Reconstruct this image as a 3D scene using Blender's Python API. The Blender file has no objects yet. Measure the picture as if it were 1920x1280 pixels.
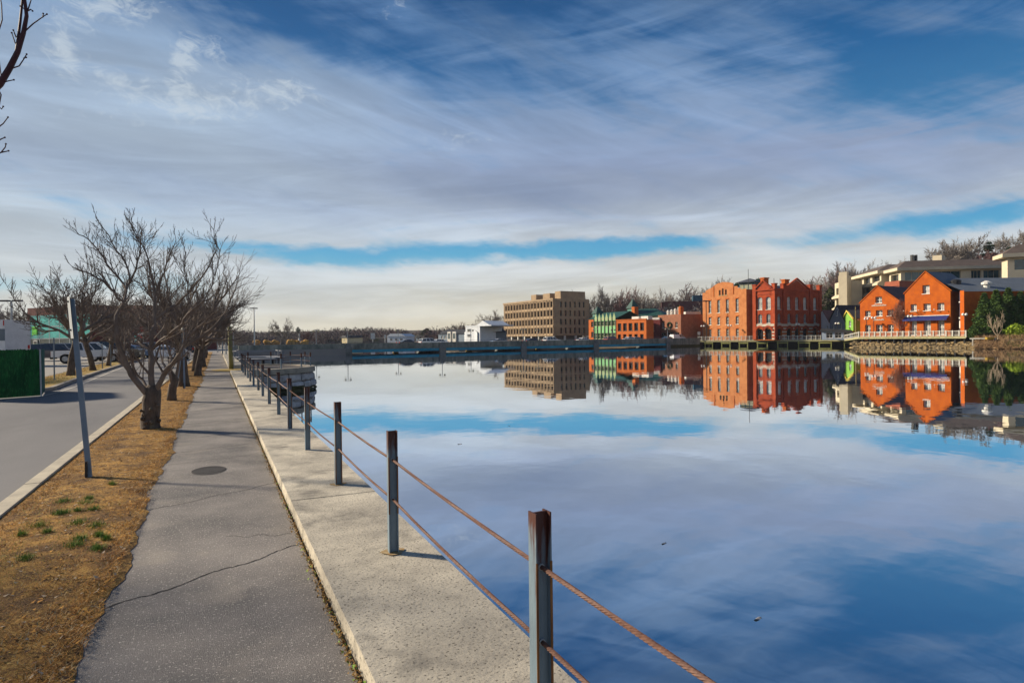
import bpy, math, random
import numpy as np
from mathutils import Vector, Matrix
random.seed(7)
S = bpy.context.scene
COL = S.collection
PI = math.pi
# ------------------------------------------------------------------ camera
FPX = 1180.0
CAM = np.array([0.0, 0.0, 2.95])
ROLL = 0.0110; YAW = math.radians(25.15); PITCH = 7 / 1180.0
f0 = np.array([math.sin(YAW), math.cos(YAW), 0.]); hh = np.array([math.cos(YAW), -math.sin(YAW), 0.]); uu = np.array([0, 0, 1.])
FW = math.cos(PITCH) * f0 - math.sin(PITCH) * uu; u2 = np.cross(hh, FW)
RX = math.cos(ROLL) * hh - math.sin(ROLL) * u2; UY = math.sin(ROLL) * hh + math.cos(ROLL) * u2
cam_d = bpy.data.cameras.new('camera'); cam = bpy.data.objects.new('camera', cam_d); COL.objects.link(cam)
cam.matrix_world = Matrix(((RX[0], UY[0], -FW[0], 0), (RX[1], UY[1], -FW[1], 0), (RX[2], UY[2], -FW[2], CAM[2]), (0, 0, 0, 1)))
cam_d.sensor_width = 36; cam_d.lens = 36 * FPX / 1920; cam_d.clip_start = 0.05; cam_d.clip_end = 9000
S.camera = cam

def ray(px, py): return RX * (px - 960) / FPX + UY * (640 - py) / FPX + FW
def hor(px): return 639.1 - 0.0110 * (px - 406)
def at(px, D, py=None):
    p = CAM + ray(px, hor(px) if py is None else py) * D
    return p
def onz(px, py, z):
    d = ray(px, py); return CAM + d * (z - CAM[2]) / d[2]
def azel(px, py):
    d = ray(px, py); return math.degrees(math.atan2(d[0], d[1])), math.degrees(math.atan2(d[2], math.hypot(d[0], d[1])))

# ------------------------------------------------------------------ world
SUN_AZ = math.radians(-47); SUN_EL = math.radians(24)
W = bpy.data.worlds.new("World"); S.world = W; W.use_nodes = True
nt = W.node_tree; nt.nodes.clear()
def nd(t, **k):
    n = nt.nodes.new(t)
    for a, b in k.items(): setattr(n, a, b)
    return n
def setin(n, i, v):
    if hasattr(v, 'outputs') or isinstance(v, bpy.types.NodeSocket):
        nt.links.new(v if isinstance(v, bpy.types.NodeSocket) else v.outputs[0], n.inputs[i])
    else: n.inputs[i].default_value = v
def M(op, a, b=0.0, c=0.0, clamp=False):
    n = nd('ShaderNodeMath', operation=op, use_clamp=clamp); setin(n, 0, a); setin(n, 1, b)
    if op in ('MULTIPLY_ADD',): setin(n, 2, c)
    return n.outputs[0]
def smooth(v, a, b, lo=0.0, hi=1.0):
    n = nd('ShaderNodeMapRange', interpolation_type='SMOOTHSTEP'); setin(n, 0, v); setin(n, 1, a); setin(n, 2, b); setin(n, 3, lo); setin(n, 4, hi); return n.outputs[0]
def mixc(f, a, b):
    n = nd('ShaderNodeMix', data_type='RGBA'); setin(n, 0, f); setin(n, 6, a); setin(n, 7, b); return n.outputs[2]
def ramp(v, stops):
    n = nd('ShaderNodeValToRGB'); cr = n.color_ramp; setin(n, 0, v)
    while len(cr.elements) < len(stops): cr.elements.new(0.5)
    for e, (p, c) in zip(cr.elements, stops): e.position = p; e.color = c
    return n.outputs[0]
def s2l(c): return tuple([((x / 255 + .055) / 1.055) ** 2.4 if x > 10 else x / 255 / 12.92 for x in c] + [1.0])
def comb(x, y, z=0.0):
    n = nd('ShaderNodeCombineXYZ'); setin(n, 0, x); setin(n, 1, y); setin(n, 2, z); return n.outputs[0]
def noise(vec, scale, detail=4, rough=.55, dist=0.0):
    n = nd('ShaderNodeTexNoise'); setin(n, 'Vector', vec); n.inputs['Scale'].default_value = scale
    n.inputs['Detail'].default_value = detail; n.inputs['Roughness'].default_value = rough; n.inputs['Distortion'].default_value = dist
    return n
tc = nd('ShaderNodeTexCoord'); sep = nd('ShaderNodeSeparateXYZ'); nt.links.new(tc.outputs['Generated'], sep.inputs[0])
dx, dy, dz = sep.outputs
hyp = M('SQRT', M('ADD', M('MULTIPLY', dx, dx), M('MULTIPLY', dy, dy)))
az0 = M('MULTIPLY', M('ARCTAN2', dx, dy), 180 / PI); el0 = M('MULTIPLY', M('ARCTAN2', dz, hyp), 180 / PI)
# large slow warp of the sky map, streaky along the drift of the cirrus
base = comb(M('MULTIPLY', az0, .05), M('MULTIPLY', el0, .13))
wn = noise(base, 1.3, 5, .6); ws = nd('ShaderNodeSeparateColor'); nt.links.new(wn.outputs['Color'], ws.inputs[0])
az = M('MULTIPLY_ADD', M('SUBTRACT', ws.outputs[0], .5), 16.0, az0)
el = M('MULTIPLY_ADD', M('SUBTRACT', ws.outputs[1], .5), 4.0, el0)
wf = noise(comb(M('MULTIPLY', az0, .22), M('MULTIPLY', el0, .5)), 1.0, 6, .65); wfs = nd('ShaderNodeSeparateColor'); nt.links.new(wf.outputs['Color'], wfs.inputs[0])
elf = M('MULTIPLY_ADD', M('SUBTRACT', wfs.outputs[1], .5), 1.9, M('MULTIPLY_ADD', M('SUBTRACT', ws.outputs[1], .5), 1.2, el0))
azf = M('MULTIPLY_ADD', M('SUBTRACT', ws.outputs[0], .5), 5.0, az0)
def blob(px, py, rx, ry, rot, fine=False):
    a, e = azel(px, py); k = 180 / PI / FPX
    mp = nd('ShaderNodeMapping', vector_type='TEXTURE')
    setin(mp, 0, comb(azf, elf) if fine else comb(az, el))
    mp.inputs[1].default_value = (a, e, 0); mp.inputs[2].default_value = (0, 0, math.radians(rot)); mp.inputs[3].default_value = (rx * k, ry * k, 1)
    g = nd('ShaderNodeTexGradient', gradient_type='SPHERICAL'); nt.links.new(mp.outputs[0], g.inputs[0])
    return g.outputs['Fac'] if 'Fac' in g.outputs else g.outputs[1]
def total(bl):
    t = None
    for *b, amp in bl:
        v = M('MULTIPLY', blob(*b[:5], fine=(len(b) > 5)), amp); t = v if t is None else M('ADD', t, v)
    return t
# streak noises: two directions of cirrus
def streak(rot, sx, sy, sc, seed, det=6, rough=.6, dist=.6):
    mp = nd('ShaderNodeMapping'); setin(mp, 0, comb(az0, el0, seed)); mp.inputs[2].default_value = (0, 0, math.radians(rot))
    m2 = nd('ShaderNodeMapping'); setin(m2, 0, mp.outputs[0]); m2.inputs[3].default_value = (sx, sy, 1)
    return noise(m2.outputs[0], sc, det, rough, dist).outputs[0]
st1 = streak(24, .035, .22, 1.0, 3.1); st2 = streak(3, .03, .3, 1.0, 9.4); st3 = streak(18, .12, .6, 1.0, 5.2)
st4 = streak(20, .05, .5, 1.0, 31.0, 7, .6, 1.6); st5 = streak(-5, .045, .33, 1.0, 44.0, 7, .58, 1.4)
holes = total([
    (900, 474, 540, 33, 0, 1, 1.1), (1180, 462, 300, 28, 0, 1, .8), (640, 486, 220, 30, -2, 1, .8), (1720, 420, 340, 30, 6, 1, .8), (1900, 405, 200, 30, 4, 1, .5), (100, 528, 330, 34, 0, 1, .8),
    (340, 458, 280, 26, 0, 1, .5), (1700, 110, 460, 150, -14, .9), (1900, 50, 300, 200, -10, .45), (480, 50, 260, 90, -8, .75), (760, 110, 400, 80, -14, .7),
    (1080, 160, 360, 80, -26, .6), (1000, 10, 460, 70, -12, .55), (1400, -190, 1400, 240, 0, .6), (300, -160, 900, 220, 0, .4)])
hz = M('ADD', holes, M('MULTIPLY_ADD', st1, 1.5, -.80)); hz = M('ADD', hz, M('MULTIPLY_ADD', st5, 1.3, -.65)); hz = M('ADD', hz, M('MULTIPLY_ADD', st3, .55, -.28))
clear_f = smooth(hz, .08, 1.05)
nish = nd('ShaderNodeTexSky', sky_type='NISHITA'); nish.sun_disc = False; nish.sun_elevation = SUN_EL; nish.sun_rotation = SUN_AZ; nish.air_density = 1.0; nish.dust_density = .6; nish.ozone_density = 2.5
nsc = nd('ShaderNodeVectorMath', operation='SCALE'); setin(nsc, 0, nish.outputs[0]); nsc.inputs['Scale'].default_value = .09
e01 = M('DIVIDE', elf, 60.0, clamp=True)
clr = ramp(e01, [(0, s2l((205, 212, 205))), (.07, s2l((150, 195, 210))), (.125, s2l((90, 172, 212))), (.17, s2l((70, 155, 205))), (.27, s2l((60, 125, 175))), (.37, s2l((30, 98, 155))), (.46, s2l((22, 80, 134))), (.6, s2l((14, 58, 102))), (.9, s2l((12, 50, 92)))])
clear = mixc(.12, clr, nsc.outputs[0])
cl_e = M('DIVIDE', M('MULTIPLY_ADD', st2, 5.0, M('SUBTRACT', elf, 2.5)), 60.0, clamp=True)
cld = ramp(cl_e, [(0, s2l((220, 208, 180))), (.03, s2l((216, 209, 188))), (.075, s2l((205, 206, 200))), (.12, s2l((198, 204, 208))), (.165, s2l((188, 199, 211))), (.20, s2l((166, 179, 200))), (.245, s2l((148, 163, 191))), (.30, s2l((140, 161, 192))), (.37, s2l((118, 147, 184))), (.46, s2l((88, 122, 164))), (.6, s2l((56, 88, 128))), (.9, s2l((50, 80, 120)))])
lit = total([(180, 330, 800, 330, 0, 1.0), (330, 200, 420, 200, 0, .35)])
cld = mixc(M('MULTIPLY', lit, .62, clamp=True), cld, s2l((176, 194, 210)))
dark = total([(1150, 330, 700, 130, -3, .9), (300, 345, 520, 60, -6, 1.0), (1800, 330, 400, 110, 0, .7), (900, 350, 300, 50, -8, .6)])
cld = mixc(M('MULTIPLY', M('MULTIPLY', dark, smooth(st1, .3, .7, .5, 1.0)), .65, clamp=True), cld, s2l((124, 143, 175)))
# brightness streaks inside the cloud sheet
up_w = M('MULTIPLY', smooth(el0, 11, 21), smooth(az0, -8, 22, .25, 1.0))
flat = M('MULTIPLY_ADD', st2, .55, M('MULTIPLY', st5, .45)); diag = M('MULTIPLY_ADD', st1, .62, M('MULTIPLY', st4, .38))
pat = M('ADD', M('MULTIPLY', flat, M('SUBTRACT', 1.0, up_w)), M('MULTIPLY', diag, up_w))
shade = M('MULTIPLY_ADD', smooth(pat, .36, .66), .36, .88)
cv = nd('ShaderNodeVectorMath', operation='SCALE'); setin(cv, 0, cld); setin(cv, 'Scale', shade)
sky = mixc(clear_f, cv.outputs[0], clear)
puffs = total([(165, 40, 110, 50, 10, .7), (230, 18, 60, 40, 0, .8), (345, 108, 34, 62, -10, 1, 1.3), (403, 98, 44, 40, 0, 1, 1.0), (425, 195, 170, 46, 6, 1, 1.05), (535, 165, 110, 40, -8, 1, .8), (112, 108, 22, 48, 12, 1, .8),
               (175, 145, 70, 45, -20, .7), (285, 165, 130, 40, -14, .6), (865, 262, 150, 46, 4, 1, .7), (60, 90, 80, 60, 0, .5), (735, 14, 60, 60, 50, 1, .5), (200, 215, 200, 30, 0, .5), (1560, 355, 200, 30, 0, .3)])
pn = streak(8, .55, .95, 1.0, 17.0, 8, .68, 1.2)
puf = smooth(M('MULTIPLY_ADD', pn, 2.0, M('SUBTRACT', M('MULTIPLY', puffs, .7), 1.32)), 0.0, .62)
puf = M('MULTIPLY', puf, smooth(puffs, .04, .4))
sky = mixc(M('MULTIPLY', puf, .6), sky, s2l((202, 213, 222)))
bg = nd('ShaderNodeBackground'); setin(bg, 0, sky); bg.inputs[1].default_value = .66
wo = nd('ShaderNodeOutputWorld'); nt.links.new(bg.outputs[0], wo.inputs[0])
W.cycles.sampling_method = 'MANUAL'; W.cycles.sample_map_resolution = 512
# ------------------------------------------------------------------ sun, exposure
sl = bpy.data.lights.new('sun', 'SUN'); sl.energy = 4.5; sl.angle = math.radians(4.0); sl.color = (1.0, .86, .66)
so = bpy.data.objects.new('sun', sl); COL.objects.link(so)
sd = Vector((math.sin(SUN_AZ) * math.cos(SUN_EL), math.cos(SUN_AZ) * math.cos(SUN_EL), math.sin(SUN_EL)))
so.rotation_euler = sd.to_track_quat('Z', 'Y').to_euler()
S.view_settings.view_transform = 'Standard'; S.view_settings.look = 'None'; S.view_settings.exposure = 0.6; S.view_settings.gamma = 1
S.render.engine = 'CYCLES'; S.cycles.max_bounces = 6; S.cycles.transparent_max_bounces = 8; S.cycles.diffuse_bounces = 2; S.cycles.glossy_bounces = 3
S.cycles.caustics_reflective = False; S.cycles.caustics_refractive = False
try: S.cycles.use_denoising = True
except Exception: pass

# ------------------------------------------------------------------ materials
MATS = {}
def zmat(name, src, c, lo, hi):
    m = MATS[src].copy(); m.name = name; t = m.node_tree; p = t.nodes['Principled BSDF']; old = p.inputs['Base Color'].links[0].from_socket
    tcn = t.nodes.new('ShaderNodeTexCoord'); sp = t.nodes.new('ShaderNodeSeparateXYZ'); t.links.new(tcn.outputs['Object'], sp.inputs[0]); mp = t.nodes.new('ShaderNodeMapping'); mp.inputs[3].default_value = (1, 1, .12); t.links.new(tcn.outputs['Object'], mp.inputs[0])
    n = t.nodes.new('ShaderNodeTexNoise'); n.inputs['Scale'].default_value = 42; n.inputs['Detail'].default_value = 5; t.links.new(mp.outputs[0], n.inputs[0])
    a = t.nodes.new('ShaderNodeMath'); a.operation = 'MULTIPLY_ADD'; t.links.new(n.outputs[0], a.inputs[0]); a.inputs[1].default_value = .7; t.links.new(sp.outputs[2], a.inputs[2])
    r = t.nodes.new('ShaderNodeMapRange'); r.inputs[1].default_value = lo; r.inputs[2].default_value = hi; t.links.new(a.outputs[0], r.inputs[0])
    x = t.nodes.new('ShaderNodeMix'); x.data_type = 'RGBA'; t.links.new(r.outputs[0], x.inputs[0]); t.links.new(old, x.inputs[6]); x.inputs[7].default_value = (*c, 1); t.links.new(x.outputs[2], p.inputs['Base Color']); return m
def mat(name, c, c2=None, scale=3.0, rough=.8, bump=0.0, bscale=None, metal=0.0, detail=5, lo=.35, hi=.65, spec=.3, stretch=(1, 1, 1), c3=None, s3=20.0, lo3=.6, hi3=.7, bdist=.02, coat=0, c4=None, s4=.8, lo4=.5, hi4=.75, a4=.8):
    if name in MATS: return MATS[name]
    m = bpy.data.materials.new(name); m.use_nodes = True; t = m.node_tree; p = t.nodes['Principled BSDF']
    p.inputs['Roughness'].default_value = rough; p.inputs['Metallic'].default_value = metal; p.inputs['Specular IOR Level'].default_value = spec
    if coat: p.inputs['Coat Weight'].default_value = coat; p.inputs['Coat Roughness'].default_value = .05
    c = tuple(c[:3]) + (1,)
    tcn = t.nodes.new('ShaderNodeTexCoord'); mp = t.nodes.new('ShaderNodeMapping'); mp.inputs[3].default_value = stretch
    t.links.new(tcn.outputs['Object'], mp.inputs[0])
    def nz(s, d=detail):
        n = t.nodes.new('ShaderNodeTexNoise'); n.inputs['Scale'].default_value = s; n.inputs['Detail'].default_value = d; n.inputs['Roughness'].default_value = .62
        t.links.new(mp.outputs[0], n.inputs[0]); return n.outputs[0]
    def rng(v, a, b):
        r = t.nodes.new('ShaderNodeMapRange'); r.inputs[1].default_value = a; r.inputs[2].default_value = b; t.links.new(v, r.inputs[0]); return r.outputs[0]
    def mx(f, a, b):
        x = t.nodes.new('ShaderNodeMix'); x.data_type = 'RGBA'; t.links.new(f, x.inputs[0])
        for i, v in ((6, a), (7, b)):
            if isinstance(v, tuple): x.inputs[i].default_value = v
            else: t.links.new(v, x.inputs[i])
        return x.outputs[2]
    if c2 is None: c2 = tuple(v * .72 for v in c[:3])
    col = mx(rng(nz(scale), lo, hi), c, tuple(c2[:3]) + (1,))
    if c3: col = mx(rng(nz(s3, 3), lo3, hi3), col, tuple(c3[:3]) + (1,))
    if c4:
        f4 = t.nodes.new('ShaderNodeMath'); f4.operation = 'MULTIPLY'; f4.inputs[1].default_value = a4; t.links.new(rng(nz(s4, 8), lo4, hi4), f4.inputs[0])
        col = mx(f4.outputs[0], col, tuple(c4[:3]) + (1,))
    t.links.new(col, p.inputs['Base Color'])
    if bump:
        b = t.nodes.new('ShaderNodeBump'); b.inputs['Strength'].default_value = bump; b.inputs['Distance'].default_value = bdist
        t.links.new(nz(bscale or scale * 6), b.inputs['Height']); t.links.new(b.outputs[0], p.inputs['Normal'])
    MATS[name] = m; return m
def glass(name, c, rough=.08, c2=None, scale=.35):
    return mat(name, c, c2 or tuple(v * .5 for v in c), scale=scale, rough=rough, spec=.8, lo=.4, hi=.6, detail=2)

BARK = mat('bark', (.15, .115, .09), (.06, .048, .04), 9, .95, .9, 26, stretch=(1, 1, .35), c3=(.17, .15, .10), s3=5, lo3=.55, hi3=.7)
TWIG = mat('twig', (.22, .175, .145), (.12, .095, .08), 2, .9)
TWIG2 = mat('twig_far', (.27, .235, .20), (.17, .145, .125), .4, .9)
TWIG3 = mat('twig_red', (.20, .11, .10), (.12, .07, .075), .4, .9)
CONC = mat('wall_concrete', (.68, .615, .49), (.24, .22, .19), 1.5, .9, .6, 40, c3=(.09, .08, .065), s3=60, lo3=.56, hi3=.68, bdist=.008, lo=.38, hi=.78, detail=9, c4=(.15, .14, .125), s4=2.4, lo4=.53, hi4=.70, a4=.75)
CONC2 = mat('bridge_concrete', (.36, .36, .30), (.14, .16, .14), .8, .9, .4, 8, stretch=(1, 1, .35), c4=(.07, .085, .075), s4=1.2, lo4=.5, hi4=.7, a4=.6)
GRANITE = mat('kerb_stone', (.62, .55, .42), (.45, .40, .31), 4, .85, .3, 40)
KERB2 = mat('kerb_grey', (.36, .33, .29), (.22, .20, .18), 3, .85)
ASPH = mat('road_asphalt', (.22, .215, .22), (.15, .15, .16), .22, .85, .5, 160, c3=(.25, .25, .25), s3=90, lo3=.6, hi3=.72, stretch=(1, .35, 1), bdist=.006, c4=(.12, .12, .13), s4=.5, lo4=.5, hi4=.7, a4=.6)
LOT = mat('lot_asphalt', (.34, .32, .29), (.25, .24, .23), .12, .88)
PATH = mat('path_asphalt', (.31, .282, .26), (.125, .12, .12), .8, .85, 1.0, 130, c3=(.60, .56, .50), s3=62, lo3=.585, hi3=.66, lo=.34, hi=.66, bdist=.010, detail=9, c4=(.44, .385, .32), s4=1.3, lo4=.55, hi4=.72, a4=.5)
PAINT = mat('road_paint', (.6, .57, .5), (.4, .39, .36), 6, .8)
SOIL = mat('verge_soil', (.50, .26, .06), (.14, .07, .024), 9, .95, 1.0, 60, c3=(.62, .38, .10), s3=55, lo3=.52, hi3=.62, bdist=.03, detail=10, lo=.40, hi=.60, c4=(.10, .05, .022), s4=1.5, lo4=.48, hi4=.62, a4=.8)
STRAW = mat('straw', (.50, .30, .085), (.24, .115, .035), 1.6, .9, lo=.42, hi=.58)
GRASS = mat('green_blades', (.17, .32, .04), (.26, .36, .06), 5, .8)
LAWN = mat('lawn', (.28, .22, .045), (.40, .25, .07), .8, .95, .4, 30)
EARTH = mat('earth', (.17, .13, .085), (.10, .08, .055), .15, .95)
STEELB = mat('painted_steel', (.20, .275, .33), (.12, .17, .215), 6, .55, .2, 30, spec=.5, stretch=(1, 1, .25))
RUST = mat('rusty_steel', (.10, .035, .022), (.05, .018, .013), 14, .8, .4, 60, c3=(.26, .10, .03), s3=9, lo3=.55, hi3=.7)
CABLE = mat('rusty_cable', (.20, .10, .065), (.11, .055, .045), 40, .7, spec=.4)
GALV = mat('galvanised', (.14, .19, .23), (.22, .25, .28), 5, .5, spec=.5, stretch=(1, 1, .3))
SIGNB = mat('sign_back', (.45, .48, .50), (.35, .38, .4), 5, .45, spec=.5)
TIMB = mat('timber_post', (.30, .28, .13), (.16, .16, .07), 3, .9, .4, 20, stretch=(1, 1, .2))
STONE = mat('bastion_stone', (.62, .60, .58), (.36, .355, .36), 1.6, .9, .7, 9, bdist=.05)
STONEW = mat('weed_stone', (.05, .055, .025), (.09, .08, .03), 3, .9, .6, 12)
TEAL = mat('girder_teal', (.03, .36, .50), (.02, .24, .36), .6, .6)
WHITEP = mat('white_paint', (.78, .76, .70), (.62, .60, .54), 1.5, .6)
PALEW = mat('pale_timber', (.50, .46, .26), (.36, .34, .17), 1.0, .8)
DARK = mat('dark_metal', (.03, .032, .035), (.02, .02, .022), 3, .5)
BLACK = mat('black_rubber', (.018, .018, .02), (.012, .012, .013), 3, .8)
SLATE = mat('slate', (.09, .10, .125), (.065, .07, .09), 1.0, .7)

# ------------------------------------------------------------------ mesh helpers
class Fr:                                   # a local frame: x along the front, y away behind it, z up
    def __init__(s, x, y, z=0, ang=0): s.o = np.array([x, y, z], float); s.c = math.cos(ang); s.s = math.sin(ang); s.ang = ang
    def p(s, x, y, z): return (s.o[0] + s.c * x - s.s * y, s.o[1] + s.s * x + s.c * y, s.o[2] + z)
ID = Fr(0, 0, 0, 0)
class MB:
    def __init__(s): s.v = []; s.f = []; s.m = []
    def poly(s, pts, m=0):
        n = len(s.v); s.v += [tuple(p) for p in pts]; s.f.append(tuple(range(n, n + len(pts)))); s.m.append(m)
    def box(s, x0, x1, y0, y1, z0, z1, m=0, fr=ID, tx=0, ty=0):     # tx,ty: inset of the top
        n = len(s.v)
        for z, ax, ay in ((z0, 0, 0), (z1, tx, ty)):
            for x, y in ((x0 + ax, y0 + ay), (x1 - ax, y0 + ay), (x1 - ax, y1 - ay), (x0 + ax, y1 - ay)): s.v.append(fr.p(x, y, z))
        for f in ((0, 3, 2, 1), (4, 5, 6, 7), (0, 1, 5, 4), (1, 2, 6, 5), (2, 3, 7, 6), (3, 0, 4, 7)):
            s.f.append(tuple(n + i for i in f)); s.m.append(m)
        return s
    def prism(s, pts, y0, y1, m=0, fr=ID):    # pts in x,z ; extruded along y
        n = len(s.v); k = len(pts)
        for y in (y0, y1): s.v += [fr.p(x, y, z) for x, z in pts]
        s.f.append(tuple(range(n, n + k))); s.m.append(m); s.f.append(tuple(range(n + 2 * k - 1, n + k - 1, -1))); s.m.append(m)
        for i in range(k):
            j = (i + 1) % k; s.f.append((n + i, n + k + i, n + k + j, n + j)); s.m.append(m)
        return s
    def slab(s, pts, z0, z1, m=0):            # pts in x,y world ; vertical extrusion
        n = len(s.v); k = len(pts)
        for z in (z0, z1): s.v += [(x, y, z) for x, y in pts]
        s.f.append(tuple(range(n + k, n + 2 * k))); s.m.append(m); s.f.append(tuple(range(n + k - 1, n - 1, -1))); s.m.append(m)
        for i in range(k):
            j = (i + 1) % k; s.f.append((n + i, n + j, n + k + j, n + k + i)); s.m.append(m)
        return s
    def tube(s, pts, rad, sides=5, m=0, cap=True):
        P = [np.array(p, float) for p in pts]; k = len(P)
        if k < 2: return s
        if not hasattr(rad, '__len__'): rad = [rad] * k
        base = len(s.v); prev = None
        for i in range(k):
            d = P[min(i + 1, k - 1)] - P[max(i - 1, 0)]; d = d / (np.linalg.norm(d) + 1e-9)
            if prev is None:
                a = np.array([1., 0, 0]) if abs(d[0]) < .8 else np.array([0, 1., 0])
            else: a = prev
            a = a - d * (a @ d); a /= np.linalg.norm(a) + 1e-9; b = np.cross(d, a); prev = a
            for q in range(sides):
                t = 2 * PI * q / sides; w = P[i] + rad[i] * (math.cos(t) * a + math.sin(t) * b); s.v.append((w[0], w[1], w[2]))
        for i in range(k - 1):
            for q in range(sides):
                r = (q + 1) % sides; s.f.append((base + i * sides + q, base + i * sides + r, base + (i + 1) * sides + r, base + (i + 1) * sides + q)); s.m.append(m)
        if cap:
            s.f.append(tuple(base + q for q in reversed(range(sides)))); s.m.append(m); s.f.append(tuple(base + (k - 1) * sides + q for q in range(sides))); s.m.append(m)
        return s
    def lathe(s, prof, sides=10, c=(0, 0, 0), m=0):     # prof of (r,z)
        base = len(s.v)
        for r, z in prof:
            for q in range(sides):
                t = 2 * PI * q / sides; s.v.append((c[0] + r * math.cos(t), c[1] + r * math.sin(t), c[2] + z))
        for i in range(len(prof) - 1):
            for q in range(sides):
                r_ = (q + 1) % sides; s.f.append((base + i * sides + q, base + i * sides + r_, base + (i + 1) * sides + r_, base + (i + 1) * sides + q)); s.m.append(m)
        return s
    def ball(s, c, r, m=0, n=8, sq=1.0):
        return s.lathe([(max(r * math.sin(PI * i / n), .001), -r * sq * math.cos(PI * i / n)) for i in range(n + 1)], 10, c, m)
    def wheel(s, c, r, w, m=0, n=14, ax='y'):
        base = len(s.v)
        for o, rr in ((-w / 2, r * .9), (-w / 2 * .7, r), (w / 2 * .7, r), (w / 2, r * .9)):
            for q in range(n):
                t = 2 * PI * q / n; s.v.append((c[0] + rr * math.cos(t), c[1] + o, c[2] + rr * math.sin(t)))
        for i in range(3):
            for q in range(n):
                r_ = (q + 1) % n; s.f.append((base + i * n + q, base + i * n + r_, base + (i + 1) * n + r_, base + (i + 1) * n + q)); s.m.append(m)
        s.f.append(tuple(base + q for q in range(n))); s.m.append(m); s.f.append(tuple(base + 3 * n + q for q in reversed(range(n)))); s.m.append(m)
        return s

WORLDPOS = {}
def obj(name, mb, mats, parent=None, smooth=False, label=None):
    me = bpy.data.meshes.new(name)
    off = np.array([0., 0, 0])
    q = parent
    while q is not None: off += np.array(q.location); q = q.parent
    if parent is None and mb.v:
        a = np.array(mb.v); off = np.array([(a[:, 0].min() + a[:, 0].max()) / 2, (a[:, 1].min() + a[:, 1].max()) / 2, a[:, 2].min()])
    V = np.array(mb.v, float) - off
    me.from_pydata(V.tolist(), [], mb.f)
    mats = mats if isinstance(mats, (list, tuple)) else [mats]
    for m in mats: me.materials.append(m)
    if len(mats) > 1: me.polygons.foreach_set('material_index', mb.m)
    if smooth: me.polygons.foreach_set('use_smooth', [True] * len(me.polygons))
    me.update()
    o = bpy.data.objects.new(name, me); COL.objects.link(o)
    if parent is not None: o.parent = parent
    else: o.location = off
    if label: o['label'] = label
    return o
def tag(o, label=None, cat=None, group=None, kind=None):
    for k, v in (('label', label), ('category', cat), ('group', group), ('kind', kind)):
        if v: o[k] = v
    return o
def thing(name, label, cat, loc=(0, 0, 0), rz=0, group=None):
    o = bpy.data.objects.new(name, None); COL.objects.link(o); o.location = [float(v) for v in loc]; o.rotation_euler = (0, 0, rz); o.empty_display_size = .3
    return tag(o, label, cat, group)
def struct(name, mb, mats, **k): return tag(obj(name, mb, mats, **k), kind='structure')
def dup(o, loc, rz=0, label=None, sc=None, parent=None, tilt=None):
    c = o.copy(); COL.objects.link(c)
    if parent is None:
        c.location = [float(v) for v in loc]; c.rotation_euler = (tilt or 0, 0, rz)
        if sc: c.scale = sc if hasattr(sc, '__len__') else (sc,) * 3
        if label: c['label'] = label
    else: c.parent = parent
    for ch in list(o.children): dup(ch, None, parent=c)
    return c
FIRST = {}
def place(proto, loc, rz=0, label=None, sc=None, tilt=None):      # first call moves the prototype itself
    if proto.name not in FIRST:
        FIRST[proto.name] = 1; proto['_lab'] = 1; del proto['_lab']
        PEND.append((proto, [float(v) for v in loc], rz, label, sc, tilt)); return proto
    return dup(proto, loc, rz, label, sc, tilt=tilt)
PEND = []
def flush():
    for proto, loc, rz, label, sc, tilt in PEND:
        proto.location = loc
        if rz is not None: proto.rotation_euler = (tilt or 0, 0, rz)
        if sc: proto.scale = sc if hasattr(sc, '__len__') else (sc,) * 3
        if label: proto['label'] = label
    PEND.clear()
ORD = ['first', 'second', 'third', 'fourth', 'fifth', 'sixth', 'seventh', 'eighth', 'ninth', 'tenth', 'eleventh', 'twelfth', 'thirteenth', 'fourteenth', 'fifteenth', 'sixteenth', 'seventeenth', 'eighteenth', 'nineteenth', 'twentieth']

# wall panel as columns, with real openings: holes (x0,x1,z0,z1); top: list of (x,z)
def panel(mb, fr, side, w, top, holes, t=.25, m=0, z0=0.0, mr=None):
    def P(x, z, d=0):
        if side == 'front': return fr.p(x, d, z)
        if side == 'right': return fr.p(side_w[0] - d, x, z)
        if side == 'left': return fr.p(d, side_w[1] - x, z)
        if side == 'back': return fr.p(side_w[0] - x, side_w[1] - d, z)
    side_w = panel.size
    if not hasattr(top, '__len__'): top = [(0, top), (w, top)]
    def T(x):
        for (a, za), (b, zb) in zip(top, top[1:]):
            if a <= x <= b: return za + (zb - za) * ((x - a) / (b - a) if b > a else 0)
        return top[-1][1]
    xs = sorted({0.0, float(w)} | {h[0] for h in holes} | {h[1] for h in holes} | {float(p[0]) for p in top})
    for a, b in zip(xs, xs[1:]):
        if b - a < 1e-4: continue
        c = (a + b) / 2; hs = sorted([h for h in holes if h[0] < c < h[1]], key=lambda h: h[2]); z = z0
        for h in hs:
            if h[2] > z + 1e-4: mb.poly([P(a, z), P(b, z), P(b, h[2]), P(a, h[2])], m)
            z = h[3]
        ta, tb = T(a + 1e-5), T(b - 1e-5)
        mb.poly([P(a, z), P(b, z), P(b, tb), P(a, ta)], m)
    mr = m if mr is None else mr
    for (a, b, c, d) in holes:
        mb.poly([P(a, c), P(a, c, t), P(a, d, t), P(a, d)], mr); mb.poly([P(b, c, t), P(b, c), P(b, d), P(b, d, t)], mr)
        mb.poly([P(a, d), P(a, d, t), P(b, d, t), P(b, d)], mr); mb.poly([P(a, c, t), P(a, c), P(b, c), P(b, c, t)], mr)
    return P
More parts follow.
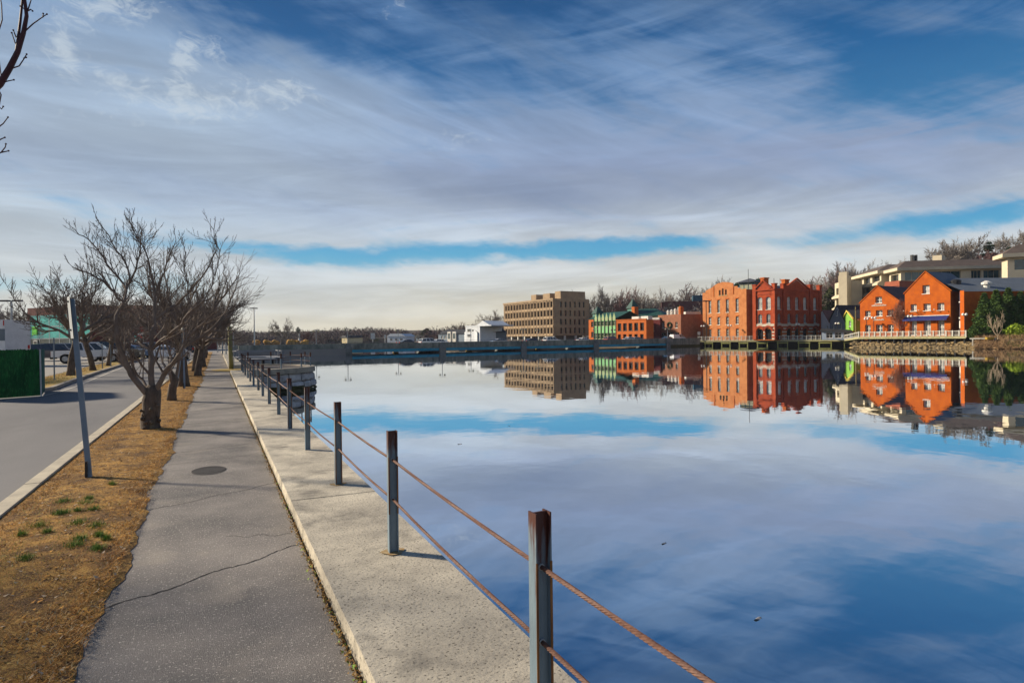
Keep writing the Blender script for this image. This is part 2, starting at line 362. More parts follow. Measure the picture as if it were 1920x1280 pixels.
def window(P, h, parent, mats, t=.22, nx=2, nz=2, fw=.08, arch=False, name='window', sill=True):
    a, b, c, d = h; mb = MB()
    mb.poly([P(a, c, t), P(b, c, t), P(b, d, t), P(a, d, t)], 1)
    def bar(x0, x1, z0, z1):
        e = t - .05
        mb.poly([P(x0, z0, e), P(x1, z0, e), P(x1, z1, e), P(x0, z1, e)], 0)
        for (u, v) in (((x0, z0), (x0, z1)), ((x1, z1), (x1, z0)), ((x0, z1), (x1, z1)), ((x1, z0), (x0, z0))):
            mb.poly([P(u[0], u[1], e), P(u[0], u[1], t - .003), P(v[0], v[1], t - .003), P(v[0], v[1], e)], 0)
    bar(a, b, c, c + fw); bar(a, b, d - fw, d); bar(a, a + fw, c + fw, d - fw); bar(b - fw, b, c + fw, d - fw)
    for i in range(1, nx): x = a + (b - a) * i / nx; bar(x - fw * .4, x + fw * .4, c + fw, d - fw)
    for i in range(1, nz): z = c + (d - c) * i / nz; bar(a + fw, b - fw, z - fw * .45, z + fw * .45)
    if sill:
        pts = [(a - .1, c - .12), (b + .1, c - .12), (b + .1, c), (a - .1, c)]
        mb.poly([P(x, z, -.08) for x, z in pts], 0); mb.poly([P(a - .1, c, -.08), P(b + .1, c, -.08), P(b + .1, c, .1), P(a - .1, c, .1)], 0)
    if arch:
        r = (b - a) / 2; n = 5; hgt = min(r, .55 * (b - a)); zc = d - hgt
        for sgn in (-1, 1):
            corner = (a if sgn < 0 else b, d); arc = [(a + r + sgn * r * math.cos(PI / 2 * i / n), zc + hgt * math.sin(PI / 2 * i / n)) for i in range(n + 1)]
            for p, q in zip(arc, arc[1:]): mb.poly([P(corner[0], corner[1], .03), P(p[0], p[1], .03), P(q[0], q[1], .03)], 2)
    return obj(name, mb, mats, parent)
def base_frame(pa, Da, pb, Db, z0=0):
    A = at(pa, Da); B = at(pb, Db); w = math.hypot(*(B - A)[:2]); return Fr(A[0], A[1], z0, math.atan2(B[1] - A[1], B[0] - A[0])), w
def broot(name, label, fr, cat='building', group=None): return thing(name, label, cat, fr.o, 0, group)

# ------------------------------------------------------------------ setting: water and land
wm = bpy.data.materials.new('water'); wm.use_nodes = True; t = wm.node_tree; t.nodes.clear()
o_ = t.nodes.new('ShaderNodeOutputMaterial'); mxs = t.nodes.new('ShaderNodeMixShader'); gl = t.nodes.new('ShaderNodeBsdfGlossy'); df = t.nodes.new('ShaderNodeBsdfDiffuse')
gl.inputs['Color'].default_value = (.93, .96, 1, 1); gl.inputs['Roughness'].default_value = .012; df.inputs['Color'].default_value = (.018, .04, .06, 1)
fr_ = t.nodes.new('ShaderNodeFresnel'); fr_.inputs[0].default_value = 1.33; pw = t.nodes.new('ShaderNodeMath'); pw.operation = 'POWER'; pw.inputs[1].default_value = .13
tcn = t.nodes.new('ShaderNodeTexCoord'); mp = t.nodes.new('ShaderNodeMapping'); mp.inputs[3].default_value = (1, 1, 1)
n1 = t.nodes.new('ShaderNodeTexNoise'); n1.inputs['Scale'].default_value = .55; n1.inputs['Detail'].default_value = 3
bmp = t.nodes.new('ShaderNodeBump'); bmp.inputs['Strength'].default_value = .05; bmp.inputs['Distance'].default_value = .10
t.links.new(tcn.outputs['Object'], mp.inputs[0]); t.links.new(mp.outputs[0], n1.inputs[0]); t.links.new(n1.outputs[0], bmp.inputs['Height'])
for n in (gl, df, fr_): t.links.new(bmp.outputs[0], n.inputs['Normal'])
t.links.new(fr_.outputs[0], pw.inputs[0]); t.links.new(pw.outputs[0], mxs.inputs[0]); t.links.new(df.outputs[0], mxs.inputs[1]); t.links.new(gl.outputs[0], mxs.inputs[2]); t.links.new(mxs.outputs[0], o_.inputs[0])
mb = MB(); mb.poly([(-1500, -220, 0), (1500, -220, 0), (1500, 1500, 0), (-1500, 1500, 0)]); struct('water', mb, wm)
mb = MB(); mb.poly([(-1520, -230, -3), (1520, -230, -3), (1520, 1520, -3), (-1520, 1520, -3)]); struct('riverbed', mb, EARTH)
# left bank land
mb = MB()
mb.slab([(1.45, -60), (1.45, 45.6), (1.5, 106), (4, 121), (22.6, 124), (21.2, 136), (14, 150), (4, 330), (4, 700), (-600, 700), (-600, -60)], -2.5, 1.19); struct('ground', mb, LOT)
# right and far banks
def xy(px, D): p = at(px, D); return (p[0], p[1])
mb = MB()
mb.slab([xy(1262, 176), xy(1312, 185), xy(1450, 179), xy(1592, 168), xy(1606, 150), xy(1640, 140), xy(1815, 127), xy(1858, 117), xy(1960, 113), xy(2300, 108), xy(3200, 120), xy(2900, 500), xy(1500, 900), xy(700, 900), xy(640, 520), xy(760, 330), xy(800, 215), xy(860, 205), xy(1120, 200)], -2.5, 1.5)
struct('far_ground', mb, EARTH)
# hills: one terrain sheet rising behind the buildings
def hillz(px, D):
    h = 2.0
    h += 34 / (1 + math.exp(-(px - 1700) / 75)) * min(1, max(0, (D - 165) / 110)) ** 1.3
    h += 9 / (1 + math.exp(-(px - 1150) / 60)) * min(1, max(0, (D - 215) / 120))
    h += (12 if px > 1150 else 8) * min(1, max(0, (D - 330) / 180))
    return h
mb = MB(); pxs = list(range(380, 2701, 40)); Ds = [205, 230, 260, 300, 350, 420, 520, 640, 760]; n0 = {}
mb2 = MB()
for i, px in enumerate(pxs):
    for j, D in enumerate(Ds):
        D2 = D if px > 900 else max(D, 340 + (900 - px) * .12) + j * .1
        if px > 1500: D2 = D - 35 if D < 300 else D
        p = at(px, D2); mb.v.append((p[0], p[1], hillz(px, D2) if j else 1.2)); n0[i, j] = len(mb.v) - 1
for i in range(len(pxs) - 1):
    for j in range(len(Ds) - 1): mb.f.append((n0[i, j], n0[i + 1, j], n0[i + 1, j + 1], n0[i, j + 1])); mb.m.append(0)
HILLM = mat('hillside', (.12, .10, .09), (.08, .07, .07), .08, .95, c3=(.06, .07, .035), s3=.05, lo3=.5, hi3=.6)
struct('hills', mb, HILLM)

# ------------------------------------------------------------------ near ground: verge, kerb, road, path
rn = random.Random(3)
def wob(y, a, s): return a * (math.sin(y * s) + .6 * math.sin(y * s * 2.7 + 1) + .4 * math.sin(y * s * 6.1 + 2))
mb = MB(); ys = [-6 + i * .1 for i in range(int(40 / .1))] + [34 + i * .5 for i in range(150)]
for a, b in zip(ys, ys[1:]): mb.poly([(-.98, a, 1.235), (.63, a, 1.235), (.63, b, 1.235), (-.98, b, 1.235)])
path = struct('path', mb, PATH)
mb = MB()                                          # verge soil with a ragged edge that spills onto the path
for a, b in zip(ys, ys[1:]):
    ea, eb = -.70 + wob(a, .035, 1.3) + .02 * math.sin(a * 17) * math.sin(a * 5), -.70 + wob(b, .035, 1.3) + .02 * math.sin(b * 17) * math.sin(b * 5)
    if a > 26: ea += .1; eb += .1
    mb.poly([(-1.91, a, 1.262), (-1.3, a, 1.275), (-1.3, b, 1.275), (-1.91, b, 1.262)])
    mb.poly([(-1.3, a, 1.275), (ea - .06, a, 1.262), (eb - .06, b, 1.262), (-1.3, b, 1.275)])
    mb.poly([(ea - .06, a, 1.262), (ea + .03, a, 1.2395), (eb + .03, b, 1.2395), (eb - .06, b, 1.262)])
struct('verge', mb, SOIL)
mb = MB(); yy = -6.0
while yy < 105:
    L = rn.uniform(1.7, 2.1); mb.box(-2.09, -1.91, yy, yy + L - .008, 1.1, 1.285 + rn.uniform(-.003, .003), tx=.012); yy += L
struct('kerb', mb, GRANITE)
mb = MB(); mb.slab([(-2.09, -8), (-2.09, 112), (-7.6, 112), (-6.9, 80), (-6.35, 55), (-5.95, 40), (-5.75, 33), (-5.6, 28), (-6.6, 25), (-14, 14), (-20, -8)], 1.0, 1.196); struct('road', mb, ASPH)
mb = MB()
wl = [(-6.15, 60), (-5.75, 45), (-5.4, 36), (-5.15, 30), (-5.15, 27), (-5.35, 25), (-5.9, 23.8)]
for (x0, y0), (x1, y1) in zip(wl, wl[1:]): mb.poly([(x0, y0, 1.2), (x1, y1, 1.2), (x1 + .1, y1, 1.2), (x0 + .1, y0, 1.2)])
struct('road_markings', mb, PAINT)
# lot-side verge with its kerb
kl = [(-7.7, 105), (-7.0, 85), (-6.45, 58), (-6.05, 42), (-5.75, 34), (-5.5, 28.5), (-5.75, 27.3), (-6.4, 26.9)]
mb = MB(); mk = MB()
for (x0, y0), (x1, y1) in zip(kl, kl[1:]):
    d = np.array([x1 - x0, y1 - y0]); n = np.array([d[1], -d[0]]) / np.hypot(*d); n = -n if n[0] > 0 else n   # towards -x
    a = np.array([x0, y0]); b = np.array([x1, y1])
    mk.slab([tuple(a), tuple(a + n * .16), tuple(b + n * .16), tuple(b)], 1.1, 1.31)
for (x0, y0), (x1, y1) in zip(kl[:6], kl[1:6]): mb.poly([(x0 - .16, y0, 1.30), (x0 - 1.75, y0, 1.26), (x1 - 1.75, y1, 1.26), (x1 - .16, y1, 1.30)])
mb.poly([(-5.66, 28.5, 1.30), (-7.25, 28.5, 1.26), (-7.2, 27.0, 1.26), (-5.9, 27.5, 1.30)])
struct('lot_kerb', mk, KERB2); struct('lot_verge', mb, LAWN)
mb = MB(); mb.poly([(.64, 38.1, 1.262), (1.6, 38.1, 1.262), (1.6, 41.5, 1.262), (.2, 41.8, 1.262), (-.35, 41.2, 1.245), (-.1, 39.5, 1.245)]); struct('lawn', mb, LAWN)
mb = MB(); mb.poly([(-.95, 37.6, 1.252), (.3, 38.6, 1.252), (-.1, 39.5, 1.251), (-.4, 41, 1.252), (-1.4, 41.6, 1.252), (-1.5, 38, 1.252)]); struct('bare_patch', mb, mat('bare_soil', (.33, .25, .19), (.24, .18, .13), 2, .95))

# path cracks, patches and manhole
def strip(mb, pts, w, z, m=0):
    for (a, b) in zip(pts, pts[1:]):
        a = np.array(a); b = np.array(b); d = b - a; n = np.array([-d[1], d[0]]) / (np.hypot(*d) + 1e-9); wa = w * rn.uniform(.5, 1.3); wb = w * rn.uniform(.5, 1.3)
        mb.poly([(*(a + n * wa), z), (*(a - n * wa), z), (*(b - n * wb), z), (*(b + n * wb), z)], m)
CRK = mat('crack', (.03, .028, .028), (.02, .02, .02), 10, .95)
mb = MB()
for y, sl, w, x0, x1 in ((4.73, .60, .006, -.74, .60), (7.32, .55, .005, -.72, .62), (12.4, .5, .006, -.6, .3), (6.05, -.35, .003, .05, .58), (10.9, .4, .006, -.66, .62), (14.6, .35, .012, -.6, .5), (17.2, .5, .02, -.6, .62), (20.8, .3, .018, -.1, .60), (24.5, .3, .02, -.3, .6), (30, .3, .03, -.3, .6), (9.9, .28, .005, -.7, .55)):
    n = 46; pts = [(x0 + (x1 - x0) * i / n, y + sl * (x1 - x0) * i / n + rn.uniform(-.012, .012) + .03 * math.sin(i * .33)) for i in range(n + 1)]
    strip(mb, pts, w, 1.2372)
struct('path_cracks', mb, CRK)
mb = MB(); mh = onz(392, 881, 1.24); mb.poly([(mh[0] + .2 * math.cos(a) * 1.05, mh[1] + .30 * math.sin(a), 1.2380) for a in [2 * PI * i / 28 for i in range(28)]])
mb.lathe([(.21, 0), (.21, .004), (.19, .004)], 24, (mh[0], mh[1] + .03, 1.236))
tag(obj('manhole_cover', mb, mat('iron_cover', (.05, .045, .045), (.03, .028, .03), 8, .7, .6, 50)), 'dark round iron cover set flush in the grey footpath', 'manhole cover')
mb = MB(); mb.poly([(-2.9, 9.5, 1.199), (-2.2, 9.7, 1.199), (-2.2, 9.9, 1.199), (-2.9, 9.8, 1.199)])

# ------------------------------------------------------------------ seawall
mb = MB(); y = -6.0; lens = [2.5 + 6, 4.2, 3.7, 5.2, 4.9, 5.0, 5.0, 4.3, 4.55]
for i, L in enumerate(lens):
    y1 = min(y + L, 38.0); dz = [0, .0, .004, 0, .006, 0, .003, 0, 0][i]
    mb.box(.64, 1.53, y, y1 - .012, .9, 1.33 + dz, tx=.02); y = y1
    if y >= 38: break
wall = thing('seawall', 'pale weathered concrete wall cap running beside the footpath above the water', 'wall', (1.1, 16, 1.0))
obj('wall_cap', mb, CONC, wall)
mb = MB(); mb.box(1.0, 1.44, -6, 38, -2.4, .9); obj('wall_face', mb, STONEW, wall)
mb = MB(); mb.box(.625, 1.5, 42.3, 104, -2, 1.45, tx=.02); tag(obj('far_wall', mb, CONC), 'distant stretch of low pale wall continuing beyond the timber post', 'wall')
# ragged lip between path and cap: leaves and weeds
mb = MB(); mg = MB()
for i in range(4200):
    y = 2.2 + 34 * rn.random() ** 1.9; x = .622 + rn.gauss(0, .009) - (.025 if rn.random() < .12 else 0); s = rn.uniform(.004, .011); a = rn.random() * 7
    z = 1.237 + rn.random() * .03; p = [(x + s * math.cos(a + k * 2.1), y + s * 1.6 * math.sin(a + k * 2.1), z + rn.uniform(-.008, .012)) for k in range(3)]
    (mg if rn.random() < .1 else mb).poly(p, 0)
tag(obj('fallen_leaves', mb, mat('leaf_litter', (.33, .20, .06), (.16, .09, .03), 9, .9)), 'dry golden leaf litter caught along the joint of path and wall', kind='stuff')
tag(obj('joint_weeds', mg, GRASS), 'tiny green weeds in the joint of path and wall', kind='stuff')

# ------------------------------------------------------------------ cable fence
IB = .072
fence = thing('cable_fence', 'rusty steel post and twisted cable fence along the water edge of the wall', 'fence', (1.21, 2.2, 1.33))
PY = [-.25 + 2.482 * i for i in range(0, 16)]
POSTP = []; STEELW = zmat('weathered_steel', 'painted_steel', (.075, .022, .015), 1.04, 1.18)
for i, y in enumerate(PY):
    if y < 0.5 and i == 0: POSTP.append((1.21, y)); continue
    x = 1.205 + (.01 if i % 3 == 0 else -.008) - (.035 if i == 1 else 0); POSTP.append((x, y))
    frp = Fr(x, y, 1.33, math.radians([0, 3, -2, 2, 0, 4, -3, 1][i % 8])); mb = MB(); H = .925; w = IB / 2
    le = (.0, .004, -.006, .01, -.004, .006)[i % 6]
    for z0, z1, m in ((0, H, 0),):
        mb.box(-w, -w + .007, -.030, .030, z0, z1, m, frp); mb.box(w - .007, w, -.030, .030, z0, z1, m, frp)       # flanges parallel to the wall
        mb.box(-w + .007, w - .007, -.004, .004, z0, z1, m, frp)
    for q in (-w, w - .007): mb.box(q - .0015, q + .0085, -.0325, -.0295, .02 if i % 2 else .3, H * .79, 2, frp)      # rusted flange lips
    if i == 5: pass
    obj('post', mb, [STEELW, RUST, mat('rust_streak', (.30, .14, .045), (.10, .04, .02), 12, .8, stretch=(1, 1, .2))], fence)
for zc, nm in ((.705, 'upper'), (.405, 'lower')):
    for (x0, y0), (x1, y1) in zip(POSTP, POSTP[1:]):
        if y0 > 37: continue
        mb = MB(); n = 150 if y0 < 6 else (60 if y0 < 12 else 10); near = y0 < 12; sag = .010 if zc > .5 else .016
        strands = 5 if near else 1
        for k in range(strands):
            pts = []
            for i in range(n + 1):
                f = i / n; cx = x0 + (x1 - x0) * f; cy = y0 + (y1 - y0) * f; cz = 1.33 + zc - sag * 4 * f * (1 - f)
                if near:
                    a = 2 * PI * (f * 2.48 / .105 + k / strands); cx += .0058 * math.cos(a); cz += .0058 * math.sin(a)
                pts.append((cx, cy, cz))
            mb.tube(pts, .0046 if near else .010, 5 if near else 4)
        obj('cable', mb, CABLE, fence)
for (x, y) in POSTP[1:5]:
    for zc in (.705, .405):
        for s_ in (-1,):
            mb = MB(); n = 12
            mb.tube([(x, y - .012, 1.33 + zc), (x, y - .004, 1.33 + zc)], .014, 12); obj('cable_collar', mb, SIGNB, fence)
for (x, y) in POSTP[1:4]:
    mb = MB(); mb.poly([(x + .085 * math.cos(a) * (1 + .25 * math.sin(3 * a)), y + .08 * math.sin(a), 1.3375) for a in [2 * PI * i / 16 for i in range(16)]]); obj('rust_stain', mb, mat('rust_stain', (.30, .17, .06), (.48, .36, .2), 18, .9), fence)

for i, (px, py, lb) in enumerate(((955, 798, 'small dark leaf floating on the water far out'), (1245, 1018, 'pale feather floating on the water'), (1421, 1159, 'pale scrap floating on the dark water at lower right'), (862, 832, 'tiny leaf floating beyond the second post'))):
    p = onz(px, py, .004); r_ = .022 + .008 * i; mb = MB(); mb.poly([(p[0] + r_ * 1.5 * math.cos(a) , p[1] + r_ * .5 * math.sin(a), .004 + .01 * math.sin(a * 2)) for a in [2 * PI * k / 8 for k in range(8)]])
    tag(obj('floating_leaf', mb, mat('pale_scrap', (.6, .55, .5), (.4, .36, .3), 9, .7)), lb, 'leaf')
# ------------------------------------------------------------------ stone bastion
bc = (1.5, 41.8); R = 4.15
bast = thing('stone_bastion', 'round granite bastion with a concrete rim standing in the water', 'bastion', (bc[0], bc[1], 0))
arc = lambda r, a0=-90, a1=90, n=36: [(bc[0] + r * math.cos(math.radians(a0 + (a1 - a0) * i / n)), bc[1] + r * 1.08 * math.sin(math.radians(a0 + (a1 - a0) * i / n))) for i in range(n + 1)]
mb = MB(); mb.slab(arc(R) + [(1.4, 46.3), (1.4, 37.3)], 1.02, 1.24); mb.slab(arc(R - .02) + list(reversed(arc(R - .55))), 1.22, 1.335); obj('rim', mb, mat('rim_concrete', (.50, .44, .34), (.28, .26, .22), 2, .9, .3, 20), bast)
mb = MB(); mb.slab(arc(R - .5) + [(1.4, 46), (1.4, 37.6)], 1.2, 1.27); obj('paving', mb, mat('bastion_paving', (.22, .18, .15), (.15, .13, .11), 2, .9), bast)
rs = random.Random(11); mb = MB()
for row, (z0, z1) in enumerate(((.52, 1.0), (.08, .56), (-.5, .1))):
    a = -92 + rs.uniform(0, 4)
    while a < 92:
        da = rs.uniform(7, 15); r = R - .06 + (.10 if row == 1 else (.2 if row == 2 else 0)); n = len(mb.v)
        c = [a + .35, a + da - .35]; zz = [z0 + rs.uniform(.0, .04), z1 - rs.uniform(.01, .05)]
        cols = 4
        for (rr, zin, ain) in ((r - .12, 0, 0), (r - .02 + rs.uniform(-.04, .04), .03, .35), ):
            pass
        # bulging stone: grid 4x4
        g = {}
        for u in range(5):
            for v in range(5):
                fu, fv = u / 4, v / 4; ed = min(fu, 1 - fu, fv, 1 - fv); blg = (.0 if ed == 0 else .10) + rs.uniform(-.012, .012)
                an = math.radians(c[0] + (c[1] - c[0]) * fu); r3 = r - .1 + blg + (1 - fv) * .05; z = zz[0] + (zz[1] - zz[0]) * fv + (rs.uniform(-.02, .02) if ed == 0 else 0)
                mb.v.append((bc[0] + r3 * math.cos(an), bc[1] + 1.08 * r3 * math.sin(an), z)); g[u, v] = len(mb.v) - 1
        for u in range(4):
            for v in range(4): mb.f.append((g[u, v], g[u + 1, v], g[u + 1, v + 1], g[u, v + 1])); mb.m.append(1 if (zz[0] + (zz[1] - zz[0]) * (v + .5) / 4) < .26 + .06 * math.sin(a) else 0)
        a += da
obj('stone_facing', mb, [STONE, STONEW], bast)
mb = MB(); mb.slab(arc(R - .17) + [(1.4, 46.1), (1.4, 37.5)], -2.4, 1.0); obj('core', mb, DARK, bast)
bf = thing('bastion_railing', 'rusty posts with two cables around the rim of the stone bastion', 'fence', (bc[0], bc[1], 1.33))
pp = []
for a in (-62, -38, -10, 16, 40, 62, 84):
    x = bc[0] + (R - .28) * math.cos(math.radians(a)); y = bc[1] + 1.08 * (R - .28) * math.sin(math.radians(a)); pp.append((x, y)); mb = MB()
    mb.box(x - .035, x + .035, y - .035, y + .035, 1.33, 1.9, 0); mb.box(x - .04, x + .04, y - .04, y + .04, 1.9, 2.18, 1); obj('post', mb, [STEELB, RUST], bf)
for zc in (.62, .3):
    mb = MB()
    for a, b in zip(pp, pp[1:]): mb.tube([(*a, 1.33 + zc), (*b, 1.33 + zc)], .013, 4)
    obj('cable', mb, CABLE, bf)

# ------------------------------------------------------------------ grass and straw
def blades(name, n, regf, hgt, wid, lay, m, label, seed, ztop=1.27):
    g = np.random.default_rng(seed); P = regf(g, n); n = len(P)
    ang = g.random(n) * 2 * PI; h = hgt * (.4 + g.random(n)); tilt = lay + (1 - lay) * g.random(n) * .6; tilt = np.clip(tilt + g.normal(0, .12, n), 0, .97)
    d = np.stack([np.cos(ang), np.sin(ang)], 1); wv = np.stack([-d[:, 1], d[:, 0]], 1) * wid * (.5 + g.random(n))[:, None]
    b0 = np.c_[P[:, :2] - wv, P[:, 2]]; b1 = np.c_[P[:, :2] + wv, P[:, 2]]; ho = h * np.sin(tilt * PI / 2); vo = h * np.cos(tilt * PI / 2)
    tp = np.c_[P[:, :2] + d * ho[:, None], P[:, 2] + vo + .004]
    V = np.stack([b0, b1, tp], 1).reshape(-1, 3); me = bpy.data.meshes.new(name); off = np.array([P[:, 0].mean(), P[:, 1].mean(), ztop]); V = V - off
    me.vertices.add(3 * n); me.vertices.foreach_set('co', V.ravel()); me.loops.add(3 * n); me.loops.foreach_set('vertex_index', np.arange(3 * n)); me.polygons.add(n)
    me.polygons.foreach_set('loop_start', np.arange(0, 3 * n, 3)); me.polygons.foreach_set('loop_total', np.full(n, 3)); me.update(); me.validate()
    for mm in (m if isinstance(m, list) else [m]): me.materials.append(mm)
    if isinstance(m, list): me.polygons.foreach_set('material_index', g.integers(0, len(m), n))
    o = bpy.data.objects.new(name, me); o.location = off; COL.objects.link(o); return tag(o, label, kind='stuff')
def reg_v(g, n):
    y = 2.2 + 45 * g.random(n) ** 2.1; x = -1.9 + 1.22 * g.random(n); e = -.66 + .045 * np.sin(y * 1.3) + .03 * np.sin(y * 3.5 + 1) + np.where(y > 26, .1, 0)
    dens = .42 + .6 * np.sin(x * 9 + y * 3.7 + np.sin(y * 2.1) * 2) * np.sin(y * 6.9 - x * 7 + np.sin(x * 5)) + .22; k = (x < e + np.abs(g.normal(0, .035, n))) & (g.random(n) < dens)
    return np.c_[x, y, np.full(n, 1.262)][k]
S1 = mat('straw_gold', (.88, .45, .08), (.46, .20, .045), 1.6, .9); S2 = mat('straw_brown', (.32, .145, .045), (.17, .075, .025), 2.5, .9); S3 = mat('straw_pale', (.80, .62, .34), (.60, .42, .2), 2.5, .9)
blades('dead_grass', 330000, reg_v, .042, .0020, .74, [S1, S1, S2, S2, S1, S3], 'brown and gold dead grass covering the verge beside the path', 5)
def reg_lv(g, n): return np.c_[-1.88 + 1.2 * g.random(n), 2.2 + 22 * g.random(n) ** 1.6, np.full(n, 1.275)]
blades('verge_leaves', 2600, reg_lv, .030, .010, .93, [mat('leaf_pale', (.62, .50, .36), (.45, .33, .2), 9, .9), mat('leaf_brown', (.20, .10, .05), (.12, .06, .03), 9, .9), S1], 'scattered pale and brown fallen leaves and chips over the verge', 12)
def reg_g2(g, n): return np.c_[-1.45 + .17 * g.normal(0, 1, n), 6.6 + 1.0 * g.normal(0, 1, n), np.full(n, 1.262)]
blades('thin_green_grass', 2600, reg_g2, .04, .0018, .45, [GRASS, S1], 'sparse thin green blades among the dead grass near the camera', 14)
tufts = []
for px, py in ((40, 1003), (48, 1048), (75, 985), (88, 998), (110, 963), (118, 940), (145, 958), (150, 1010), (138, 1022), (165, 935), (175, 955), (180, 985), (186, 1003), (183, 1028), (148, 980), (210, 908), (120, 962), (160, 943), (200, 1010)):
    p = onz(px, py, 1.27); tufts.append((p[0], p[1]))
tufts = np.array(tufts)
def reg_t(g, n):
    i = g.integers(0, len(tufts), n); sg = .018 + .02 * ((i * 7) % 3) / 2; return np.c_[tufts[i, 0] + g.normal(0, 1, n) * sg, tufts[i, 1] + g.normal(0, 1, n) * sg * 1.3, np.full(n, 1.262)]
blades('green_grass', 4200, reg_t, .055, .0022, .2, [GRASS, mat('green_dark', (.05, .13, .02), (.08, .18, .03), 5, .8), mat('green_lime', (.24, .30, .06), (.18, .26, .05), 5, .8)], 'small tufts of fresh green grass in the dead verge near the camera', 8)
def reg_l(g, n):
    y = 27.5 + 30 * g.random(n) ** 1.3; x = -5.9 - (y - 28) * .028 - 1.5 * g.random(n); return np.c_[x, y, np.full(n, 1.28)]
blades('lot_grass', 16000, reg_l, .07, .006, .6, [S1, S3, GRASS, S1], 'thin gold grass on the far verge between road and car park', 9)

# ------------------------------------------------------------------ trees
def grow(mb, rg, p, d, L, r, lev, maxlev, up=.12, wig=.22, rmin=.004, sides=(6, 5, 4, 3, 3), kids=(4, 5, 5, 4), ang=(25, 60), ratio=.62, pend=None, start=0.25):
    n = 5 if lev < maxlev else 4; pts = [p]; rad = [r]; p = np.array(p, float); d = np.array(d, float) / np.linalg.norm(d); nodes = []
    for i in range(n):
        d = d + rg.normal(0, wig, 3) * .5 + np.array([0, 0, up]); d /= np.linalg.norm(d)
        p = p + d * L / n; rr = max(rmin, r * (1 - .62 * (i + 1) / n)); pts.append(p); rad.append(rr); nodes.append((p, d.copy(), rr))
    mb.tube(pts, rad, sides[min(lev, 4)], cap=False)
    if lev >= maxlev: return
    k = kids[min(lev, len(kids) - 1)]
    for j in range(k):
        f = start + (1 - start) * (j + rg.random() * .8) / k; i = min(n - 1, int(f * n)); q, dd, rr = nodes[i]
        a = np.cross(dd, rg.normal(0, 1, 3)); a /= np.linalg.norm(a) + 1e-9; th = math.radians(rg.uniform(*ang)); nd_ = dd * math.cos(th) + a * math.sin(th)
        grow(mb, rg, q, nd_, L * ratio * rg.uniform(.7, 1.15) * (1 - .3 * f), max(rmin, rr * .72), lev + 1, maxlev, up, wig, rmin, sides, kids, ang, ratio, start=.2)
    q, dd, rr = nodes[-1]; grow(mb, rg, q, dd, L * ratio, max(rmin, rr * .9), lev + 1, maxlev, up, wig, rmin, sides, kids, ang, ratio, start=.2)
def bare_tree(name, seed, h, tr, tl, nl, spread, maxlev=3, rmin=.006, mats=(BARK, TWIG), kids=(5, 5, 5), up=.10, lab='', cat='tree', group=None, trunk_wig=.05, limb_el=(25, 65), wig=.22, ratio=.62):
    rg = np.random.default_rng(seed); root = thing(name, lab, cat, (0, 0, 0), 0, group)
    mb = MB(); p = np.array([0, 0, -.05]); pts = [p]; rad = [tr * 1.35]; d = np.array([0, 0, 1.])
    for i in range(6):
        d = d + rg.normal(0, trunk_wig, 3); d /= np.linalg.norm(d); p = p + d * tl / 6; pts.append(p); rad.append(tr * (1.05 - .05 * i))
    mb.tube(pts, rad, 9); obj('trunk', mb, mats[0], root, smooth=True)
    mc = MB(); top = p
    for j in range(nl):
        a = 2 * PI * (j + rg.random() * .6) / nl; el_ = math.radians(rg.uniform(*limb_el)); q = pts[-1 - (j % 2)]
        dv = np.array([math.cos(a) * math.cos(el_) * spread, math.sin(a) * math.cos(el_) * spread, math.sin(el_)])
        grow(mc, rg, q, dv, (h - tl) * rg.uniform(.5, .68), tr * .55, 0, maxlev, up, wig, rmin, kids=kids, ratio=ratio)
    obj('crown', mc, mats[1], root); return root

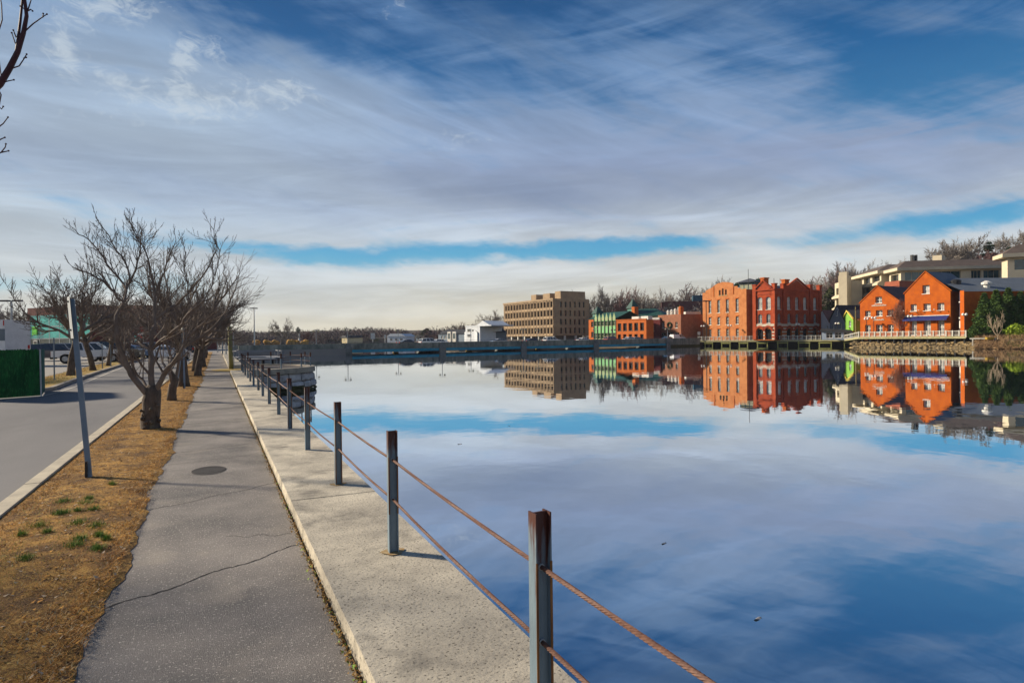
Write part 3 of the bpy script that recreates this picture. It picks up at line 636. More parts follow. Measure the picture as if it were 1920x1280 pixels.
# the stub-trunked tree by the kerb: hand-laid limbs, then twigs
T1D = 12.25
def q1(px, py, o=0): return at(px, T1D + o, py)
rg = np.random.default_rng(21)
tree1 = thing('bare_tree', 'gnarled bare tree with a thick stubby mossy trunk and low limbs near the kerb', 'tree', (-1.18, 14.0, 1.25))
mb = MB(); mb.tube([q1(283, 812), q1(282, 800), q1(281, 785), q1(284, 768), q1(284, 750), q1(287, 735), q1(288, 722)], [.21, .175, .165, .155, .165, .145, .11], 12)
for i in range(26):
    a = rg.random() * 2 * PI; z = rg.uniform(.02, .62); c = np.array([-1.18 + .15 * math.cos(a), 14.0 + .15 * math.sin(a), 1.27 + z]); mb.ball(c, rg.uniform(.02, .042), n=6)
obj('trunk', mb, BARK, tree1, smooth=True)
limbs = [
    ([(282, 745), (262, 722), (246, 702), (233, 675), (224, 652), (219, 625), (217, 600), (222, 583), (232, 565), (237, 545), (243, 530)], .062, [0, -.1, -.15, -.2, -.25, -.3, -.3, -.25, -.2, -.1, 0]),
    ([(288, 730), (283, 705), (283, 680), (281, 655), (284, 632), (290, 610), (291, 585), (290, 555), (286, 525), (280, 495)], .06, [0, 0, .05, .1, .1, .15, .2, .25, .3, .3]),
    ([(292, 735), (303, 712), (314, 690), (330, 672), (342, 652), (352, 632)], .055, [0, -.05, -.1, -.15, -.2, -.2]),
    ([(284, 655), (300, 640), (318, 628), (336, 612), (345, 598), (362, 580), (382, 565), (402, 552)], .038, [.1, 0, -.1, -.15, -.2, -.25, -.3, -.3]),
    ([(290, 600), (310, 585), (330, 572), (355, 548), (378, 520), (395, 492), (406, 470)], .032, [.2, .3, .4, .4, .45, .5, .5]),
    ([(284, 735), (268, 712), (250, 700), (236, 690), (222, 678)], .03, [0, .15, .25, .3, .35]),
    ([(232, 565), (215, 548), (195, 528), (172, 515), (150, 508), (136, 500)], .026, [-.2, -.3, -.35, -.4, -.4, -.4]),
    ([(237, 545), (222, 520), (200, 495), (185, 470), (165, 448), (148, 440), (138, 428)], .022, [-.1, 0, .1, .1, .15, .2, .2]),
    ([(243, 530), (240, 505), (228, 480), (210, 455), (195, 430), (182, 412)], .02, [0, .1, .1, .2, .2, .25]),
    ([(243, 530), (255, 505), (262, 478), (262, 455), (250, 430), (245, 400)], .02, [0, -.1, -.1, -.15, -.2, -.2]),
    ([(281, 655), (262, 645), (245, 640), (232, 645), (222, 655)], .026, [.1, .2, .3, .35, .4]),
    ([(290, 555), (300, 525), (312, 495), (322, 470), (330, 450)], .02, [.25, .3, .3, .35, .4]),
    ([(280, 495), (272, 470), (262, 450), (250, 425), (236, 408)], .015, [.3, .3, .35, .4, .4]),
    ([(352, 632), (368, 615), (385, 602), (402, 585)], .025, [-.2, -.2, -.25, -.3]),
    ([(382, 565), (398, 535), (408, 500), (412, 470), (402, 445), (403, 418)], .013, [-.3, -.3, -.3, -.3, -.3, -.3]),
    ([(362, 580), (352, 550), (350, 520), (346, 490), (345, 462)], .015, [-.25, -.2, -.2, -.15, -.1]),
]
mc = MB()
for pl, r0, offs in limbs:
    P = [q1(a, b, o * 1.3) for (a, b), o in zip(pl, offs)]; n = len(P)
    # smooth a little and jitter
    Q = [P[0]]
    for a, b in zip(P, P[1:]): Q += [(a + b) / 2 + rg.normal(0, .012, 3), b]
    m_ = len(Q); rad = [max(.006, r0 * (1 - .72 * i / (m_ - 1))) for i in range(m_)]; mc.tube(Q, rad, 7, cap=False)
    for i in range(2, m_):
        if rg.random() < (.55 if r0 > .03 else .95):
            for _ in range(1 if r0 > .03 or i > .6 * m_ else 3):
                fr_q = i / m_
                d = (Q[i] - Q[i - 1]); d = d / np.linalg.norm(d); a = rg.normal(0, 1, 3); a = a - d * (a @ d); a /= np.linalg.norm(a); th = math.radians(rg.uniform(25, 65))
                dd = d * math.cos(th) + a * math.sin(th) + np.array([0, 0, .45]); hfrac = (Q[i][2] - 1.3) / 4
                grow(mc, rg, Q[i], dd, rg.uniform(.4, 1.1) * (1 - .68 * fr_q) * (1 - .45 * min(1, max(0, hfrac))), max(.0055, rad[i] * .5), 0, 2, .07, .16, .0032, kids=(4, 2), ratio=.38, ang=(25, 50), sides=(4, 3, 3))
obj('crown', mc, TWIG, tree1)
# the short broken stump tree
t2 = thing('stunted_tree', 'short twisted half-broken bare tree behind the stubby one', 'tree', (-1.17, 20.3, 1.25))
mb = MB(); D2 = 18.0; s2 = lambda a, b, o=0: at(a, D2 + o, b)
mb.tube([s2(322, 754), s2(322, 738), s2(324, 722), s2(329, 712), s2(322, 700), s2(317, 690)], [.14, .12, .11, .10, .06, .05], 9); obj('trunk', mb, BARK, t2, smooth=True)
mc = MB(); rg2 = np.random.default_rng(5)
for pl in ([(329, 712), (333, 690), (337, 665), (345, 640), (350, 610)], [(317, 690), (320, 668), (312, 645), (308, 620)], [(324, 722), (318, 700), (305, 680), (300, 660)]):
    P = [s2(a, b, rg2.uniform(-.3, .3)) for a, b in pl]; mc.tube(P, [.05, .04, .03, .02, .012][:len(P)], 5)
    for q in P[1:]: grow(mc, rg2, q, rg2.normal(0, .5, 3) + np.array([0, 0, .8]), .9, .015, 0, 2, .12, .25, .006, kids=(4, 4))
obj('crown', mc, TWIG, t2)
# the row along the verge
rowp = [bare_tree('bare_tree', 31, 4.9, .17, 1.75, 8, 1.6, 3, .0052, kids=(7, 6, 4), limb_el=(18, 62), ratio=.6, lab='x'),
        bare_tree('bare_tree', 47, 5.1, .15, 1.6, 8, 1.6, 3, .0052, kids=(7, 6, 4), limb_el=(18, 65), ratio=.6, lab='x')]
for r_ in rowp: r_['group'] = 'bare street trees along the verge'
tree1['group'] = 'bare street trees along the verge'; t2['group'] = 'bare street trees along the verge'
row = [(-1.12, 26.6, 0, 1.05), (-.84, 34.2, 1, 1.02), (-1.1, 39.6, 0, 1.0), (-.78, 45.9, 1, 1.0), (-.95, 51, 0, 1.0), (-1.0, 57, 1, 1.0), (-1.1, 63, 0, .95), (-1.0, 69.5, 1, .95), (-1.1, 76, 0, .95), (-1.1, 84, 1, .9), (-1.2, 93, 0, .9)]
for i, (x, y, k, s_) in enumerate(row):
    place(rowp[k], (x, y, 1.25), i * 1.9 + .4, f'dark mossy-trunked bare tree in the verge row, {ORD[i]} beyond the stunted tree', s_)
# trees beyond the road
lotp = bare_tree('bare_tree', 63, 6.0, .17, 2.3, 6, 1.35, 3, .010, kids=(6, 6, 5), limb_el=(20, 62), ratio=.6, lab='x', group='bare trees on the car park verge')
lt = [(-6.72, 38.4, 1.0, 'tall slim-trunked bare tree on the lot verge behind the leaning sign post'), (-6.62, 44.2, .92, 'bare tree standing in front of the white pickup truck'),
      (-6.9, 52, .9, 'bare lot-verge tree just past the white pickup truck'), (-7.1, 60, .9, 'bare lot-verge tree beside the dark roof-racked jeep'), (-7.4, 70, .9, 'bare tree farther along the lot verge'), (-8, 82, .9, 'farthest bare tree on the lot verge'),
      (-11.6, 38, .95, 'bare tree at the left edge of the picture behind the truck'), (-7.6, 8.8, 1.0, 'bare tree across the road just outside the view')]
for i, (x, y, s_, l_) in enumerate(lt): place(lotp, (x, y, 1.22), i * 2.3, l_, s_)
# tree whose twigs hang into the top left corner
tn = thing('overhanging_tree', 'bare reddish budding branches reaching in at the top left corner', 'tree', (-3.55, 4.6, 1.25), 0)
DN = 4.2; s3 = lambda a, b, o=0: at(a, DN + o, b); rg3 = np.random.default_rng(9)
mb = MB(); ctr = np.array([-3.1, 3.3, 1.2]); mb.tube([ctr, ctr + (0, 0, .9), ctr + (.05, .05, 1.7), ctr + (.0, .1, 2.3)], [.16, .13, .12, .10], 10); obj('trunk', mb, BARK, tn, smooth=True)
mc = MB(); TR = mat('twig_plum', (.075, .03, .035), (.045, .02, .025), 8, .7)
hub = ctr + np.array([0, .1, 2.3])
def lay(pts, r0, r1, o=0):
    P = [p if len(p) == 3 else s3(p[0], p[1], o) for p in pts]; n = len(P); mc.tube(P, [r0 + (r1 - r0) * i / (n - 1) for i in range(n)], 6); return P
lay([hub, s3(-260, 420), s3(-140, 300), (-60, 215), (0, 158), (18, 128), (33, 98), (44, 62), (50, 30), (45, -10), (40, -60)], .030, .007)
lay([(28, 115), (33, 80), (38, 40), (42, 0), (46, -50)], .010, .006)
for pts in ([(48, 58), (62, 45), (76, 35), (88, 27)], [(80, 33), (81, 26)], [(24, 128), (36, 124), (44, 112), (50, 102)], [(44, 110), (49, 108)], [(36, 92), (28, 80), (22, 62)], [(30, 70), (25, 57)],
            [(5, 155), (16, 152), (26, 150)], [(50, 22), (58, 18), (61, 21)], [(51, 20), (44, 16), (38, 12)], [(52, 20), (56, 8), (60, -6)], [(-5, 240), (6, 232), (15, 220)], [(-6, 265), (4, 260), (9, 258)],
            [(-10, 292), (2, 286), (10, 276), (11, 270)], [(2, 286), (12, 284), (16, 283)], [(-3, 60), (4, 38), (3, 10), (-2, -20)], [(-5, 165), (2, 178), (-2, 200), (3, 205), (6, 200)], [(-4, 100), (2, 142), (6, 150)]):
    lay(pts, .0045, .0028, 0)
    p = s3(*pts[-1]); mc.ball(p, .006, n=4)
for t_ in range(7):
    a = 2 * PI * t_ / 7 + 2.2
    if math.sin(a) > .2 and math.cos(a) > -.3: continue
    grow(mc, rg3, hub, (math.cos(a), math.sin(a), .9), 1.4, .05, 0, 2, .1, .2, .005, kids=(5, 4))
obj('crown', mc, TR, tn)

# ------------------------------------------------------------------ posts and poles near the path
def signpost(name, base, top, lab, H=2.4, sleeve=True, panelh=.6):
    root = thing(name, lab, 'sign post', base); mb = MB(); b = np.array(base); t_ = np.array(top); d = t_ - b
    n = 2; P = [b, t_]
    def ring(p, w): return [p + np.array([x, y, 0]) for x, y in ((-w, -.018), (w, -.018), (w, .018), (w * .45, .018), (w * .45, -.004), (-w * .45, -.004), (-w * .45, .018), (-w, .018))]
    r0, r1 = ring(b, .03), ring(t_, .03)
    for i in range(8): j = (i + 1) % 8; mb.poly([r0[i], r0[j], r1[j], r1[i]])
    mb.poly(r1); obj('post', mb, GALV, root)
    if sleeve:
        mb = MB(); mb.box(b[0] - .045, b[0] - .02, b[1] - .03, b[1] + .02, b[2] - .02, b[2] + .22); obj('sleeve', mb, DARK, root)
    if panelh:
        mb = MB(); u = d / np.linalg.norm(d); q = t_ + u * .03; c = np.array([-.26, .95, 0]); c = c / np.linalg.norm(c); nrm = np.array([.012, -.006, 0])
        o = q + np.array([-.035, .0, 0]); a0, a1 = o - c * .15, o + c * .15; lo_ = -u * panelh
        for e in (1, -1): mb.poly([a0 + nrm * e * .3, a1 + nrm * e * .3, a1 + lo_ + nrm * e * .3, a0 + lo_ + nrm * e * .3][::e])
        obj('sign_panel', mb, SIGNB, root)
        mb = MB()
        for f in (.12, .8): mb = MB(); w_ = q + lo_ * f; mb.box(w_[0] - .05, w_[0] + .01, w_[1] - .012, w_[1] + .012, w_[2] - .012, w_[2] + .012); obj('bolt', mb, DARK, root)
    return root
b = onz(168, 897, 1.25); tp = at(134.5, 8.45, 560); signpost('sign_post', b, tp, 'grey-green galvanised sign post leaning left at the kerb, its panel seen edge-on')
b = onz(346, 729, 1.25); tp = at(343, 23.4, 607); signpost('sign_post', b, tp, 'thin upright galvanised post in front of the first mossy row tree')
b = onz(331, 727, 1.25); tp = at(346, 23.6, 617); signpost('sign_post', b, tp, 'second thin galvanised post leaning against the upright one', panelh=0)
b = onz(434, 692, 1.25)
ut = thing('timber_post', 'round mossy timber post at the end of the near wall cap', 'post', (b[0], b[1], 1.25)); mb = MB(); mb.tube([b, at(432, 37.8, 655), at(430.5, 37.8, 612)], [.125, .115, .11], 12); obj('pole', mb, TIMB, ut, smooth=True)
mb = MB(); mb.tube([b + (.14, 0, 0), b + (.13, 0, 2.3)], .022, 6); obj('conduit', mb, SIGNB, ut)
for k, (px, py, D, h_) in enumerate(((417, 664, 75, 2.4), (423.5, 664, 70, 2.2), (408, 655, 95, 2.9))):
    b = at(px, D, hor(px)); mb = MB(); mb.tube([(b[0], b[1], 1.2), (b[0], b[1], 1.2 + h_)], .07, 6); mb.box(b[0] - .1, b[0] + .1, b[1] - .1, b[1] + .1, 1.2, 1.3)
    tag(obj('metal_post', mb, GALV), ['slim blue-grey post at the far end of the footpath, nearest to the wall', 'slimmer blue-grey post just right of the footpath end', 'far blue-grey post where the footpath ends'][k], 'post')
for i, (px, py, h_, lb) in enumerate(((102, 712, 1.9, 'thin bare metal stake on the lot verge just right of the green fence'), (192, 691, 1.6, 'thin metal stake on the lot verge in front of the pickup cab'), (208, 687, 1.5, 'thin metal stake on the lot verge in front of the pickup bonnet'), (138, 703, 2.4, 'green-backed sign post right behind the slim-trunked tree'))):
    b = onz(px, py, 1.28); mb = MB(); mb.tube([(b[0], b[1], 1.2), (b[0], b[1], 1.28 + h_)], .03, 5); mb.box(b[0] - .04, b[0] + .04, b[1] - .03, b[1] + .03, 1.2, 1.32)
    if i == 3: mb.box(b[0] - .2, b[0] + .12, b[1] - .04, b[1] - .02, 1.28 + h_ - .5, 1.28 + h_)
    tag(obj('stake', mb, GALV), lb, 'post')

# ------------------------------------------------------------------ green privacy fence
GF = mat('fence_green', (.014, .12, .035), (.006, .05, .018), 2.2, .95, .8, 60, stretch=(1, 1, .25), bdist=.02, c4=(.03, .20, .05), s4=24, lo4=.52, hi4=.62, a4=.6)
gf = thing('privacy_fence', 'dark green artificial-hedge fence panel beside the truck', 'fence', (-6.4, 25, 1.2))
A = onz(76, 742, 1.2); B = onz(-60, 752, 1.2); mb = MB(); n = 60; H = 1.52
g = {}
for i in range(n + 1):
    for j in range(9):
        f = i / n; p = A + (B - A) * f; z = 1.22 + H * j / 8 + (rn.uniform(-.02, .03) if j == 8 else 0); off = rn.uniform(-.02, .02); mb.v.append((p[0] + off * .3, p[1] + off, z)); g[i, j] = len(mb.v) - 1
for i in range(n):
    for j in range(8): mb.f.append((g[i, j], g[i + 1, j], g[i + 1, j + 1], g[i, j + 1])); mb.m.append(0)
obj('hedge_panel', mb, GF, gf)
A2 = onz(84, 733, 1.2); mb = MB(); mb.poly([(A[0] + .03, A[1], 1.22), (A2[0], A2[1], 1.22), (A2[0], A2[1], 1.22 + H * .99), (A[0] + .03, A[1], 1.22 + H)]); mb.poly([(A[0] + .03, A[1] + .03, 1.22), (A[0] + .03, A[1] + .03, 1.22 + H), (A2[0], A2[1] + .05, 1.22 + H), (A2[0], A2[1] + .05, 1.22)])
obj('end_panel', mb, mat('fence_teal', (.02, .12, .11), (.012, .08, .075), 2, .9, .4, 30), gf)
mb = MB(); mb.tube([(A[0] + .02, A[1] - .02, 1.2), (A[0] + .01, A[1] - .02, 1.22 + H)], .025, 6); obj('fence_post', mb, SIGNB, gf)

# ------------------------------------------------------------------ vehicles
TYRE = BLACK; RIM = mat('rim', (.45, .46, .48), (.25, .26, .28), 4, .35, metal=.6); CGL = glass('car_glass', (.03, .04, .05)); RED = mat('lamp_red', (.5, .02, .015), (.35, .01, .01), 3, .3); LAMPW = mat('lamp_clear', (.7, .7, .68), (.5, .5, .5), 3, .2)
PAINTS = {}
def carpaint(nm, c): return mat('paint_' + nm, c, tuple(v * .92 for v in c), 1, .35, spec=.5, coat=.6)
def car(kind, pm, label, group='cars'):
    root = thing({'pickup': 'pickup_truck', 'van': 'panel_van'}.get(kind, 'parked_car'), label, {'pickup': 'pickup truck', 'van': 'van'}.get(kind, 'car'), (0, 0, 0), 0, group)
    W_ = .92
    if kind == 'pickup': L, body, cab, wx, wr = 5.3, [(-2.65, .55), (-2.65, 1.05), (-.55, 1.07), (.95, 1.12), (1.25, 1.15), (2.35, 1.02), (2.62, .85), (2.65, .5)], [(-1.15, 1.06), (-1.05, 1.68), (-.4, 1.78), (.45, 1.76), (1.25, 1.13)], (-1.65, 1.72), .39
    elif kind == 'suv': L, body, cab, wx, wr = 4.7, [(-2.35, .4), (-2.33, 1.0), (1.1, 1.05), (2.1, .92), (2.33, .75), (2.35, .38)], [(-2.25, 1.0), (-1.95, 1.6), (-.6, 1.7), (.35, 1.66), (1.15, 1.03)], (-1.4, 1.45), .36
    elif kind == 'jeep': L, body, cab, wx, wr = 4.6, [(-2.3, .45), (-2.3, 1.15), (.95, 1.15), (2.1, 1.1), (2.28, 1.0), (2.3, .45)], [(-2.25, 1.15), (-2.15, 1.82), (.35, 1.85), (.95, 1.15)], (-1.4, 1.45), .38
    elif kind == 'van': L, body, cab, wx, wr = 5.0, [(-2.5, .4), (-2.5, 1.2), (1.6, 1.2), (2.35, 1.05), (2.5, .85), (2.5, .4)], [(-2.5, 1.2), (-2.42, 2.0), (.9, 2.05), (1.3, 1.85), (1.9, 1.15)], (-1.55, 1.6), .34
    else: L, body, cab, wx, wr = 4.6, [(-2.3, .35), (-2.28, .92), (-1.6, .98), (1.0, .93), (2.1, .78), (2.3, .6), (2.3, .33)], [(-1.75, .95), (-1.0, 1.38), (-.2, 1.45), (.4, 1.4), (1.15, .93)], (-1.4, 1.42), .33
    prof = list(body)
    bot = []
    for cx in sorted(wx, reverse=True):                                # wheel arches
        bot += [(cx + wr * 1.2 * math.cos(a), wr * .9 + wr * 1.2 * math.sin(a)) for a in [PI * i / 8 for i in range(9)] if wr * .9 + wr * 1.2 * math.sin(a) >= body[-1][1] - .12]
    mb = MB(); P = prof + bot
    n = len(mb.v); k = len(P)
    for y, f in ((-W_, .0), (-W_ * .97, 1), (W_ * .97, 1), (W_, 0)):
        s_ = 1 if f else .985
        mb.v += [(x * s_, y, (z - .7) * s_ + .7) for x, z in P]
    mb.f.append(tuple(range(n, n + k))); mb.f.append(tuple(range(n + 4 * k - 1, n + 3 * k - 1, -1))); mb.m += [0, 0]
    for r_ in range(3):
        for i in range(k):
            j = (i + 1) % k; mb.f.append((n + r_ * k + i, n + (r_ + 1) * k + i, n + (r_ + 1) * k + j, n + r_ * k + j)); mb.m.append(0)
    obj('body', mb, pm, root)
    # cabin with inward lean
    def taper(z): z0 = cab[0][1]; z1 = max(c[1] for c in cab); return W_ * .95 - .2 * (z - z0) / (z1 - z0)
    mb = MB(); k = len(cab)
    mb.poly([(x, -taper(z), z) for x, z in cab]); mb.poly([(x, taper(z), z) for x, z in reversed(cab)])
    for i in range(k - 1):
        a, b_ = cab[i], cab[i + 1]; mb.poly([(a[0], -taper(a[1]), a[1]), (a[0], taper(a[1]), a[1]), (b_[0], taper(b_[1]), b_[1]), (b_[0], -taper(b_[1]), b_[1])])
    obj('cabin', mb, pm, root)
    zc = (cab[0][1] + max(c[1] for c in cab)) / 2; z0 = cab[0][1] + .05; z1 = max(c[1] for c in cab) - .1
    def xl(z):
        a, b_ = cab[0], cab[1]; return a[0] + (b_[0] - a[0]) * min(1, (z - a[1]) / (b_[1] - a[1]))
    def xr(z):
        a, b_ = cab[-1], cab[-2]; return a[0] + (b_[0] - a[0]) * min(1, (z - a[1]) / (b_[1] - a[1]))
    cuts = {'van': [(.62, .8), (.82, .97)]}.get(kind, [(.05, .32), (.36, .62), (.66, .95)])
    for a, b_ in cuts:
        for sg in (-1, 1):
            mb = MB(); pts = []
            for f, z in ((a, z0), (b_, z0), (b_, z1), (a, z1)): pts.append((xl(z) + (xr(z) - xl(z)) * f, sg * (taper(z) + .006), z))
            mb.poly(pts if sg < 0 else pts[::-1]); obj('side_window', mb, CGL, root)
    mb = MB(); a, b_ = cab[-1], cab[-2]
    mb.poly([(a[0] + .0, -taper(a[1]) * .93, a[1] + .05), (a[0] + .0, taper(a[1]) * .93, a[1] + .05), (b_[0] + .05, taper(b_[1]) * .92, b_[1] - .04), (b_[0] + .05, -taper(b_[1]) * .92, b_[1] - .04)]); obj('windscreen', mb, CGL, root)
    if kind != 'van':
        mb = MB(); a, b_ = cab[0], cab[1]; mb.poly([(a[0] - .012, taper(a[1]) * .9, a[1] + .04), (a[0] - .012, -taper(a[1]) * .9, a[1] + .04), (b_[0] - .03, -taper(b_[1]) * .88, b_[1] - .03), (b_[0] - .03, taper(b_[1]) * .88, b_[1] - .03)]); obj('rear_window', mb, CGL, root)
    for cx in wx:
        for sg in (-1, 1):
            mb = MB(); mb.wheel((cx, sg * (W_ - .1), wr), wr, .22); wt = obj('wheel', mb, TYRE, root)
            mb = MB(); mb.wheel((cx, sg * (W_ - .02), wr), wr * .62, .08, n=8); obj('rim', mb, RIM, wt)
    for sg in (-1, 1):
        mb = MB(); mb.box(body[0][0] - .02, body[0][0] + .1, sg * .78 - .1, sg * .78 + .1, .72, .98); obj('tail_light', mb, RED, root)
        mb = MB(); mb.box(body[-1][0] - .18, body[-1][0] + .012, sg * .68 - .16, sg * .68 + .16, .62, .76); obj('headlight', mb, LAMPW, root)
    mb = MB(); mb.box(body[0][0] - .07, body[0][0] + .06, -.85, .85, .38, .55); obj('bumper', mb, DARK if kind in ('pickup', 'jeep') else pm, root); mb = MB(); mb.box(body[-1][0] - .05, body[-1][0] + .08, -.85, .85, .36, .52); obj('bumper', mb, DARK if kind in ('pickup', 'jeep') else pm, root)
    if kind == 'jeep':
        mb = MB(); [mb.box(x - .02, x + .02, -.7, .7, 1.93, 1.96) for x in (-1.7, -1, -.3, .2)]; mb.box(-1.8, .3, -.72, -.68, 1.9, 1.96); mb.box(-1.8, .3, .68, .72, 1.9, 1.96); [mb.box(x - .02, x + .02, y - .02, y + .02, 1.8, 1.92) for x in (-1.6, .1) for y in (-.7, .7)]; obj('roof_rack', mb, DARK, root)
    return root
WHT = carpaint('white', (.75, .76, .78)); NAVY = carpaint('navy', (.03, .035, .06)); GREY = carpaint('silver', (.35, .36, .38)); REDC = carpaint('red', (.35, .03, .025)); BLK = carpaint('black', (.02, .02, .022)); BLU = carpaint('blue', (.06, .15, .3))
def carat(root, px, D, rz, z=1.2): p = at(px, D); place(root, (p[0], p[1], z), rz)
pk = car('pickup', WHT, 'white double-cab pickup truck parked side-on behind the slim verge trees', 'cars in the car park'); carat(pk, 170, 54, math.radians(-2))
sv = car('suv', NAVY, 'dark navy hatchback parked facing away behind the white pickup bed', 'cars in the car park'); carat(sv, 100, 62, math.radians(20))
jp = car('jeep', BLK, 'black off-roader with an empty roof rack behind the white pickup', 'cars in the car park'); carat(jp, 215, 59, math.radians(-10))
for i, (kd, pm, px, D, rz, lb) in enumerate((('sedan', WHT, 82, 74, 15, 'white saloon car glimpsed behind the navy hatchback'), ('suv', GREY, 126, 80, 20, 'silver car in the lot between navy hatchback and pickup'), ('sedan', BLU, 246, 66, -20, 'blue car seen through the limbs of the stubby tree'),
                                             ('suv', WHT, 268, 74, 5, 'white car parked under the red and white banner'), ('sedan', WHT, 322, 60, 70, 'white car driving away along the road beside the verge'), ('suv', NAVY, 357, 78, 80, 'dark car ahead on the road between the row trees'), ('suv', GREY, 292, 84, 0, 'silver car at the far end of the car park'), ('sedan', REDC, 150, 92, 10, 'small red car parked near the glass shopfront'))):
    c = car(kd, pm, lb, 'cars in the car park'); carat(c, px, D, math.radians(rz))
# box truck
tr = thing('box_truck', 'white box truck with grey side stripe parked behind the green fence', 'truck', (0, 0, 0))
BOXW = mat('truck_white', (.72, .72, .72), (.6, .6, .6), 1.5, .5)
mb = MB(); mb.box(-7, 0, -1.2, 1.2, 1.0, 3.55); obj('cargo_box', mb, BOXW, tr)
mb = MB(); mb.box(-7.01, .012, -1.215, -1.2, 1.95, 2.85); obj('stripe', mb, mat('stripe_grey', (.14, .17, .2), (.12, .15, .18), 1, .6), tr)
mb = MB(); [mb.box(x, x + .25, -1.22, -1.2, 3.42, 3.52) for x in (-5.5, -4, -2.6, -1.9, -.6)]; mb.box(-.12, -.04, -1.22, -1.2, 3.1, 3.5); mb.box(.012, .02, .9, 1.1, 1.3, 1.6); obj('marker_light', mb, RED, tr)
mb = MB(); mb.box(-7.2, -.2, -1.0, 1.0, .65, 1.0); [mb.box(a, b_, -1.24, -1.2, c, d) for a, b_, c, d in ((-6.5, -1, 1.55, 1.59), (-6.5, -1, 1.0, 1.04), (-1.04, -1, 1.0, 1.59))]; obj('chassis', mb, DARK, tr)
mb = MB(); mb.box(-9.3, -7.15, -1.1, 1.1, .6, 2.5, tx=.1); obj('cab', mb, BOXW, tr)
for x in (-1.6, -2.8, -8.2):
    for sg in (-1, 1): mb = MB(); mb.wheel((x, sg * 1.0, .5), .5, .3); obj('wheel', mb, TYRE, tr)
p = at(34, 49); tr.location = (p[0], p[1], 1.2); tr.rotation_euler = (0, 0, math.radians(-28))

# ------------------------------------------------------------------ left shops
BRK_D = mat('dark_brick', (.17, .055, .045), (.11, .035, .032), 1.4, .9, .3, 12)
fr, w_ = base_frame(52, 128, 172, 118, 1.2); rt = broot('glass_shop', 'store with a tall teal glass front and a bright green square sign', fr)
TG = glass('teal_glass', (.03, .42, .38), .15, (.05, .6, .52), .6); H = 7.9
mb = MB(); panel.size = (w_, 16); panel(mb, fr, 'front', w_, H, [(.5, w_ - .5, .05, 7.3)], .3); panel(mb, fr, 'right', 16, H, []); panel(mb, fr, 'left', 16, H, []); mb.box(0, w_, 0.02, 16, H, H + .9, fr=fr); obj('wall', mb, BRK_D, rt)
P = lambda x, z, d=0: fr.p(x, d, z)
nb = 6; seg = (w_ - 1) / nb
for i in range(nb):
    for j, (a, b_) in enumerate(((.05, 2.6), (2.6, 5.0), (5.0, 7.3))):
        mb = MB(); x0 = .5 + i * seg; x1 = x0 + seg; mb.poly([P(x0, a, .2), P(x1, a, .2), P(x1, b_, .2), P(x0, b_, .2)], 1)
        for (u0, u1, v0, v1) in ((x0, x0 + .09, a, b_), (x1 - .09, x1, a, b_), (x0 + .09, x1 - .09, b_ - .08, b_), (x0 + .09, x1 - .09, a, a + .05)): mb.poly([P(u0, v0, .17), P(u1, v0, .17), P(u1, v1, .17), P(u0, v1, .17)], 0)
        obj('window', mb, [SIGNB, glass('dark_glass', (.015, .05, .06)) if j == 0 else TG], rt)
mb = MB(); mb.box(1.9, 3.6, -.12, .02, 3.35, 5.0, fr=fr); obj('shop_sign', mb, mat('sign_green', (.12, .75, .02), (.1, .68, .02), 1, .6), rt, label='bright green square shop sign')
mb = MB(); mb.box(2.2, 3.5, -.03, .12, 0, 2.3, fr=fr); mb.box(2.4, 3.3, -.05, -.03, .1, 2.1, 1, fr); obj('door', mb, [WHITEP, DARK], rt)
fr, w_ = base_frame(172, 124, 268, 117, 1.2); rt = broot('brick_store', 'dark red brick store with white letters over its entrance', fr)
mb = MB(); panel.size = (w_, 16); hl = [(3.2, 7.4, .05, 3.0), (9, 11, .5, 3), (13, 15, .5, 3)]; P = panel(mb, fr, 'front', w_, 8.4, hl); panel(mb, fr, 'right', 16, 8.4, []); panel(mb, fr, 'left', 16, 8.4, []); mb.box(.02, w_ - .02, .02, 16, 8.38, 8.6, fr=fr); obj('wall', mb, BRK_D, rt)
for h_ in hl: window(P, h_, rt, [WHITEP, TG, BRK_D], nx=4, nz=2)
mb = MB(); mb.box(2.8, 7.8, -1.2, -.01, 3.1, 3.35, fr=fr); obj('canopy', mb, REDC, rt)
fc = bpy.data.curves.new('letters', 'FONT'); fc.body = 'STAPLES'; fc.size = 1.15; fc.extrude = .05; fc.align_x = 'CENTER'; fo = bpy.data.objects.new('tmp', fc); COL.objects.link(fo)
me = bpy.data.meshes.new_from_object(fo.evaluated_get(bpy.context.evaluated_depsgraph_get())); bpy.data.objects.remove(fo); me.materials.append(WHITEP)
lo = bpy.data.objects.new('lettering', me); COL.objects.link(lo); lo.parent = rt; c = np.array(fr.p(5.3, -.12, 4.0)) - fr.o; lo.location = c; lo.rotation_euler = (PI / 2, 0, fr.ang)
fr, w_ = base_frame(-120, 140, 52, 150, 1.2); rt = broot('long_store', 'low tan store with a brown-red parapet behind the truck', fr)
mb = MB(); mb.box(0, w_, 0, 14, 0, 4.4, fr=fr); obj('wall', mb, mat('tan_wall', (.26, .21, .16), (.2, .16, .12), 1, .9), rt); mb = MB(); mb.box(-.2, w_ + .1, -.25, 14.2, 4.4, 6.3, fr=fr); obj('parapet', mb, mat('brown_band', (.13, .05, .04), (.1, .04, .035), 1, .8), rt)
mb = MB(); [mb.box(x, x + 1.6, 3, 5, 6.3, 7.2, fr=fr) for x in (3, 9, 13, 18)]; obj('roof_unit', mb, DARK, rt)
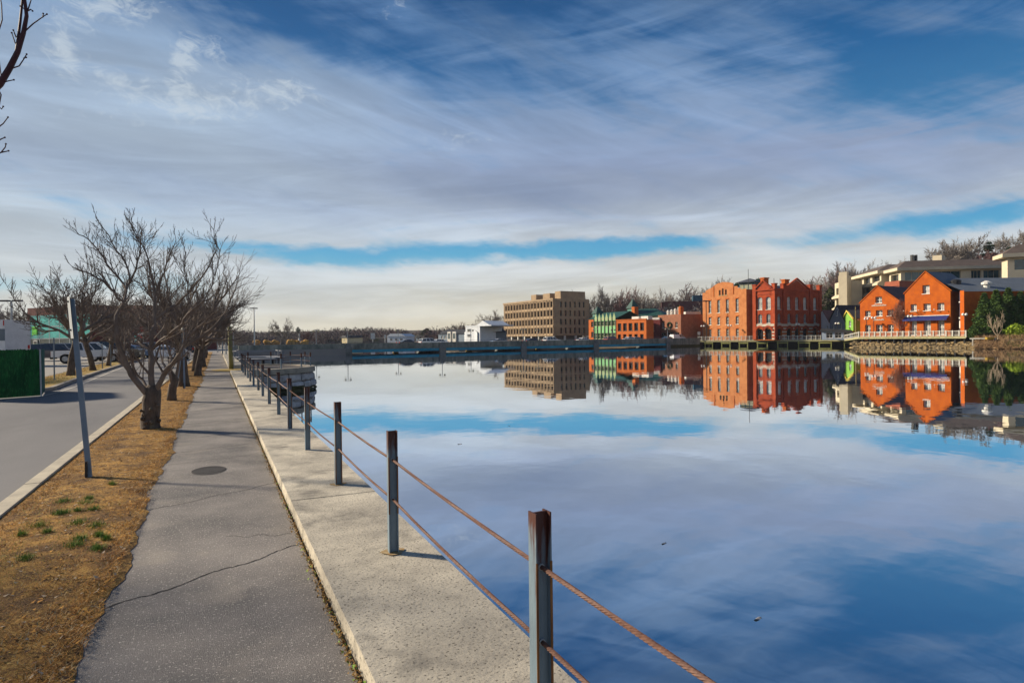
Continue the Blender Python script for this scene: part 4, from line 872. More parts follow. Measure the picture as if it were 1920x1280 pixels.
# lot lamp, banner, far left poles
lp = thing('lot_lamp', 'tall car park lamp with a double flat head behind the truck', 'lamp post', (0, 0, 0)); p = at(22.5, 62); PEND.append((lp, [float(q_) for q_ in (p[0], p[1], 1.2)], None, None, None, None))
mb = MB(); mb.tube([(0, 0, 0), (0, 0, 5.9)], [.13, .09], 8); mb.box(-.25, .25, -.25, .25, 0, .5); obj('pole', mb, SIGNB, lp)
for s_ in (-1, 1): mb = MB(); mb.box(min(s_ * .15, s_ * 1.05), max(s_ * .15, s_ * 1.05), -.2, .2, 5.85, 6.0, tx=.05); obj('lamp_head', mb, DARK, lp)
lp.rotation_euler = (0, 0, -YAW)
bn = thing('feather_banner', 'tall red and white banner on a pole among the parked cars', 'banner', (0, 0, 0)); p = at(264, 78); PEND.append((bn, [float(q_) for q_ in (p[0], p[1], 1.2)], None, None, None, None)); bn.rotation_euler = (0, 0, -YAW)
mb = MB(); mb.tube([(-.4, 0, 0), (-.4, 0, 3.2), (-.3, 0, 3.6), (0, 0, 3.8)], .03, 5); obj('pole', mb, DARK, bn)
mb = MB()
for i in range(8): z0, z1 = .9 + i * .34, .9 + (i + 1) * .34; a = .05 * math.sin(i * 1.3); b_ = .05 * math.sin((i + 1) * 1.3); mb.box(-.38, .38, a - .01, a + .01, z0, z1, 1 if i in (1, 4, 6, 7) else 0)
obj('cloth', mb, [WHITEP, mat('banner_red', (.6, .05, .03), (.5, .04, .03), 3, .8)], bn)
#MORE
# ------------------------------------------------------------------ road bridge
BA = np.array([23.3, 125.4]); BB = np.array([126.7, 140.2]); BD = (BB - BA) / np.linalg.norm(BB - BA); BANG = math.atan2(BD[1], BD[0]); fb = Fr(BA[0], BA[1], 0, BANG)
def bx(px):                                   # distance along the bridge front of a picture column
    u = ray(px, 640)[:2]; m_ = np.array([[u[0], -BD[0]], [u[1], -BD[1]]]); return np.linalg.solve(m_, BA)[1]
br = thing('road_bridge', 'low concrete road bridge with blue-green girders crossing the river', 'bridge', (BA[0], BA[1], 0)); BW = 11.0
piers = [bx(p) for p in (652, 829, 981, 1117, 1252)]; xl, xr_ = bx(447), bx(1313)
mb = MB(); mb.box(xl, xr_, .05, BW - .05, 1.0, 1.35, fr=fb); obj('deck', mb, LOT, br)
def ptop(x): return 2.05 + .0022 * (x - xl)
for y0, y1 in ((0, .3), (BW - .3, BW)):
    mb = MB(); x = xl
    while x < xr_ - .1:
        x1 = min(x + 6.2, xr_); n = len(mb.v)
        mb.prism([(x, .95), (x1 - .04, .95), (x1 - .04, ptop(x1)), (x, ptop(x))], y0, y1, fr=fb); x = x1
    mb.box(xl, xr_, y0 - .08, y1 + .08, 1.22, 1.36, fr=fb)
    obj('parapet', mb, CONC2, br)
for a, b_ in zip(piers, piers[1:]):
    for y in (-.04, 2.9, 5.6, 8.3, BW - .6):
        mb = MB(); mb.box(a + .76, b_ - .76, y, y + .35, .36, .94, fr=fb); obj('girder', mb, TEAL, br)
for k in range(int((xr_ - xl) / 3.1)): mb = MB(); x = xl + 1.2 + 3.1 * k; mb.box(x, x + .22, -.06, -.002, 1.37, ptop(x) - .12, fr=fb); obj('parapet_rib', mb, CONC2, br)
for x in piers:
    mb = MB(); mb.box(x - .75, x + .75, -.35, BW + .35, -2.4, 1.5, fr=fb); mb.box(x - .55, x + .55, -.25, .1, 1.5, 2.12, fr=fb); obj('pier', mb, mat('pier_concrete', (.24, .25, .24), (.14, .15, .14), 1, .9), br)
mb = MB(); mb.box(xl, piers[0] - .8, .1, BW - .1, -2.4, 1.0, fr=fb); mb.box(xl, piers[0] - .8, -.35, .1, -2.4, .12, fr=fb); mb.box(xl, piers[0] - .8, -.15, .09, .86, 1.0, fr=fb); mb.box(piers[-1] + .8, xr_ + .0, .1, BW - .1, -2.4, 1.0, fr=fb); obj('abutment', mb, CONC2, br); mb = MB(); mb.box(xl, piers[0] - .85, -.02, .095, .12, .5, fr=fb); mb.box(piers[-1] + .85, xr_, -.02, .095, -.5, .5, fr=fb); obj('tide_band', mb, STONEW, br)
YEL = mat('yellow_float', (.55, .36, .03), (.35, .22, .03), 2, .7)
for k, (a, b_) in enumerate(((773, 782), (916, 926), (1051, 1057), (1128, 1170))):
    mb = MB(); mb.box(bx(a), bx(b_), BW - 1.2, BW - .5, .02, .38, fr=fb); [mb.tube([fb.p(bx(a) + j * .5, BW - 1.3, .2), fb.p(bx(a) + j * .5 + .2, BW - 1.3, .5)], .06, 5) for j in range(4)]
    tag(obj('navigation_float', mb, YEL), 'yellow ' + ['float under the second bridge span from the left end', 'float under the third bridge span', 'float under the fourth bridge span', 'long float under the fifth bridge span'][k], 'float', 'yellow floats under the bridge')
rl = thing('bridge_railing', 'thin metal railing along the top of the bridge parapet', 'railing', (BA[0], BA[1], 1.9)); mb = MB(); x = xl + 1
mb2 = MB(); mb.tube([fb.p(xl, .15, ptop(xl) + .36), fb.p(xr_, .15, ptop(xr_) + .36)], .022, 4); obj('handrail', mb, GALV, rl)
mb = MB()
while x < xr_: mb.tube([fb.p(x, .15, ptop(x) - .05), fb.p(x, .15, ptop(x) + .36)], .025, 4); x += 3.1
obj('balusters', mb, GALV, rl)
lampb = thing('bridge_lamp', 'x', 'street lamp', (0, 0, 0), 0, 'double-headed lamps along the bridge')
mb = MB(); mb.tube([(0, 0, 0), (0, 0, 3.35)], [.08, .05], 7); mb.lathe([(.14, 0), (.12, .3), (.07, .4)], 8); obj('pole', mb, GALV, lampb)
mb = MB(); mb.tube([(-.5, 0, 3.2), (-.3, 0, 3.38), (.3, 0, 3.38), (.5, 0, 3.2)], .03, 5); obj('cross_arm', mb, GALV, lampb)
for s_ in (-1, 1): mb = MB(); mb.lathe([(.05, .28), (.2, .16), (.24, .0), (.14, -.16), (.02, -.2)], 8, (s_ * .5, 0, 3.05)); obj('lamp_head', mb, mat('lamp_cream', (.5, .46, .3), (.35, .32, .22), 2, .4), lampb)
for i, (px, far) in enumerate(((614, 1), (652, 0), (777, 1), (829, 0), (920, 1), (981, 0), (1051, 1), (1117, 0), (1196, 1), (1252, 0))):
    q = fb.p(bx(px) + (0.9 if far else 0), BW - .4 if far else .05, 1.75 if not far else 1.7)
    place(lampb, q, -YAW, f'double-headed lamp on the {"far" if far else "near"} side of the bridge, {ORD[i]} counting from the left')
# traffic on the bridge
for i, (kd, pm, px, y, dr, lb) in enumerate((('sedan', NAVY, 776, 3.0, 0, 'dark car on the bridge in front of the low white building'), ('suv', WHT, 817, 3.0, 0, 'white hatchback on the bridge left of its second pier'), ('sedan', WHT, 847, 6.8, 180, 'white saloon on the bridge before the grey-blue row house'),
        ('sedan', NAVY, 1012, 3, 0, 'dark saloon on the bridge before the tan office block'), ('suv', WHT, 1049, 3, 0, 'white hatchback on the bridge below the dark side of the tan block'), ('sedan', GREY, 964, 6.8, 180, 'silver saloon on the bridge below the left end of the tan block'), ('sedan', WHT, 1110, 3, 0, 'white saloon on the bridge before the green-fronted building'),
        ('suv', REDC, 1162, 3, 0, 'red car on the bridge at the orange brick arcade'), ('sedan', WHT, 1196, 3, 0, 'white saloon on the bridge beneath the white roof canopy'), ('sedan', BLU, 1268, 3, 0, 'blue car on the bridge ahead of the white van'), ('sedan', GREY, 1224, 6.8, 180, 'silver car on the bridge below the wreath'))):
    q = fb.p(bx(px), y, 1.36); c = car(kd, pm, lb, 'cars crossing the bridge'); place(c, q, BANG + math.radians(dr))
vn = car('van', WHT, 'white panel van at the right end of the bridge', 'cars crossing the bridge'); place(vn, fb.p(bx(1286), 3, 1.36), BANG)

# ------------------------------------------------------------------ buildings across the river
def rects(P, hs, rt, mats, **k):
    for h in hs: window(P, h, rt, mats, **k)
# tan office block
TAN = mat('tan_precast', (.42, .305, .185), (.30, .215, .14), .5, .85); TANS = mat('tan_precast_side', (.40, .28, .22), (.32, .23, .18), .5, .85)
G_D = glass('glass_dark', (.02, .025, .03)); G_S = glass('glass_sky', (.16, .22, .25)); G_W = glass('glass_blind', (.50, .55, .55), .25)
fr, w_ = base_frame(945, 245, 1038, 215, 1.9); rt = broot('office_block', 'tan precast office block of four window rows with rooftop boxes', fr); dp = 15.2; H = 14.3
mb = MB(); panel.size = (w_, dp); zr = [2.35 + 3.0 * k for k in range(4)]; cw = (w_ - 1) / 16
hf = [(0.8 + cw * i + cw * .24, 0.8 + cw * i + cw * .90, z, z + 2.0) for i in range(16) for z in zr]
sw = (dp - 3.6) / 6; hs = [(2.4 + sw * i + sw * .2, 2.4 + sw * i + sw * .62, z, z + 1.95) for i in range(6) for z in zr]
Pf = panel(mb, fr, 'front', w_, H, hf, .45, 0, 1.6); Pr = panel(mb, fr, 'right', dp, H, hs, .45, 0, 1.6); panel(mb, fr, 'left', dp, H, [], z0=1.6); panel(mb, fr, 'back', w_, H, [], z0=1.6)
mb.box(.05, w_ - .05, .05, dp - .05, 1.6, 1.75, fr=fr); mb.box(.05, w_ - .05, .05, dp - .05, H - .3, H - .1, fr=fr)
obj('wall', mb, TAN, rt)
mb = MB()
for z in zr: mb.box(.3, w_ - .2, -.12, -.0, z - .85, z - .2, fr=fr)
for i in range(17): mb.box(.72 + cw * i, .9 + cw * i, -.2, -.123, 1.7, H - .4, fr=fr)
mb.box(-.1, w_ + .12, -.25, -.0, H - .5, H + .12, fr=fr); obj('fins', mb, TAN, rt)
rects(Pf, hf, rt, [DARK, G_D], t=.4, nx=1, nz=1, sill=False); rects(Pr, hs, rt, [DARK, G_D], t=.4, nx=1, nz=1, sill=False)
mb = MB(); mb.box(3, w_ - 1.6, 1.8, dp - 2, 0, 1.59, fr=fr); obj('ground_floor', mb, mat('lobby', (.12, .11, .10), (.2, .18, .16), .3, .6), rt)
for i in range(8): mb = MB(); x = .5 + i * (w_ - 1.2) / 7; mb.box(x, x + .6, .1, .7, 0, 1.6, fr=fr); obj('column', mb, WHITEP, rt)
for i in range(1, 4): mb = MB(); y = i * 4.6; mb.box(w_ - .7, w_ - .1, y, y + .6, 0, 1.6, fr=fr); obj('column', mb, WHITEP, rt)
for a, b_, c, d, z in ((15.5, 19, 3, 9, 2.4), (23.5, 28, 3, 9, 2.3), (30.5, 34, 3.5, 14, 2.7), (19, 30.5, 6, 11, 1.8)): mb = MB(); mb.box(a, b_, c, d, H - .1, H + z, fr=fr); obj('roof_box', mb, TAN, rt)

# small pale buildings left of it
GB = mat('blue_clapboard', (.22, .28, .34), (.18, .23, .29), 1, .8); ROOFD = mat('dark_roof', (.045, .05, .06), (.03, .033, .04), 1, .8)
fr, w_ = base_frame(822, 218, 871, 208, 1.5); rt = broot('row_house', 'low grey-blue house with two white framed bays behind the bridge', fr)
mb = MB(); panel.size = (w_, 8); hs = [(1.6, 2.6, 1.4, 2.4), (3.4, 4.4, 1.4, 2.4), (6.0, 7.0, 1.5, 2.6), (8.6, 9.6, 1.5, 2.6)]; hs = [h for h in hs if h[1] < w_ - .2]
P = panel(mb, fr, 'front', w_, 3.0, hs); mb.prism([(0, 0), (8, 0), (8, 3), (4, 4.5), (0, 3)], 0, .02, fr=Fr(*fr.p(w_, 0, 0)[:2], fr.o[2], fr.ang + PI / 2)); panel(mb, fr, 'left', 8, 3, []); obj('wall', mb, GB, rt); rects(P, hs, rt, [WHITEP, G_D], fw=.14)
mb = MB(); mb.poly([fr.p(-.2, -.3, 2.95), fr.p(w_ + .2, -.3, 2.95), fr.p(w_ + .2, 4, 4.5), fr.p(-.2, 4, 4.5)]); mb.poly([fr.p(-.2, 8.3, 2.95), fr.p(-.2, 4, 4.5), fr.p(w_ + .2, 4, 4.5), fr.p(w_ + .2, 8.3, 2.95)]); obj('roof', mb, ROOFD, rt)
for x in (5.6, 8.3): mb = MB(); mb.box(x, x + 1.7, -.5, -.02, 0.3, 3.7, fr=fr); mb.box(x + .3, x + 1.4, -.53, -.5, 1.3, 3.2, 1, fr); obj('bay', mb, [WHITEP, G_S], rt)
fr, w_ = base_frame(873, 205, 900, 199, 1.5); rt = broot('white_building', 'white flat-topped three-storey building beyond the bridge', fr); WW = mat('white_siding', (.72, .76, .80), (.62, .66, .7), 1, .7)
mb = MB(); panel.size = (w_, 9); hs = [(1.0 + k * .75, 1.65 + k * .75, z, z + .85) for k in range(3) for z in (1.9, 3.6)]; P = panel(mb, fr, 'front', w_, 5.2, hs); panel(mb, fr, 'right', 9, 5.2, []); panel(mb, fr, 'left', 9, 5.2, []); mb.box(.05, w_ - .05, .05, 9, 5.0, 5.15, fr=fr); obj('wall', mb, WW, rt); rects(P, hs, rt, [WHITEP, G_D], fw=.05, nx=1, nz=1)
mb = MB(); mb.box(-.1, w_ + 6, -.1, 9.1, 5.2, 5.5, fr=fr); mb.prism([(w_ - 2, 5.5), (w_ + 5, 5.5), (w_ + 1.6, 6.9)], 0, 8, fr=fr); obj('roof', mb, WW, rt)
fr, w_ = base_frame(896, 200, 950, 205, 1.5); rt = broot('grey_blue_house', 'long grey-blue building with a black roof beside the tan block', fr)
mb = MB(); panel.size = (w_, 9); hs = [(1.6, 2.3, 1.3, 2.4), (4.3, 5, 1.3, 2.4), (5.6, 6.4, 1.3, 2.4)]; P = panel(mb, fr, 'front', w_, 3.4, hs); mb.prism([(0, 0), (9, 0), (9, 3.4), (4.5, 5.2), (0, 3.4)], 0, .02, fr=Fr(*fr.p(0, 0, 0)[:2], fr.o[2], fr.ang + PI / 2)); panel(mb, fr, 'right', 9, 3.4, []); obj('wall', mb, mat('slate_clapboard', (.16, .19, .22), (.12, .15, .18), 1, .8), rt); rects(P, hs, rt, [WHITEP, G_D])
mb = MB(); mb.poly([fr.p(-.4, -.4, 3.3), fr.p(w_, -.4, 3.3), fr.p(w_, 4.5, 5.25), fr.p(-.4, 4.5, 5.25)]); mb.poly([fr.p(-.4, 9.4, 3.3), fr.p(-.4, 4.5, 5.25), fr.p(w_, 4.5, 5.25), fr.p(w_, 9.4, 3.3)]); obj('roof', mb, ROOFD, rt)
mb = MB(); mb.poly([fr.p(-.42, -.4, 3.3), fr.p(-.42, 4.5, 5.25), fr.p(-.42, 9.4, 3.3), fr.p(-.42, 9.4, .1), fr.p(-.42, -.4, .1)]); obj('gable', mb, WW, rt)
# far low white pavilions, houses, boats on the far shore
for i, (pa, pb, D, h_, m_, lb) in enumerate(((726, 760, 300, 2.9, WW, 'low white waterside building with a curved roof far beyond the bridge'), (641, 651, 300, 2.4, mat('cream', (.7, .6, .35), (.6, .5, .3), 1, .8), 'tiny cream hut far beyond the bridge'),
        (590, 604, 420, 4.0, GB, 'faint grey house far across the water'), (668, 690, 420, 3.4, GB, 'low grey-blue shed on the far shore'), (560, 580, 420, 3, WW, 'pale house on the far shore behind the bridge end'), (780, 800, 330, 2.2, GB, 'small grey building on the far shore beside the white pavilion'))):
    fr, w_ = base_frame(pa, D, pb, D - 4, 1.3); rt = broot('far_building', lb, fr, 'house'); mb = MB(); panel.size = (w_, 8); hs = [(w_ * .15 + k * w_ * .28, w_ * .15 + k * w_ * .28 + w_ * .14, 1.0, 1.9) for k in range(3)]
    P = panel(mb, fr, 'front', w_, h_, hs); panel(mb, fr, 'right', 8, h_, []); panel(mb, fr, 'left', 8, h_, []); obj('wall', mb, m_, rt); rects(P, hs, rt, [WHITEP, G_D])
    mb = MB(); mb.prism([(-.3, h_), (w_ + .3, h_), (w_ * .8, h_ + 1.2), (w_ * .2, h_ + 1.3)], -.3, 8.3, fr=fr); obj('roof', mb, WW if i == 0 else ROOFD, rt)
for i, (px, D, h_) in enumerate(((699, 300, 4.6), (722, 290, 3.6))):
    p = at(px, D); mb = MB(); mb.tube([(p[0], p[1], 1.3), (p[0], p[1], 1.3 + h_)], .16, 6); w2 = (1.0, .45)[i]; q = Fr(p[0], p[1], 1.3, -YAW); mb.box(-w2, w2, -.12, .12, h_ - (2.8, 1.4)[i], h_, fr=q)
    tag(obj('shore_sign', mb, WHITEP), ('white upright board standing on the far shore', 'narrow white board on the far shore left of the white pavilion')[i], 'sign')
p = at(561, 330); mb = MB(); mb.lathe([(.7, 0), (.6, 1.2), (.3, 3.0), (.5, 4.2), (.1, 4.8)], 8, (p[0], p[1], 1.5)); tag(obj('white_marker', mb, WHITEP), 'small white upright marker before the far wood', 'marker')
for i, (px, w2) in enumerate(((480, 1.4), (502, 1.5), (515.5, 2.0), (545, 2.4), (553, 1.8), (572, 1.6))):
    D = 190; p = at(px, D); mb = MB(); g_ = random.Random(i)
    for k in range(7): mb.ball((p[0] + g_.uniform(-w2, w2) * .5, p[1] + g_.uniform(-1, 1), 1.3 + g_.uniform(.4, 1.3)), g_.uniform(.5, .8), n=6)
    tag(obj('golden_bush', mb, mat('golden_shrub', (.62, .32, .06), (.35, .22, .08), 1.5, .95, .8, 5)), f'round golden-brown bush behind the left bridge end, {ORD[i]} from the left', 'bush', 'golden bushes behind the bridge end')
lp2 = thing('tall_lamp', 'tall pale lamp pole at the left end of the bridge', 'lamp post', (0, 0, 0)); p = at(477, 128); PEND.append((lp2, [float(q_) for q_ in (p[0], p[1], 1.3)], None, None, None, None)); mb = MB(); mb.tube([(0, 0, 0), (0, 0, 8.2)], [.16, .09], 8); mb.lathe([(.3, 0), (.25, .3), (.16, .4)], 8); obj('pole', mb, WHITEP, lp2); mb = MB(); mb.box(-.7, .7, -.15, .15, 8.1, 8.3); obj('lamp_head', mb, DARK, lp2)
# wooden landing by the near bank
WD = mat('grey_boards', (.33, .34, .36), (.22, .23, .25), 2, .85, stretch=(1, 6, 1))
ld = thing('wooden_landing', 'grey plank landing and gangway just beyond the stone bastion', 'landing', (3.6, 60, 1)); 
mb = MB(); [mb.box(1.6, 5.4, 58 + k * .3, 58 + k * .3 + .27, 1.42, 1.47) for k in range(26)]; obj('deck', mb, WD, ld)
for x, y in ((1.8, 58.2), (5.2, 58.2), (5.2, 62), (5.2, 65.6), (1.8, 65.6)): mb = MB(); mb.tube([(x, y, -2), (x, y, 2.05)], .1, 7); obj('pile', mb, WD, ld)
mb = MB(); mb.box(1.7, 5.3, 58.1, 58.2, 1.95, 2.03); mb.box(5.2, 5.3, 58.2, 65.6, 1.95, 2.03); mb.box(1.7, 5.3, 65.5, 65.6, 1.95, 2.03); obj('handrail', mb, WD, ld)
gw = thing('gangway', 'dark sloping gangway platform beside the grey landing', 'gangway', (3, 50, 1)); mb = MB(); mb.box(1.5, 4.0, 50, 51.6, 1.52, 1.6); mb.box(1.5, 3.6, 54, 55.4, 1.55, 1.64); obj('deck', mb, WD, gw); 
for x, y in ((3.8, 50.2), (3.8, 51.4), (3.4, 54.2), (3.4, 55.2)): mb = MB(); mb.tube([(x, y, -1), (x, y, 1.55)], .08, 6); obj('leg', mb, DARK, gw)

# green-fronted building with the turret roofs
ORB = mat('orange_brick', (.54, .145, .025), (.43, .10, .02), .9, .9, .2, 10, c3=(.42, .09, .03), s3=6, lo3=.58, hi3=.7)
ORB2 = mat('orange_brick_pale', (.56, .225, .08), (.44, .155, .05), .9, .9, .2, 10, c3=(.40, .13, .05), s3=5, lo3=.56, hi3=.7, c4=(.34, .11, .04), s4=.5, lo4=.5, hi4=.75, a4=.6)
RDB = mat('red_brick', (.33, .045, .028), (.24, .03, .022), .9, .9, .2, 10); GRN = mat('green_panel', (.22, .50, .22), (.16, .40, .17), .7, .7); GRD = mat('green_roof', (.02, .085, .07), (.014, .06, .055), .6, .6); GRP = mat('pale_green', (.36, .42, .22), (.28, .34, .18), 1, .7)
fr, w_ = base_frame(1104, 208, 1156, 194, 1.7); rt = broot('green_front_building', 'building with bright green panels, six small gables and dark green turret roofs', fr); dp = 3
xe = w_ * .22; mb = MB(); panel.size = (w_, dp); hs = [(xe * .42, xe * .8, 1.2, 2.9), (xe * .42, xe * .8, 4.6, 6.2)]; P = panel(mb, fr, 'front', xe, 6.9, hs); panel(mb, fr, 'left', dp, 6.9, []); obj('wall', mb, ORB, rt); rects(P, hs, rt, [DARK, G_D])
mb = MB(); gw_ = (w_ - xe) / 6; hs = [(xe + gw_ * k + .3, xe + gw_ * (k + 1) - .3, z0, z1) for k in range(6) for z0, z1 in ((.6, 2.4), (4.7, 6.2))]
top = [(0, 6.4), (xe - .01, 6.4)]
for k in range(6): top += [(xe + gw_ * k, 6.6), (xe + gw_ * (k + .5), 8.8), (xe + gw_ * (k + 1) - .02, 6.6)]
fr2 = Fr(*fr.p(0, -.12, 0)[:2], fr.o[2], fr.ang); P = panel(mb, fr2, 'front', w_, [(x, z) for x, z in top if x >= 0][2:] if False else top, hs, .25)
mb = MB(); fx = Fr(*fr.p(xe, -.12, 0)[:2], fr.o[2], fr.ang); hs2 = [(a - xe, b_ - xe, c, d) for a, b_, c, d in hs]; P = panel(mb, fx, 'front', w_ - xe, [(x - xe, z) for x, z in top[2:]], hs2, .25); obj('green_front', mb, GRN, rt)
rects(P, hs2, rt, [GRP, G_D], nx=3, nz=2)
for k in range(7): mb = MB(); x = gw_ * k; mb.box(x - .14, x + .14, -.2, -.01, 0, 7.0, fr=fx); obj('downpipe', mb, DARK, rt)
for k in range(6): mb = MB(); mb.poly([fx.p(gw_ * k + .1, -.03, 6.4), fx.p(gw_ * (k + 1) - .1, -.03, 6.4), fx.p(gw_ * (k + .5), -.03, 8.7)]); obj('gable', mb, GRP, rt)
mb = MB(); mb.poly([fr.p(-.2, -.1, 6.9), fr.p(w_ + .3, -.1, 6.9), fr.p(w_ + .3, 5, 9.2), fr.p(-.2, 5, 9.2)]); mb.poly([fr.p(-.2, 10, 6.9), fr.p(-.2, 5, 9.2), fr.p(w_ + .3, 5, 9.2), fr.p(w_ + .3, 10, 6.9)]); mb.poly([fr.p(-.2, -.1, 6.9), fr.p(-.2, 5, 9.2), fr.p(-.2, 10, 6.9)]); obj('roof', mb, GRD, rt)
def turret(px, D, s_, z0, z1, z2, root):
    p = at(px, D); q = Fr(p[0], p[1], 0, fr.ang); mb = MB(); mb.box(-s_ * .75, s_ * .75, -s_ * .75, s_ * .75, z0, z1, fr=q); obj('turret', mb, mat('turret_green', (.12, .30, .24), (.08, .2, .17), 1, .7), root)
    mb = MB(); n = len(mb.v); mb.v += [q.p(-s_, -s_, z1), q.p(s_, -s_, z1), q.p(s_, s_, z1), q.p(-s_, s_, z1), q.p(0, 0, z2)]; mb.f += [(n, n + 1, n + 4), (n + 1, n + 2, n + 4), (n + 2, n + 3, n + 4), (n + 3, n, n + 4), (n + 3, n + 2, n + 1, n)]; mb.m += [0] * 5; obj('turret_roof', mb, GRD, root)
turret(1121, 210, 1.6, 8, 10.6, 13.2, rt); turret(1187, 222, 1.8, 8, 12.8, 16.2, rt)
# long green roof behind
fr3, w3 = base_frame(1165, 222, 1246, 214, 1.7); mb = MB(); mb.box(0, w3, 0, 12, 0, 8.4, fr=fr3); obj('rear_wall', mb, GRP, rt); mb = MB(); mb.poly([fr3.p(-1, -.6, 8.2), fr3.p(w3 + .5, -.6, 8.2), fr3.p(w3 - 5, 6, 11.0), fr3.p(3, 6, 11.0)]); mb.poly([fr3.p(w3 + .5, -.6, 8.2), fr3.p(w3 + .5, 12, 8.2), fr3.p(w3 - 5, 6, 11.0)]); mb.poly([fr3.p(-1, 12, 8.2), fr3.p(-1, -.6, 8.2), fr3.p(3, 6, 11)]); obj('rear_roof', mb, GRD, rt)
p = at(1191, 212); q = Fr(p[0], p[1], 1.7, fr.ang); mb = MB(); mb.box(-.8, .8, -.8, .8, 0, 11.2, fr=q); obj('chimney', mb, ORB, rt)
# orange arcade block
fr, w_ = base_frame(1156, 191, 1212, 181, 1.7); rt = broot('orange_arcade', 'low orange brick building with five dark square openings below the chimney', fr); dp = 3
mb = MB(); panel.size = (w_, dp); sg = w_ / 5.3; hs = [(.5 + sg * k, .5 + sg * k + sg * .68, 3.0, 5.2) for k in range(5)] + [(.5 + sg * k, .5 + sg * k + sg * .6, .1, 1.9) for k in range(5)]
P = panel(mb, fr, 'front', w_, 6.1, hs, .5); panel(mb, fr, 'right', dp, 6.1, []); panel(mb, fr, 'left', dp, 6.1, []); mb.box(.02, w_ - .02, .05, dp, 5.6, 5.7, fr=fr); obj('wall', mb, ORB, rt); rects(P, hs, rt, [DARK, G_D], t=.45, nx=3, nz=2)
mb = MB(); mb.box(-.15, w_ + .15, -.15, .2, 6.1, 6.35, fr=fr); obj('parapet', mb, ORB, rt)
for a, b_ in ((w_ * .45, w_ * .68), (w_ * .76, w_ * .98)): mb = MB(); mb.box(a, b_, 1, 2.8, 5.7, 7.1, fr=fr); obj('roof_tent', mb, WHITEP, rt)
fr, w_ = base_frame(1212, 199, 1238, 196, 1.7); rt = broot('maroon_link', 'small maroon brick link building with a tan window', fr); mb = MB(); panel.size = (w_, 8); hs = [(1.2, 2.7, 2.8, 4.6)]; P = panel(mb, fr, 'front', w_, 6.4, hs); panel(mb, fr, 'right', 8, 6.4, []); mb.box(0.02, w_ - .02, .05, 8, 6.2, 6.38, fr=fr); obj('wall', mb, mat('maroon_brick', (.20, .04, .035), (.15, .03, .03), 1, .9), rt); rects(P, hs, rt, [PALEW, glass('tan_glass', (.28, .2, .08), .4)])
mb = MB(); mb.box(-.1, w_ * .9, .5, 3, 6.4, 7.1, fr=fr); obj('roof_tent', mb, WHITEP, rt); mb = MB(); mb.box(-3, 2.5, -2.6, -.02, 1.9, 2.15, fr=fr); obj('awning', mb, WHITEP, rt)
# brick block with wreath
PBK = mat('pink_brick', (.36, .15, .085), (.26, .11, .065), 1, .9)
fr, w_ = base_frame(1234, 198, 1277, 190, 1.7); rt = broot('wreath_building', 'salmon brick building with a green wreath on its front', fr); dp = 12
mb = MB(); panel.size = (w_, dp); hs = [(w_ * .18, w_ * .28, 3.7, 5.5), (w_ * .76, w_ * .86, 3.7, 5.5), (w_ * .14, w_ * .34, .2, 2.3), (w_ * .42, w_ * .64, .2, 2.3), (w_ * .72, w_ * .92, .2, 2.3)]
P = panel(mb, fr, 'front', w_, 7.8, hs); panel(mb, fr, 'right', dp, 7.8, []); panel(mb, fr, 'left', dp, 7.8, []); mb.box(.02, w_ - .02, .05, dp, 7.6, 7.75, fr=fr); obj('wall', mb, PBK, rt); rects(P, hs, rt, [WHITEP, G_D])
wr = MB(); c0 = (w_ * .52, 4.6); wr.tube([fr.p(c0[0] + .78 * math.cos(a), -.18, c0[1] + .78 * math.sin(a)) for a in [2 * PI * i / 16 for i in range(17)]], .24, 6); tag(obj('wreath', wr, mat('wreath_green', (.02, .04, .02), (.04, .05, .015), 6, .9)), 'round dark green wreath hung on the salmon brick front', 'wreath')
mb = MB(); mb.lathe([(.75, 0), (.75, 2.3), (.55, 2.6)], 10, fr.p(w_ * .8, 2.2, 7.7)); obj('chimney', mb, ORB, rt)
mb = MB(); [mb.lathe([(.45, 0), (.45, 1.0 + k * .2), (.6, 1.1 + k * .2), (.2, 1.6 + k * .2)], 8, fr.p(2.0 + k * 1.5, 2.5, 7.75)) for k in range(3)]; [mb.lathe([(.2, 0), (.2, 2.4)], 7, fr.p(w_ * .66, 2.4, 7.75))]; obj('roof_vent', mb, WHITEP, rt)
# dark brick row
DBR = mat('dark_row_brick', (.17, .04, .035), (.12, .03, .028), 1, .9)  # plain dark maroon brick for the whole row
fr, w_ = base_frame(1277, 193, 1319, 196, 1.7); rt = broot('dark_brick_row', 'dark maroon brick row with pale windows left of the tall orange block', fr); mb = MB(); panel.size = (w_, 9); hs = [(w_ * f, w_ * f + .6, 3.6, 5.4) for f in (.06, .2, .46, .58, .76, .88)] + [(w_ * f, w_ * f + 1.6, .3, 2.4) for f in (.1, .45, .75)]
P = panel(mb, fr, 'front', w_, 7.9, hs); panel(mb, fr, 'right', 9, 7.9, []); mb.box(.02, w_ - .02, .05, 9, 7.7, 7.85, fr=fr); obj('wall', mb, DBR, rt); rects(P, hs, rt, [WHITEP, G_S], nx=1); mb = MB(); mb.box(w_ * .3, w_ * .98, 1, 5, 7.9, 8.7, fr=fr); obj('roof_tent', mb, WHITEP, rt)
fr, w_ = base_frame(1241, 262, 1326, 258, 2.0); rt = broot('brown_building', 'larger purple-brown brick building rising behind the dark row', fr); mb = MB(); panel.size = (w_, 12); hs = [(w_ * f, w_ * f + 1.3, 11.0, 12.8) for f in (.06, .17, .72)] + [(w_ * f, w_ * f + 1.3, 7.0, 8.8) for f in (.06, .17, .3, .5, .72, .86)]
